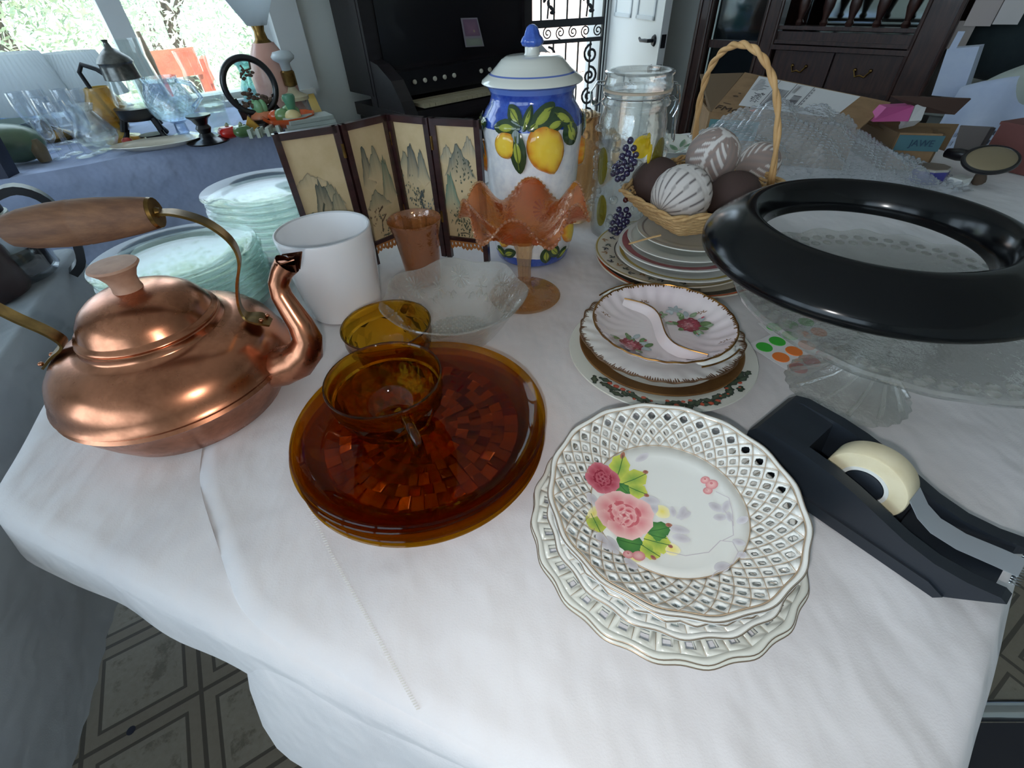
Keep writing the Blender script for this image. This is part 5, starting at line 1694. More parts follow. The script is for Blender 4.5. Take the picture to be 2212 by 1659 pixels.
d = Decal(lambda a, b, l: fm(a, b, l + .0008))
def lab(s_, t_): return (LB[0][0] + (LB[1][0] - LB[0][0]) * s_, LB[0][1] + (LB[2][1] - LB[0][1]) * t_)
def rect(s0, t0, s1, t1, c):
    d.poly([lab(s0, t0), lab(s1, t0), lab(s1, t1), lab(s0, t1)], lab((s0 + s1) / 2, (t0 + t1) / 2), c, c)
for s_ in (.23, .40, .57):
    rect(s_, .02, s_ + .006, .98, INKC)
rl = random.Random(21)
for q in range(12):
    rect(.255 + q * .011, .30, .255 + q * .011 + rl.choice((.004, .007)), .92, INKC)
for q in range(16):
    rect(.44 + .02, .42 + q * .026, .54, .42 + q * .026 + rl.choice((.010, .017)), INKC)
for q in range(60):
    x, y = .09 + rl.random() * .10, .52 + rl.random() * .32
    rect(x, y, x + .012, y + .02, S(120, 118, 124))
for q in range(9):
    y = .10 + q * .045
    rect(.04, y, .04 + rl.uniform(.05, .14), y + .016, S(140, 138, 142))
for q in range(7):
    rect(.41 + .012 + q * .005, .06, .41 + .014 + q * .005, .34 + .02 * (q % 3), S(150, 148, 152))
    rect(.585, .10 + q * .11, .60, .16 + q * .11, S(150, 148, 152))
d.build('label_print', t, PRINT)
d = Decal(fm)
BRI = S(88, 66, 48)
d.disc(.075, .60, .020, BRI, BRI)
d.disc(.085, .52, .012, BRI, BRI)
d.stroke([(.03, .78), (.09, .80)], .016, BRI)
d.poly([(.245, .84), (.285, .84), (.285, .90), (.245, .90)], (.265, .87), S(222, 104, 66), S(222, 104, 66))
d.build('printed_mark', t, PRINT)
def word(name, text, o, xdir, ydir, size, mt_, parent, base):
    cu = bpy.data.curves.new(name, 'FONT')
    cu.body = text; cu.size = size; cu.extrude = .0003; cu.align_x = 'CENTER'; cu.align_y = 'CENTER'
    ob = bpy.data.objects.new(name, cu); COL.objects.link(ob)
    x_, y_ = xdir.normalized(), ydir.normalized()
    z_ = x_.cross(y_).normalized(); y_ = z_.cross(x_)
    mm = Matrix((x_, y_, z_)).transposed().to_4x4(); mm.translation = o - base
    ob.parent = parent
    ob.matrix_local = mm
    cu.materials.append(mt_)
    me = bpy.data.meshes.new_from_object(ob)
    o2_ = bpy.data.objects.new(name, me); COL.objects.link(o2_)
    o2_.parent = parent; o2_.matrix_local = mm
    bpy.data.objects.remove(ob)
    return o2_
INKM = mat('box_ink', S(72, 54, 40), .8)
word('lettering', 'FMC', fm(.10, .93, .001) + bo_, FQ[1] - FQ[0], FQ[0] - FQ[3], .030, INKM, t, bo_)
# second box
t = thing('cardboard_box', 'shallow dark cardboard box with a teal label, right of the bubble wrap', 'box', W(1.02, 1.13))
o2 = W(1.02, 1.13)
q0, q1 = on(1905, 368, 0) - o2, on(1998, 372, 0) - o2
bk2 = Vector((.035, .20, 0))
h2 = .075
def wall(a, b, z0, z1, nm, m_):
    MB().slab([zs(a, z0), zs(b, z0), zs(b, z1), zs(a, z1)], .004).build(nm, m_, t, False)
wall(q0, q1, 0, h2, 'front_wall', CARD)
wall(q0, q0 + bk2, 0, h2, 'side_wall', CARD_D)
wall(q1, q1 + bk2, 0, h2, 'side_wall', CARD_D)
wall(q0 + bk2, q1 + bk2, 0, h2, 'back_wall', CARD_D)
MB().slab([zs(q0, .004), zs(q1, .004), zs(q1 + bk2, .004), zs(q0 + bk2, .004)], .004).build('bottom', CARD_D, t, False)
TEAL = mat('teal_label', S(72, 112, 122), .7)
lq = [zs(q0, .072) + Vector((0, -.003, 0)), zs(q1, .072) + Vector((0, -.003, 0)), zs(q1, .042) + Vector((0, -.003, 0)), zs(q0, .042) + Vector((0, -.003, 0))]
MB().slab([lq[3], lq[2], lq[1], lq[0]], .001).build('teal_label', TEAL, t, False)
word('lettering', 'JAWE', lerp4(lq, .55, .5) + Vector((0, -.0025, 0)) + o2, q1 - q0, Vector((0, 0, 1)), .018, mat('label_ink', S(40, 70, 92), .7), t, o2)
fl2 = [on(1870, 262, .075), on(2072, 268, .085), on(2042, 322, .045), on(1935, 292, .065)]
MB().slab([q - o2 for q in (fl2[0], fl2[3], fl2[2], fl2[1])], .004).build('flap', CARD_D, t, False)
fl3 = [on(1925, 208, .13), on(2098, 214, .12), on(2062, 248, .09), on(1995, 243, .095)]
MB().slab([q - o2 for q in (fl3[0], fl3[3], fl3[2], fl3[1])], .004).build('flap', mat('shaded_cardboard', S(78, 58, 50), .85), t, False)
pk = [on(1885, 263, .088), on(1962, 262, .088), on(1975, 229, .112), on(1915, 232, .115)]
t = thing('pink_box', 'small magenta and white carton lying in the dark cardboard box', 'box', pk[0])
MB().slab([q - pk[0] for q in pk], .03).build('carton', mat('magenta_card', S(196, 92, 150), .6), t, False)
wk = [on(1963, 262, .088), on(1990, 260, .088), on(2006, 219, .115), on(1978, 227, .112)]
MB().slab([q - pk[0] for q in wk], .03).build('white_end', LBL, t, False)
# bubble wrap
BUB = thin('bubble_wrap', (.92, .94, .97, 1), refl=.20, rough=.06, body=S(206, 214, 226), bodyfac=.36)
HX = [(.42, .060), (.46, .088), (.50, .104), (.55, .116), (.62, .124), (.70, .106), (.78, .072), (.86, .034), (.93, .010)]
def hx_(x):
    for (a, ha), (b, hb_) in zip(HX, HX[1:]):
        if x <= b: return ha + (hb_ - ha) * (x - a) / (b - a)
    return HX[-1][1]
def bubf(i, j):
    x = .42 + .51 * i
    y0, y1 = .86 + .05 * abs(i - .4), 1.125 - .10 * max(0, i - .55)
    y = y0 + (y1 - y0) * j
    h = hx_(x) * (sin(j * pi * .5) ** .8) + .003
    h += .018 * noise.noise(Vector((x * 13, y * 13, 2))) * (.3 + j) + .011 * noise.noise(Vector((x * 27, y * 24, 5))) + .004 * abs(noise.noise(Vector((x * 60, y * 50, 7))))
    px_, py_ = x / .0135, (y + h * .9) / .0118
    row = round(py_)
    ox = .5 * (row % 2)
    cx_ = round(px_ - ox) + ox
    dd = ((px_ - cx_) ** 2 + (py_ - row) ** 2) / .20
    h += .0046 * max(0, 1 - dd) ** .5
    return W(x, y, max(.004, h))
o = MB().grid(210, 130, bubf).build('bubble_wrap', BUB, None, True, ang=180)
tag(o, 'heap of clear bubble wrap in front of the open cardboard box', 'bubble wrap')
# odds and ends at the far right of the table
q = on(2013, 400, 0) + Vector((0, .02, 0))
t = thing('blue_trinket_box', 'small blue octagonal trinket box with a pale lid rim, far right of the table', 'box', q)
oc = [(.034 * cos(pi / 8 + k_ * pi / 4), .027 * sin(pi / 8 + k_ * pi / 4)) for k_ in range(8)]
MB().prism([(a * .8, b * .8) for a, b in oc], 0, .004).prism(oc, .004, .026).build('body', mat('deep_blue', S(62, 62, 140), .4), t, False)
MB().prism([(a * 1.03, b * 1.03) for a, b in oc], .026, .030).build('lid', mat('silver_lid', S(176, 174, 168), .4), t, False)
MB().prism([(a * .9, b * .9) for a, b in oc], .030, .0315).build('lid_inlay', mat('brown_inlay', S(110, 96, 84), .5), t, False)
q = on(2068, 398, 0)
tag(at0(MB().box((0, 0, .007), (.036, .024, .014), .2).build('white_carton', WHITEPLASTIC, None, False), q, .2), 'tiny white carton between blue trinket box and oval mirror', 'box')
q = on(2120, 398, 0)
t = thing('hand_mirror', 'dark handled oval mirror with tan face leaning at the far right of the table', 'mirror', q)
c_ = on(2140, 345, .045) - q
Rm = Matrix.Rotation(-.15, 3, 'Y') @ Matrix.Rotation(.42, 3, 'X')
MB().ell(c_, (.048, .034, .010), 32, 12, M=Rm).build('oval_head', mat('tan_face', S(138, 124, 98), .5), t)
MB().tube([c_ + Rm @ Vector((.0485 * cos(k_ * pi / 20), .0345 * sin(k_ * pi / 20), 0)) for k_ in range(40)], .0042, 8, closed=True).build('frame', BLACKWOOD, t)
h0, h1 = on(2098, 338, .040) - q, on(2045, 330, .035) - q
MB().tube([h0, h0.lerp(h1, .5), h1], [.010, .012, .009], 12).build('handle', BLACKWOOD, t)
MB().tube([(0, .01, .004), (c_.x * .4 - .01, c_.y * .4, c_.z * .5), c_ - Vector((.02, 0, .01))], [.012, .008, .008], 10).build('stand', mat('brown_stand', S(92, 76, 62), .6), t)
q = on(2200, 385, 0)
tag(at0(MB().box((0, 0, .04), (.10, .12, .08), .3).box((0, 0, .082), (.104, .124, .006), .3).build('red_brown_box', mat('red_brown_card', S(112, 66, 62), .7), None, False), q + Vector((.06, .06, 0)), 0), 'reddish brown lidded box at the extreme right edge of the table', 'box')

# ================================================================== organ, doors, cabinet
def U_(o):            # empties that follow the window wall
    o.rotation_euler = (0, 0, AW)
    return o
OG0 = uv(1.13, 2.38, 0)
t = U_(thing('parlour_organ', 'dark wooden parlour organ with stop knobs against the window wall', 'organ', OG0))
# local frame: x along the wall, y towards the wall, front at negative y
WO = .98
def ob(name, c, dd, m_=BLACKWOOD, par=None):
    return MB().box(c, dd).build(name, m_, par or t, False)
DKW = mat('organ_wood', S(36, 30, 34), .38, coat=.15, col2=S(26, 22, 26), nscale=8, nstretch=(1, 6, 6))
ob('upper_case', (WO / 2, -.11, 1.02), (WO, .22, .60), DKW)
ob('upper_panel', (WO / 2, -.2225, 1.03), (WO - .16, .008, .42), BLACKWOOD)
for x in (.03, WO - .03):
    ob('corner_post', (x, -.215, 1.0), (.055, .05, .66), DKW)
ob('cornice', (WO / 2, -.13, 1.34), (WO + .06, .30, .05), DKW)
ob('lower_case', (WO / 2, -.16, .31), (WO - .04, .30, .62), DKW)
ob('key_bed', (WO / 2, -.24, .655), (WO, .44, .05), DKW)
ob('stop_rail', (WO / 2, -.27, .76), (WO - .10, .09, .09), BLACKWOOD)
fb = MB(); fb.box((WO / 2, -.36, .70), (WO - .14, .006, .012)); fb.build('fall_edge', mat('pale_key_edge', S(150, 140, 116), .5), t, False)
for i in range(26):
    ob('key', (.12 + i * (WO - .24) / 25, -.415, .693), ((WO - .24) / 25 - .0015, .09, .014), mat('old_ivory', S(176, 166, 138), .4) if i == 0 else bpy.data.materials['old_ivory'])
for i in range(13):
    if i in (5, 6): continue
    sk_ = MB().lathe([(0, -.02), (.005, -.02), (.005, 0), (.0085, .002), (.0098, .008), (.007, .013), (0, .014)], 14, M=Matrix(((1, 0, 0), (0, 0, -1), (0, 1, 0))), c=(.16 + i * .055, -.318, .765))
    sk_.build('stop_knob', mat('stop_face', S(206, 200, 184), .4) if i == 0 else bpy.data.materials['stop_face'], t)
for x in (.035, WO - .035):
    ar = MB()
    ar.prism([(-.20, .58), (-.20, .86), (-.30, .84), (-.39, .79), (-.44, .72), (-.47, .66), (-.47, .63), (-.30, .58)], -.03, .03, M=Matrix(((0, 0, 1), (1, 0, 0), (0, 1, 0))), c=(x, 0, 0))
    ar.build('side_bracket', DKW, t, False)
ob('knee_board', (WO / 2, -.315, .33), (WO - .2, .012, .5), BLACKWOOD)
pq = [onv(995, 39, 2.150), onv(1031, 38, 2.150), onv(1046, 100, 2.140), onv(1006, 102, 2.140)]
tp = thing('paper_notice', 'pink and grey paper notice standing against the black organ front', 'paper', pq[3])
MB().slab([q - pq[3] for q in (pq[3], pq[2], pq[1], pq[0])], .001).build('sheet', mat('notice_paper', S(150, 142, 152), .8), tp, False)
d = Decal(lambda a, b, l: lerp4(pq, a, b) - pq[3] - UY * (.0012 + l))
d.poly([(.08, .05), (.92, .05), (.92, .62), (.08, .62)], (.5, .4), S(150, 112, 134), S(124, 96, 122))
d.poly([(.06, .70), (.94, .70), (.94, .96), (.06, .96)], (.5, .8), S(150, 154, 142), S(140, 146, 134))
d.disc(.62, .45, .10, S(176, 158, 128), S(150, 120, 130))
d.build('print', tp, PRINT)

# iron gate in the doorway, white door standing open
GA = radians(15)
g0_ = Vector((.20, 3.672, 0)); gd = Vector((cos(GA), sin(GA), 0))
t = thing('iron_gate', 'black wrought iron security gate with scrolls in the bright doorway', 'gate', g0_, GA)
GW = .535
for x in (0, GW):
    MB().box((x, 0, 1.0), (.032, .03, 2.0)).build('stile', BLACK_IRON, t, False)
for z, h in ((.06, .05), (.78, .022), (.875, .040), (1.97, .05)):
    MB().box((GW / 2, 0, z), (GW, .026, h)).build('rail', BLACK_IRON, t, False)
for i in range(1, 6):
    MB().box((GW * i / 6, .002, .42), (.009, .012, .70)).build('bar', BLACK_IRON, t, False)
    MB().box((GW * i / 6, .002, 1.42), (.009, .012, 1.06)).build('bar', BLACK_IRON, t, False)
def spiral(cx, cz, r, turns, a0, sg, w_=.005):
    pts = []
    for q in range(22):
        f = q / 21
        a = a0 + sg * f * turns * 2 * pi
        rr2 = r * (1 - .82 * f)
        pts.append((cx + rr2 * cos(a), -.006, cz + rr2 * sin(a)))
    return MB().tube(pts, w_, 6)
for i in range(6):
    cx_ = GW * (i + .5) / 6
    spiral(cx_, .826, .034, 1.6, pi / 2 if i % 2 else -pi / 2, 1 if i % 2 else -1, .0042).build('scroll', BLACK_IRON, t)
for k_ in range(5):
    z = .70 - k_ * .125
    spiral(GW - .085, z, .055, 1.5, pi / 2, -1 if k_ % 2 else 1, .008).build('scroll', BLACK_IRON, t)
    spiral(.14, z, .055, 1.5, pi / 2, 1 if k_ % 2 else -1, .008).build('scroll', BLACK_IRON, t)
for cx_ in (.13, .40):
    lv = MB()
    lv.tube([(cx_, -.006, .90), (cx_ + .01, -.006, 1.0), (cx_ - .01, -.006, 1.12)], .006, 6)
    for k_ in range(9):
        a = k_ * .7
        lv.ell((cx_ + .035 * cos(a), -.006, .93 + .022 * k_), (.020, .005, .011), 8, 6, M=Matrix.Rotation(a, 3, 'Y'))
    lv.build('leaf_ornament', BLACK_IRON, t)
hg_ = Vector((.772, 3.84, 0)); fe_ = Vector((.905, 3.05, 0))
t = thing('white_door', 'white panelled door standing open beside the iron gate with black lever handle', 'door', hg_, atan2((fe_ - hg_).y, (fe_ - hg_).x))
DWID = (fe_ - hg_).length
MB().box((DWID / 2, 0, 1.0), (DWID, .04, 1.98)).build('leaf', TRIMP, t, False)
# the face that looks to the viewer is at negative local y
for x0, x1 in ((.10, .37), (.45, .70)):
    for z0_, z1_ in ((.90, 1.85), (.12, .62)):
        fr = MB()
        for a, b, c3, d3 in ((x0, x1, z0_, z0_ + .018), (x0, x1, z1_ - .018, z1_), (x0, x0 + .018, z0_, z1_), (x1 - .018, x1, z0_, z1_)):
            fr.box(((a + b) / 2, -.023, (c3 + d3) / 2), (b - a, .008, d3 - c3))
        fr.build('panel_moulding', mat('door_moulding', S(206, 212, 216), .5) if 'door_moulding' not in bpy.data.materials else bpy.data.materials['door_moulding'], t, False)
hz = .815
lv = MB()
lv.lathe([(0, .012), (.022, .010), (.028, 0)], 20, c=(DWID - .07, -.02, hz), M=Matrix(((1, 0, 0), (0, 0, -1), (0, 1, 0))))
lv.tube([(DWID - .07, -.022, hz), (DWID - .07, -.06, hz), (DWID - .10, -.066, hz), (DWID - .16, -.062, hz - .004), (DWID - .185, -.06, hz + .006)], [.009, .009, .009, .008, .006], 10)
lv.build('lever_handle', BLACK_IRON, t)
MB().box((DWID + .001, 0, hz), (.004, .026, .06)).build('latch_plate', BLACK_IRON, t, False)
MB().lathe([(0, .018), (.016, .016), (.022, 0)], 18, c=(DWID - .06, -.02, hz - .13), M=Matrix(((1, 0, 0), (0, 0, -1), (0, 1, 0)))).build('deadbolt', mat('dark_bronze', S(70, 60, 56), .4, metal=.6), t)
MB().box((DWID + .001, 0, hz - .13), (.004, .026, .05)).build('bolt_plate', BLACK_IRON, t, False)

# china cabinet along the far wall: local x runs along -v (to the right), y away from the viewer
CB = uv(2.48, 1.41, 0)
t = thing('china_cabinet', 'dark mahogany china cabinet with turned spindles, drawers and a glazed side', 'cabinet', CB, AW - pi / 2)
CWD, CDP = .99, .46
def cb(name, c, dd, m_=CABWOOD, par=None):
    return MB().box(c, dd).build(name, m_, par or t, False)
cb('back', (CWD / 2, CDP - .01, .95), (CWD, .02, 1.9))
cb('side', (.012, CDP / 2, .95), (.024, CDP - .04, 1.9))
cb('side', (CWD - .012, CDP / 2, .95), (.024, CDP - .04, 1.9))
cb('base', (CWD / 2, CDP / 2, .05), (CWD, CDP, .10))
cb('top', (CWD / 2, CDP / 2 - .01, 1.91), (CWD + .06, CDP + .06, .04))
for x, w_ in ((.035, .07), (.350, .075), (CWD - .055, .11)):
    cb('post', (x, .012, .95), (w_, .05, 1.8))
for x in (.012, .058, .322, .380, CWD - .105, CWD - .008):
    MB().tube([(x, -.014, .1), (x, -.014, 1.85)], .007, 8).build('post_moulding', CABWOOD, t)
# glazed door at the left
gd_ = cb('glazed_door', (.19, .03, .10 + .02), (.24, .03, .05))
MB().box((.19, .03, 1.0), (.235, .006, 1.72)).build('dark_pane', mat('smoked_pane', S(18, 24, 26), .05, spec=.8), gd_, False)
MB().box((.083, .018, 1.0), (.006, .006, 1.72)).build('bright_bevel', mat('bevelled_edge', S(210, 224, 220), .1), gd_, False)
for z in (.60, .835):
    MB().box((.19, .022, z), (.235, .018, .03)).build('door_rail', CABWOOD, gd_, False)
# drawer section
LX0, LX1 = .39, CWD - .11
cb('drawer_case', ((LX0 + LX1) / 2, .22, .45), (LX1 - LX0, .38, .78))
mid = (LX0 + LX1) / 2
for z0_, z1_ in ((.70, .825), (.52, .68), (.30, .50)):
    for x0, x1 in ((LX0 + .005, mid - .004), (mid + .004, LX1 - .005)):
        dr = cb('drawer', ((x0 + x1) / 2, .022, (z0_ + z1_) / 2), (x1 - x0, .024, z1_ - z0_))
        hd = MB()
        xm = (x0 + x1) / 2
        hd.ell((xm - .028, .006, (z0_ + z1_) / 2 + .012), (.007, .004, .007), 8, 6)
        hd.ell((xm + .028, .006, (z0_ + z1_) / 2 + .012), (.007, .004, .007), 8, 6)
        hd.tube([(xm - .028, .002, (z0_ + z1_) / 2 + .010), (xm - .016, -.008, (z0_ + z1_) / 2 - .008), (xm, -.010, (z0_ + z1_) / 2 - .002), (xm + .016, -.008, (z0_ + z1_) / 2 - .008), (xm + .028, .002, (z0_ + z1_) / 2 + .010)], .0032, 6)
        hd.build('bail_pull', BRASS, dr)
for z, h_, y_ in ((.838, .016, -.012), (.856, .012, -.004), (.875, .03, .012), (.903, .012, .004)):
    cb('ledge_moulding', (mid, y_ + .02, z), (LX1 - LX0 + .02, .06, h_))
MB().box((mid, .26, 1.3), (LX1 - LX0, .006, .86)).build('mirror_back', mat('old_mirror', S(196, 206, 204), .06, metal=1), t, False)
sprof = [(.012, 0), (.016, .01), (.010, .02), (.013, .035), (.020, .06), (.021, .09), (.014, .13), (.009, .16), (.014, .175), (.009, .19), (.016, .23), (.021, .28), (.014, .34), (.010, .40), (.015, .42), (.011, .44)]
for i in range(5):
    MB().lathe(sprof, 14, c=(LX0 + .06 + i * (LX1 - LX0 - .11) / 4, .03, .909)).build('spindle', CABWOOD, t)
cb('upper_rail', (mid, .03, 1.37), (LX1 - LX0, .04, .05))
cb('upper_door', (mid, .03, 1.62), (LX1 - LX0, .03, .44))

# chest with linen to the right of the cabinet
ch = uv(2.33, .36, 0)
t = thing('linen_chest', 'grey chest right of the china cabinet carrying folded linen', 'chest', ch, AW - pi / 2)
MB().box((.42, .25, .34), (.82, .46, .68)).build('body', mat('grey_paint', S(112, 116, 112), .7), t, False)
MB().box((.42, .25, .695), (.86, .50, .03)).build('chest_top', mat('grey_paint_top', S(128, 132, 126), .7), t, False)
for z in (.2, .48):
    MB().box((.42, .012, z), (.76, .016, .24)).build('drawer', bpy.data.materials['grey_paint'], t, False)
LIN = clothmat('blue_white_linen', S(196, 206, 226), S(182, 194, 220))
q0_ = [onu(2012, 206, 2.25), onu(2084, 198, 2.25), onu(2116, 100, 2.25), onu(2046, 106, 2.25)]
t = thing('white_paper_bag', 'upright white paper bag tinted blue to imitate window light beside the cabinet', 'bag', q0_[0])
nx = UX * .09
b_ = MB()
a8 = [q - q0_[0] for q in q0_]
for q in (a8[0], a8[1]): q.z = min(0, 0)
b_.hexa([a8[0], a8[1], a8[1] + nx, a8[0] + nx, a8[3], a8[2], a8[2] + nx * .8, a8[3] + nx * .8])
b_.build('bag', LIN, t, False)  # blue of the window light is put into the white bag's colour
MB().slab([a8[3] + Vector((.005, 0, -.01)), a8[3] + Vector((.02, -.01, -.01)), a8[3] + Vector((.022, -.01, .045)), a8[3] + Vector((.008, 0, .045))], .004).build('paper_tag', LIN, t, False)
# pale cushion, lace cloth on a chair back, and dark things behind
cu = onu(2160, 178, 2.15)
t = thing('pale_cushion', 'big pale grey cushion leaning behind the white paper bag', 'cushion', cu, AW - pi / 2)
def pil(q, a, ph): return q
MB().ell((.06, .06, -.03), (.13, .05, .075), 28, 16, M=Matrix.Rotation(-.5, 3, 'Y') @ Matrix.Rotation(.3, 3, 'X'), fn=lambda q, a, ph: Vector((q.x * (1 + .18 * abs(sin(2 * a))), q.y, q.z * (1 + .12 * abs(sin(2 * ph)))))).build('cushion', clothmat('sage_linen', S(172, 178, 170), S(160, 168, 162)), t)
cc = Vector((1.47, 1.31, 0))
t = thing('dining_chair', 'wooden chair at far right draped with white lace', 'chair', cc, AW - pi / 2)
CHW = CABWOOD
for x in (-.19, .19):
    MB().tube([(x, .19, 0), (x, .20, .45), (x * .98, .23, .80)], .018, 8).build('leg', CHW, t)
    MB().tube([(x, -.2, 0), (x, -.2, .44)], .018, 8).build('leg', CHW, t)
MB().box((0, 0, .45), (.44, .44, .035)).build('seat', CHW, t, False)
MB().box((0, .225, .77), (.40, .022, .08)).build('backrest', CHW, t, False)
lc = MB()
def lacef(i, j):
    x = -.26 + .52 * i
    s_ = (j - .45) * .62
    if abs(s_) < .02: y, z = .225 + s_ * 1.2, .825
    elif s_ < 0: y, z = .205 + s_ * .25, .825 + (s_ + .02) * .95
    else: y, z = .25 + s_ * .1, .825 - (s_ - .02)
    y += .018 * sin(i * 21 + j * 2); z += .008 * sin(i * 9)
    z -= .16 * max(0, .25 - i) + .10 * max(0, i - .8)
    return Vector((x, y, z))
lc.grid(60, 48, lacef, skip=lambda i, j: (j < 9 and (i + (j % 2)) % 2 == 0 and j % 2 == 0))
o = lc.build('lace_cloth', LIN, None, True, ang=180, solid=.002)
tag(at0(o, cc, AW - pi / 2), 'bluish white lace cloth draped over the chair back at far right', 'cloth')
bq = [onu(2056, 332, 1.95), onu(2112, 334, 1.95), onu(2146, 276, 1.95), onu(2074, 272, 1.95)]
t = thing('grey_board', 'grey brown rounded board standing behind the hand mirror', 'board', bq[0])
MB().slab([q - bq[0] for q in bq], .012).build('board', mat('grey_board', S(118, 110, 108), .7), t, False)
MB().tube([bq[1] - bq[0], bq[2] - bq[0]], .006, 6).build('dark_edge', mat('dark_edge', S(66, 58, 58), .6), t)
dq = onu(2190, 60, 2.62)
t = thing('dark_coat', 'dark clothing heap behind the pale cushion', 'clothes', dq - Vector((0, 0, .12)), AW - pi / 2)
MB().ell((.06, 0, .12), (.22, .06, .16), 20, 12, fn=lambda q, a, ph: q * (1 + .12 * noise.noise(q * 12))).build('heap', clothmat('dark_green_cloth', S(44, 54, 56), S(36, 44, 48)), t)
for px, py, r_, c_ in ((2130, 15, .045, S(176, 164, 160)), (2075, 75, .035, S(150, 140, 136)), (2190, 15, .04, S(196, 190, 188))):
    q = onu(px, py, 2.5)
    hh = bpy.data.objects
    o = MB().box((0, 0, 0), (r_ * 1.6, .03, r_ * 2.2), .2).build('photo_card', mat('card_%d' % px, c_, .7), None, False)
    tag(at0(o, q, AW - pi / 2), {2130: 'pinkish card standing at the top right behind the cushion', 2075: 'brownish card just right of the cabinet edge', 2190: 'pale card at the upper right corner'}[px], 'card')

# chrome framed stool beside the near right corner
t = thing('metal_stool', 'dark seated stool with chrome tube frame on the floor, below the near right table corner', 'stool', (.585, -.04, 0), AW - .75)
MB().box((0, 0, .40), (.36, .30, .04)).build('seat', mat('dark_vinyl', S(40, 40, 48), .45), t, True)
for x in (-.19, .19):
    for y in (-.15, .15):
        MB().tube([(x * 1.1, y * 1.15, 0), (x, y, .44)], .012, 10).build('leg', CHROME, t)
for y in (-.16, .16):
    MB().tube([(-.19, y, .43), (.19, y, .43)], .011, 10).build('frame_tube', CHROME, t)

# ================================================================== things on the window table
WZ = .0045
def onw(px, py):
    return on(px, py, WZ)
def proj(P):
    d = P - CAM
    z = d.dot(FWD)
    return 1106 + FPX * d.dot(XC) / z, 829.5 - FPX * d.dot(YC) / z
def rise(P, py):          # height above P whose picture row is py
    lo_, hi_ = 0., 1.2
    for _ in range(40):
        m_ = (lo_ + hi_) / 2
        if proj(P + Vector((0, 0, m_)))[1] > py: lo_ = m_
        else: hi_ = m_
    return lo_
PLEAT = mat('pleated_white_shade', S(222, 228, 232), .85)
_nt = PLEAT.node_tree
_tl = _nt.nodes.new('ShaderNodeBsdfTranslucent'); _tl.inputs[0].default_value = S(226, 230, 232)
_mx = _nt.nodes.new('ShaderNodeMixShader'); _mx.inputs[0].default_value = .88
L(_nt, _nt.nodes['Principled BSDF'].outputs[0], _mx.inputs[1]); L(_nt, _tl.outputs[0], _mx.inputs[2])
L(_nt, _mx.outputs[0], _nt.nodes['Material Output'].inputs[0])
AMBL = thin('amber_lamp_glass', (.95, .78, .36, 1), refl=.10, refr=.2, bscale=60, bstr=.5, body=S(214, 176, 84), bodyfac=.35)
def shade_lamp(label, px, py, ytop, ybot, rb_, rt_, basemat, amber):
    P = onw(px, py)
    t = thing('table_lamp', label, 'lamp', P)
    z1, z0 = rise(P, ytop), rise(P, ybot)
    MB().lathe([(rb_, z0), (rt_, z1), (rt_ - .002, z1), (rb_ - .002, z0)], 144, fn=lambda a, r, z: (r + .0016 * cos(48 * a), z)).build('shade', PLEAT, t, ang=180)
    b_ = MB()
    b_.lathe([(0, 0), (.055, 0), (.058, .008), (.045, .018), (.02, .03), (.016, .045), (.02, .055)], 28)
    b_.build('foot', BRASS, t)
    g_ = MB()
    zt = z0 + .01
    g_.lathe([(.02, .055), (.056, .07 + (zt - .07) * .25), (.062, .07 + (zt - .07) * .45), (.048, .07 + (zt - .07) * .75), (.032, zt), (.0, zt + .002)], 28, fn=lambda a, r, z: (r * (1 + .03 * cos(12 * a)), z))
    g_.build('body', basemat, t)
    MB().tube([(0, 0, zt), (0, 0, z1 - .01)], .006, 8).build('socket', BRASS, t)
shade_lamp('white pleated lampshade lamp at the far left of the window table', 122, 300, 116, 236, .128, .085, CLEAR, False)
shade_lamp('white pleated lampshade lamp, second from the left, behind the honey coloured glass', 240, 278, 112, 206, .105, .070, CLEAR, True)

# glass carafe with silver collar on a black stand
P = onw(333, 300)
t = thing('coffee_carafe', 'glass coffee carafe with silver lid and black hook handle on a tall stand', 'carafe', P)
zb, zc, zl, zt = rise(P, 230), rise(P, 163), rise(P, 138), rise(P, 102)
SILV = mat('tarnished_silver', S(120, 122, 120), .3, metal=.8, col2=S(80, 80, 78), nscale=30)
MB().lathe([(0, zb + .004), (.052, zb + .002), (.056, zb + .01), (.050, zb + (zc - zb) * .5), (.040, zc), (.038, zc), (.048, zb + (zc - zb) * .5), (.053, zb + .012), (0, zb + .008)], 40).build('glass_body', CLEAR, t)
MB().lathe([(.041, zc - .01), (.047, zc - .008), (.044, zc + .02), (.043, zl), (.046, zl + .004), (.040, zl + .014), (.022, zl + .03), (.010, zl + .038), (.006, zl + .05), (.008, zl + .056), (.003, zt), (0, zt)], 32).build('silver_lid', SILV, t, ang=50)
hv = -RIGHT
MB().tube([hv * .044 + Vector((0, 0, zc + .004)), hv * .066 + Vector((0, 0, zc + .018)), hv * .10 + Vector((0, 0, zc + .03)), hv * .118 + Vector((0, 0, zc + .012)), hv * .112 + Vector((0, 0, zc - .03)), hv * .088 + Vector((0, 0, zc - .10)), hv * .072 + Vector((0, 0, zc - .15))], [.009, .006, .006, .006, .006, .006, .004], 10).build('hook_handle', BLACK_IRON, t)
sd_ = MB()
MB().lathe([(.0, zb - .002), (.058, zb - .002), (.064, zb), (.062, zb - .022), (.054, zb - .032), (.0, zb - .030)], 32).build('stand_cup', BLACKWOOD, t)
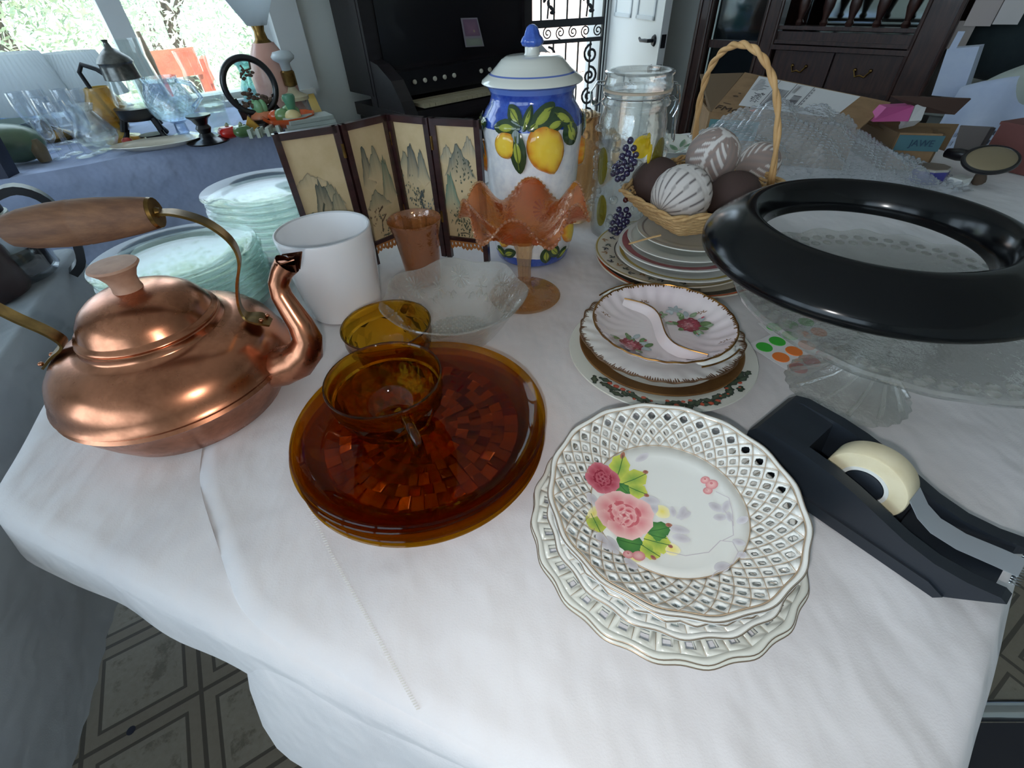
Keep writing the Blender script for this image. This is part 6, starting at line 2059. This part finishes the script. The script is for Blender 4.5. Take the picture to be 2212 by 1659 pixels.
for k_ in range(3):
    a = k_ * 2 * pi / 3 - .5
    c3, s3 = cos(a), sin(a)
    MB().tube([(c3 * .052, s3 * .052, zb - .03), (c3 * .066, s3 * .066, zb - .06), (c3 * .058, s3 * .058, zb * .35), (c3 * .064, s3 * .064, .02), (c3 * .078, s3 * .078, .003)], [.010, .010, .008, .007, .009], 8).build('stand_leg', BLACK_IRON, t)
MB().lathe([(.0, .008), (.035, .008), (.035, .014), (0, .014)], 24).build('burner_plate', BLACK_IRON, t)

# cut glass pitcher with diamond pattern and foot
P = onw(402, 298)
t = thing('cut_glass_pitcher', 'footed blue tinted cut glass pitcher with diamond pattern, right of the coffee carafe', 'pitcher', P)
zt, zs_ = rise(P, 166), rise(P, 258)
MB().lathe([(0, 0), (.052, 0), (.050, .006), (.018, .016), (.016, zs_ * .8), (.03, zs_)], 32).build('foot', BLUECUT, t, ang=40)
bdm = MB()
n_, m_ = 24, 10
prf = [(.034, 0), (.052, .1), (.061, .25), (.064, .4), (.062, .55), (.056, .7), (.049, .82), (.046, .9), (.048, 1.)]
def pr_(f):
    for (a, fa), (b, fb_) in zip(prf, prf[1:]):
        if f <= fb_: return a + (b - a) * (f - fa) / (fb_ - fa)
    return prf[-1][0]
vs, fs = [], []
for j_ in range(m_ + 1):
    for i in range(n_):
        a = 2 * pi * (i + .5 * (j_ % 2)) / n_
        f = j_ / m_
        r = pr_(f)
        z = zs_ + (zt - zs_) * f
        vs.append((r * cos(a), r * sin(a), z))
for j_ in range(m_):
    for i in range(n_):
        i2 = (i + 1) % n_
        a_, b_, c_, d_ = j_ * n_ + i, j_ * n_ + i2, (j_ + 1) * n_ + i2, (j_ + 1) * n_ + i
        fs += [(a_, b_, d_), (b_, c_, d_)] if j_ % 2 == 0 else [(a_, c_, d_), (a_, b_, c_)]
bdm.add(vs, fs)
bdm.build('cut_body', BLUECUT, t, False)
cut = MB()
for i in range(n_):
    for sg in (1, -1):
        pts = []
        for q in range(9):
            f = .02 + .70 * q / 8
            a = 2 * pi * i / n_ + sg * f * 1.9
            r = pr_(f) + .0006
            pts.append((r * cos(a), r * sin(a), zs_ + (zt - zs_) * f))
        cut.tube(pts, .0016, 4)
cut.build('cut_lines', CLEAR, t)
MB().tube([RIGHT * .048 + Vector((0, 0, zt - .01)), RIGHT * .085 + Vector((0, 0, zt - .02)), RIGHT * .10 + Vector((0, 0, (zt + zs_) / 2)), RIGHT * .066 + Vector((0, 0, zs_ + .03))], .007, 8).build('handle', BLUECUT, t)
# wooden stick standing in the pitcher
t = tag(at0(MB().tube([(0, 0, .004), (-.01, .03, rise(P, 168)), (-.03, .06, rise(P, 92))], [.010, .011, .007], 10).build('wooden_stick', mat('stick_wood', S(150, 130, 110), .7), None), onw(372, 238)), 'slim brown wooden stick standing upright behind the cut glass pitcher', 'stick')
# clear chimney, box vase, teal vase
def vase(name, label, px, py, ytop, prof, m_, cat='vase', n=32, group=None):
    P = onw(px, py)
    H = rise(P, ytop)
    t = MB().lathe([(r, z * H) for r, z in prof], n).build(name, m_, None, ang=50)
    return tag(at0(t, P), label, cat, group)
vase('glass_chimney', 'tall clear glass lamp chimney standing behind the coffee carafe', 352, 262, 84, [(.045, 0), (.05, .1), (.062, .3), (.05, .55), (.042, .8), (.048, 1), (.046, 1), (.040, .8), (.048, .55), (.060, .3), (.048, .1), (.043, 0)], CLEAR, 'glass')
vase('teal_vase', 'pale teal glass vase with flared lip seen through the round moon frame', 566, 238, 128, [(0, .02), (.04, 0), (.05, .2), (.046, .5), (.03, .7), (.036, .9), (.06, 1), (.057, 1), (.033, .9), (.027, .7), (.043, .5), (.046, .2), (0, .05)], thin('teal_glass', (.72, .92, .92, 1), refl=.08, body=S(150, 200, 204), bodyfac=.2))
vase('clear_square_vase', 'small clear glass vase between the black candle holder and moon frame', 478, 282, 218, [(0, .03), (.036, 0), (.04, .05), (.042, 1), (.039, 1), (.037, .08), (0, .06)], CLEAR, 'vase', 4)
vase('tall_clear_vase', 'tall clear vase against the bright patio behind the cut glass pitcher', 462, 240, 108, [(0, .02), (.045, 0), (.05, .1), (.058, .4), (.048, .7), (.056, 1), (.053, 1), (.045, .7), (.055, .4), (.046, .1), (0, .05)], CLEAR)
vase('glass_vase', 'bulbous clear glass vase at the front edge of the window table, right of goblets', 226, 322, 226, [(0, .03), (.03, 0), (.034, .03), (.052, .25), (.054, .4), (.036, .68), (.024, .85), (.034, 1), (.031, 1), (.021, .85), (.032, .68), (.050, .4), (.048, .25), (0, .06)], CLEARCUT)
vase('honey_lamp_chimney', 'honey coloured ribbed glass lamp in front of the second pleated shade', 268, 300, 188, [(0, .02), (.05, 0), (.05, .05), (.02, .10), (.018, .24), (.028, .30), (.058, .42), (.064, .52), (.05, .72), (.036, .9), (.032, 1), (.029, 1), (.033, .9), (.047, .72), (.061, .52), (.054, .42), (.02, .3), (0, .28)], AMBL, 'lamp')
# candle holder
vase('candle_holder', 'black turned wooden candle holder at the front of the window table', 452, 306, 248, [(0, 0), (.060, 0), (.062, .06), (.050, .14), (.026, .18), (.016, .34), (.022, .52), (.016, .64), (.024, .84), (.034, .94), (.034, 1), (0, 1)], BLACKWOOD, 'candlestick')
# pepper shaped shakers
def pepper(label, px, py, ytop, c, w_):
    P = onw(px, py)
    H = rise(P, ytop)
    t = thing('pepper_shaker', label, 'shaker', P, 0, 'pepper shaped shakers')
    MB().ell((0, 0, H * .45), (w_, w_, H * .48), 28, 14, fn=lambda q, a, ph: Vector((q.x * (1 + .08 * cos(4 * a)), q.y * (1 + .08 * cos(4 * a)), q.z * (1 - .1 * (ph < .5))))).build('body', mat(label[:9], c, .15, coat=.6), t)
    MB().tube([(0, 0, H * .84), (.003, 0, H * .95), (.006, 0, H)], .005, 8).build('stem', mat(label[:9] + '_stem', S(170, 180, 150), .3), t)
pepper('red pepper shaped ceramic shaker beside the black candle holder', 499, 299, 268, S(196, 40, 32), .030)
pepper('green pepper shaped ceramic shaker right of the red one', 528, 297, 266, S(84, 120, 74), .030)
# round moon frame
P = onw(572, 276)
t = thing('moon_frame', 'round black lacquer frame holding a cork landscape between glass on a carved stand', 'ornament', P, atan2(P.y, P.x) - pi / 2 + .12)
zc = rise(P, 186)
zt = rise(P, 132)
R_ = (zt - rise(P, 240)) / 2 * 1.10
MB().tube([(R_ * cos(k_ * pi / 30), 0, zc + R_ * sin(k_ * pi / 30)) for k_ in range(60)], .0095, 10, closed=True).build('ring', BLACKWOOD, t)
MB().lathe([(0, -.002), (R_ - .004, -.002), (R_ - .004, .002), (0, .002)], 48, M=Matrix(((1, 0, 0), (0, 0, -1), (0, 1, 0))), c=(0, .012, zc)).build('glass', CLEAR, t, ang=50)
ck = MB()
rk = random.Random(12)
for q in range(46):
    x = rk.uniform(-.8, .8)
    zm = -.25 - .45 * abs(x) + (.25 if abs(x + .2) < .2 else 0)
    z = rk.uniform(-.78, zm) if zm > -.78 else -.6
    if x * x + z * z > .8: continue
    ck.ell((x * R_, rk.uniform(-.006, .006), zc + z * R_), (R_ * rk.uniform(.06, .15), .006, R_ * rk.uniform(.05, .11)), 9, 6)
ck.build('cork_carving', mat('cork', S(104, 84, 70), .9, col2=S(84, 66, 56), nscale=40), t, False)
tw_ = MB()
tw_.tube([(R_ * .30, 0, zc + R_ * .88), (R_ * .25, 0, zc + R_ * .6), (R_ * .0, 0, zc + R_ * .55), (-R_ * .1, 0, zc + R_ * .75)], .003, 6)
tw_.tube([(R_ * .0, 0, zc + R_ * .55), (-R_ * .2, 0, zc + R_ * .4), (-R_ * .25, 0, zc + R_ * .3)], .003, 6)
for q in range(12):
    tw_.ell((R_ * rk.uniform(-.3, .3), 0, zc + R_ * rk.uniform(.25, .62)), (.006, .003, .004), 7, 5)
tw_.build('cork_branch', bpy.data.materials['cork'], t, False)
MB().lathe([(0, 0), (R_ * .75, 0), (R_ * .72, .012), (R_ * .6, .02), (R_ * .6, .03), (0, .03)], 32, fn=lambda a, r, z: (r, z)).build('base', BLACKWOOD, t)
cv = MB()
for q in range(15):
    a = pi + q * pi / 14
    x = R_ * .95 * cos(a)
    zz_ = zc - sqrt(max(0, R_ * R_ - x * x)) - .004
    for zq in (0, .5):
        z = .03 + (max(.04, zz_) - .03) * zq
        cv.tube([(x * .75, 0, z), (x * .85 + .006, 0, z + .012), (x * .8, 0, min(zz_, z + .03))], .005, 6)
cv.build('carved_stand', BLACKWOOD, t)
# tall pink lamp
P = onw(618, 250)
t = thing('pink_lamp', 'tall pink ceramic lamp with white cone shade standing at the window corner', 'lamp', P)
z1, z2 = rise(P, 92), rise(P, 55)
MB().lathe([(0, 0), (.075, 0), (.08, .01), (.072, .025), (.066, .04), (.070, z1 * .3), (.071, z1 * .55), (.060, z1 * .8), (.040, z1 * .95), (.034, z1), (0, z1)], 40).build('body', mat('salmon_glaze', S(204, 140, 122), .3, coat=.3, col2=S(222, 190, 176), nscale=3), t)
MB().lathe([(.030, z1), (.020, z1 + .01), (.016, z1 + .03), (.022, z1 + .05), (.014, z1 + .07), (.012, z2 + .02), (0, z2 + .02)], 20).build('neck', BRASS, t)
MB().lathe([(.03, z2), (.13, z2 + .17), (.128, z2 + .17), (.028, z2)], 48).build('shade', PLEAT, t)
# small lamp with bare bulb
P = onw(650, 254)
t = thing('bulb_lamp', 'small glass lamp with brass socket and bare frosted bulb beside the pink lamp', 'lamp', P)
za, zb_, zc_, zd = rise(P, 212), rise(P, 188), rise(P, 152), rise(P, 108)
MB().lathe([(0, 0), (.042, 0), (.040, .01), (.034, .02), (.036, za * .5), (.040, za), (0, za)], 6).build('glass_body', CLEARCUT, t, False)
MB().lathe([(.046, za - .004), (.046, za + .006), (.018, za + .02), (.012, zb_), (.010, zb_ + .01), (0, zb_ + .01)], 24).build('collar', mat('cream_metal', S(206, 196, 164), .4), t)
MB().lathe([(.010, zb_), (.021, zb_ + .006), (.022, zc_ - .004), (.018, zc_), (0, zc_)], 24, fn=lambda a, r, z: (r * (1 + .03 * cos(20 * a)), z)).build('socket', BRASS, t)
MB().lathe([(.015, zc_), (.017, zc_ + .02), (.034, zc_ + (zd - zc_) * .55), (.037, zc_ + (zd - zc_) * .7), (.028, zc_ + (zd - zc_) * .92), (0, zd)], 24).build('bulb', mat('frosted_bulb', S(216, 226, 230), .3, trans=.2), t, ang=180)
# orange dish with vegetables
P = onw(632, 276)
t = thing('orange_dish', 'orange ceramic dish filled with green and cream vegetable figures', 'dish', P)
ORG = mat('orange_glaze', S(214, 92, 44), .2, coat=.5)
MB().lathe([(0, .006), (.03, 0), (.05, .006), (.078, .03), (.082, .038), (.078, .037), (.05, .012), (0, .010)], 40, fn=lambda a, r, z: (r * (1 + .03 * cos(10 * a)), z)).build('dish', ORG, t)
GV = mat('green_glaze', S(112, 150, 96), .25, coat=.4)
for k_, (x, y, z, r_) in enumerate(((-.02, .0, .035, .022), (.02, -.015, .035, .020), (.0, .025, .04, .024), (-.045, .0, .035, .018))):
    MB().ell((x, y, z), (r_ * 1.3, r_, r_), 14, 9).build('vegetable', (GV, mat('cream_veg', S(214, 196, 140), .3), GV, ORG)[k_], t)
MB().lathe([(.010, .045), (.013, .055), (.020, .085), (.017, .092), (0, .085)], 12, c=(.012, .012, 0)).build('green_sprig', mat('sea_green_glaze', S(84, 142, 112), .3), t)
P = onw(576, 276)
t = thing('carrot_shaker', 'orange carrot bunch figure with green top in front of the carved stand', 'figure', P)
MB().ell((0, 0, .026), (.040, .030, .026), 18, 10, fn=lambda q, a, ph: Vector((q.x * (1 + .1 * cos(5 * a)), q.y, q.z))).build('carrots', mat('carrot_glaze', S(216, 132, 92), .3, coat=.4), t)
for k_ in range(4):
    MB().ell((.012 * cos(k_ * 1.6), .010 * sin(k_ * 1.6), .060), (.014, .010, .022), 10, 7).build('leaf_top', mat('leaf_glaze', S(128, 178, 130), .3) if k_ == 0 else bpy.data.materials['leaf_glaze'], t)
for k_, (px, py, lab_) in enumerate(((555, 296, 'pale ceramic knife rest nearest the green pepper shaker'), (576, 293, 'pale ceramic knife rest, middle of three'), (598, 288, 'pale ceramic knife rest under the carrot figure, rightmost of three'))):
    P = onw(px, py)
    o = MB().box((-.012, 0, .012), (.010, .034, .024)).box((.012, 0, .012), (.010, .034, .024)).box((0, 0, .012), (.026, .008, .009)).build('knife_rest', mat('pale_celadon', S(186, 196, 184), .3) if k_ == 0 else bpy.data.materials['pale_celadon'], None, False)
    tag(at0(o, P, AW - .6), lab_, 'knife rest', 'pale knife rests')
P = onw(549, 289)
tag(at0(MB().prism([(-.03, 0), (.035, 0), (.0, .05)], -.012, .012, M=Matrix(((1, 0, 0), (0, 0, 1), (0, 1, 0)))).build('yellow_wedge', mat('mustard_glaze', S(204, 154, 58), .4), None, False), P, .4), 'mustard yellow wedge between the green pepper and the knife rests', 'ornament')
# yellow ruler leaning against the wall
P = onw(694, 262)
tp_ = onv(668, 200, VW - .012)
t = thing('yellow_ruler', 'yellow wooden ruler leaning against the wall beside the window', 'ruler', P)
dd = tp_ - P
MB().ribbon([(0, 0, .001), dd], .032, .005, UX).build('ruler', mat('yellow_ruler_wood', S(166, 132, 34), .5), t, False)
MB().ribbon([dd * .55 + UY * -.004, dd * .62 + UY * -.004], .020, .001, UX).build('printed_patch', mat('ruler_ink', S(110, 88, 24), .6), t, False)
# folded white cloth at the right end
P = onw(672, 276)
fc = MB()
for k_ in range(3):
    fc.box((0, 0, .006 + k_ * .011), (.16 - k_ * .01, .10 - k_ * .008, .010), .1 * k_)
tag(at0(fc.build('folded_napkin', bpy.data.materials['sage_linen'], None, True), P, AW - .3), 'folded pale napkin at the right end of the window table', 'napkin')
# oval platter, tangerine, goblets, bowls on the left part
P = onw(345, 319)
t = thing('oval_platter', 'cream oval platter at the front of the window table under the stand', 'platter', P, AW - .35)
MB().lathe([(0, .006), (.075, .004), (.085, .010), (.118, .018), (.121, .017), (.085, .004), (0, .001)], 48, fn=lambda a, r, z: (r * (1 if True else 1), z)).build('platter', CREAM, t)
t.scale = (1, .52, 1)
P = onw(280, 314)
t = thing('carnival_saucer', 'small orange tinted saucer with a red spot left of the oval platter', 'saucer', P)
MB().lathe([(0, .004), (.025, .003), (.05, .014), (.052, .013), (.025, .0), (0, .001)], 32).build('saucer', MARIGOLD_PALE, t)
MB().ell((.0, 0, .012), (.016, .012, .010), 12, 8).build('red_spot', mat('red_candy', S(176, 56, 50), .3), t)
GOBL = thin('bright_clear_glass', (.95, .97, .99, 1), refl=.10, bscale=40, bstr=.3, body=S(216, 228, 244), bodyfac=.04)
def goblet_mesh():
    return MB().lathe([(0, .0), (.032, 0), (.030, .003), (.006, .008), (.0045, .05), (.006, .062), (.022, .078), (.030, .10), (.031, .13), (.029, .155), (.0275, .155), (.0285, .13), (.027, .10), (.018, .082), (0, .074)], 28)
gp = [(212, 330), (186, 338), (160, 332), (134, 342), (224, 306), (196, 312), (168, 306), (140, 310), (112, 326), (232, 288), (204, 288), (176, 284), (108, 300)]
glab = ['nearest the bulbous vase on the front row', 'second on the front row', 'third on the front row', 'leftmost on the front row', 'right end of the second row', 'second row behind the front pair', 'middle of the second row', 'second row, left of middle', 'left end of the second row', 'back row beneath the honey lamp', 'back row, in front of the pleated shade', 'back row between the two lamps', 'back row at the far left']
gob = None
for i, ((px, py), lb) in enumerate(zip(gp, glab)):
    P = onw(px, py)
    L_ = 'clear stemmed goblet, ' + lb
    if gob is None:
        gob = tag(goblet_mesh().build('goblet', GOBL, None, ang=50), L_, 'goblet', 'stemmed goblets crowded on the window table')
        at0(gob, P)
        gob.scale = (.72, .72, .78)
    else:
        g2 = dup(gob, P, i * .5, L_)
        k_ = .62 + .22 * ((i * 37) % 10) / 10
        g2.scale = (k_, k_, k_ * (1.0 + .15 * (i % 3)))
for i, (px, py, c_, lab_) in enumerate(((100, 348, S(120, 104, 76), 'small brown figurine among the goblets at the front edge'), (124, 290, S(170, 168, 140), 'small beige cup among the goblets in the back row'), (152, 262, S(150, 160, 140), 'small sage cup behind the goblets, under the pleated shade'))):
    P = onw(px, py)
    t = MB().lathe([(0, 0), (.014, 0), (.017, .014), (.020, .034), (.016, .046), (.012, .056), (0, .06)], 20).build('small_cup', mat('cup_tone_%d' % i, c_, .3), None)
    tag(at0(t, P), lab_, 'cup')
P = onw(52, 350)
t = thing('green_squash', 'dull green ceramic squash at the left front of the window table', 'squash', P, .3)
MB().ell((0, 0, .048), (.078, .055, .048), 30, 16, fn=lambda q, a, ph: Vector((q.x, q.y * (1 + .03 * cos(8 * ph)), q.z))).build('body', mat('squash_glaze', S(98, 122, 94), .35, coat=.3, col2=S(84, 104, 84), nscale=20), t)
MB().tube([(-.07, 0, .06), (-.095, 0, .075)], [.012, .008], 8).build('stem', mat('squash_stem', S(150, 144, 110), .6), t)
P = onw(18, 378)
t = thing('dark_book', 'dark blue upright book or case at the left picture edge on the window table', 'book', P, AW - .5)
MB().box((-.06, 0, .055), (.16, .05, .11), M=Matrix.Rotation(.15, 3, 'Y')).build('case', mat('navy_case', S(38, 44, 66), .5), t, False)
MB().box((-.055, -.026, .058), (.12, .002, .006), M=Matrix.Rotation(.15, 3, 'Y')).build('pale_edge', mat('pale_strip', S(150, 150, 156), .5), t, False)
P = onw(30, 318)
t = thing('floral_bowl', 'grey green bowl with dark flower pattern at the left edge, behind the squash', 'bowl', P)
MB().lathe([(0, .003), (.04, 0), (.075, .03), (.09, .065), (.087, .065), (.07, .032), (0, .01)], 40).build('bowl', mat('grey_green_glaze', S(128, 142, 136), .3), t)
d = Decal(lambda a, b, l: Vector(((.0765 + (b - .033) * .43 + .001 + l) * cos(a / .08), (.0765 + (b - .033) * .43 + .001 + l) * sin(a / .08), b)))
for q in range(14):
    d.leaf(-pi / 2 * .08 + rk.uniform(-.08, .1), rk.uniform(.030, .056), .026, .010, rk.uniform(-1, 1), S(74, 72, 70), S(96, 96, 92), 9)
d.build('flower_pattern', t)
vase('cobalt_bottle', 'cobalt blue glass bottle cut by the left picture edge', 0, 306, 212, [(0, .02), (.030, 0), (.034, .1), (.034, .55), (.014, .75), (.013, 1), (.011, 1), (.011, .75), (.030, .5), (0, .05)], thin('cobalt_glass', (.08, .16, .85, 1), refl=.08, body=S(30, 50, 200), bodyfac=.4), 'bottle')
vase('blue_swirl_bowl', 'wide blue tinted glass vase at the left picture edge behind the floral bowl', 42, 290, 196, [(0, .03), (.05, 0), (.07, .2), (.085, .6), (.10, 1), (.097, 1), (.08, .6), (.062, .2), (0, .08)], thin('pale_blue_glass', (.66, .80, .96, 1), refl=.1, body=S(130, 170, 226), bodyfac=.25))

# ================================================================== carafes on the left table
P = on(32, 600, .0045)
t = thing('glass_coffee_pot', 'round glass coffee pot with black lid and handle on the grey cloth', 'coffee pot', P)
zt = rise(P, 492)
MB().lathe([(0, .004), (.060, .002), (.066, .010), (.064, .05), (.052, zt * .8), (.044, zt), (.042, zt), (.050, zt * .8), (.061, .05), (.062, .012), (0, .008)], 48).build('glass_body', thin('smoky_clear_glass', (.80, .82, .84, 1), refl=.08), t)
MB().lathe([(0, .012), (.058, .012), (.060, .05), (0, .05)], 40).build('coffee_dregs', mat('dark_coffee', S(48, 38, 40), .3), t)
MB().lathe([(.046, zt - .01), (.050, zt - .006), (.050, zt + .014), (.047, zt + .016), (0, zt + .016)], 40).build('white_collar', mat('cream_collar', S(206, 216, 206), .4), t)
MB().lathe([(.047, zt + .0155), (.047, zt + .03), (.036, zt + .046), (.0, zt + .05)], 40).build('lid', BLACK_PLASTIC, t)
r_ = Vector((.8, .6, 0))
MB().ribbon([r_ * .040 + Vector((0, 0, zt + .034)), r_ * .075 + Vector((0, 0, zt + .040)), r_ * .100 + Vector((0, 0, zt + .018)), r_ * .104 + Vector((0, 0, zt - .03)), r_ * .092 + Vector((0, 0, zt - .08)), r_ * .070 + Vector((0, 0, zt - .10))], [.03, .026, .022, .024, .030, .026], .012, (-.6, .8, 0), smooth=4).build('handle', BLACK_PLASTIC, t)
P = on(-28, 640, .0045)
t = thing('dark_kettle', 'dark brown coffee pot cut off by the left picture edge', 'coffee pot', P)
MB().lathe([(0, .003), (.055, 0), (.06, .01), (.058, .06), (.045, .10), (.03, .11), (0, .115)], 40).build('body', mat('dark_brown_glaze', S(58, 44, 44), .3), t)
MB().lathe([(0, .112), (.012, .114), (.014, .126), (0, .13)], 20).build('knob', BLACK_PLASTIC, t)
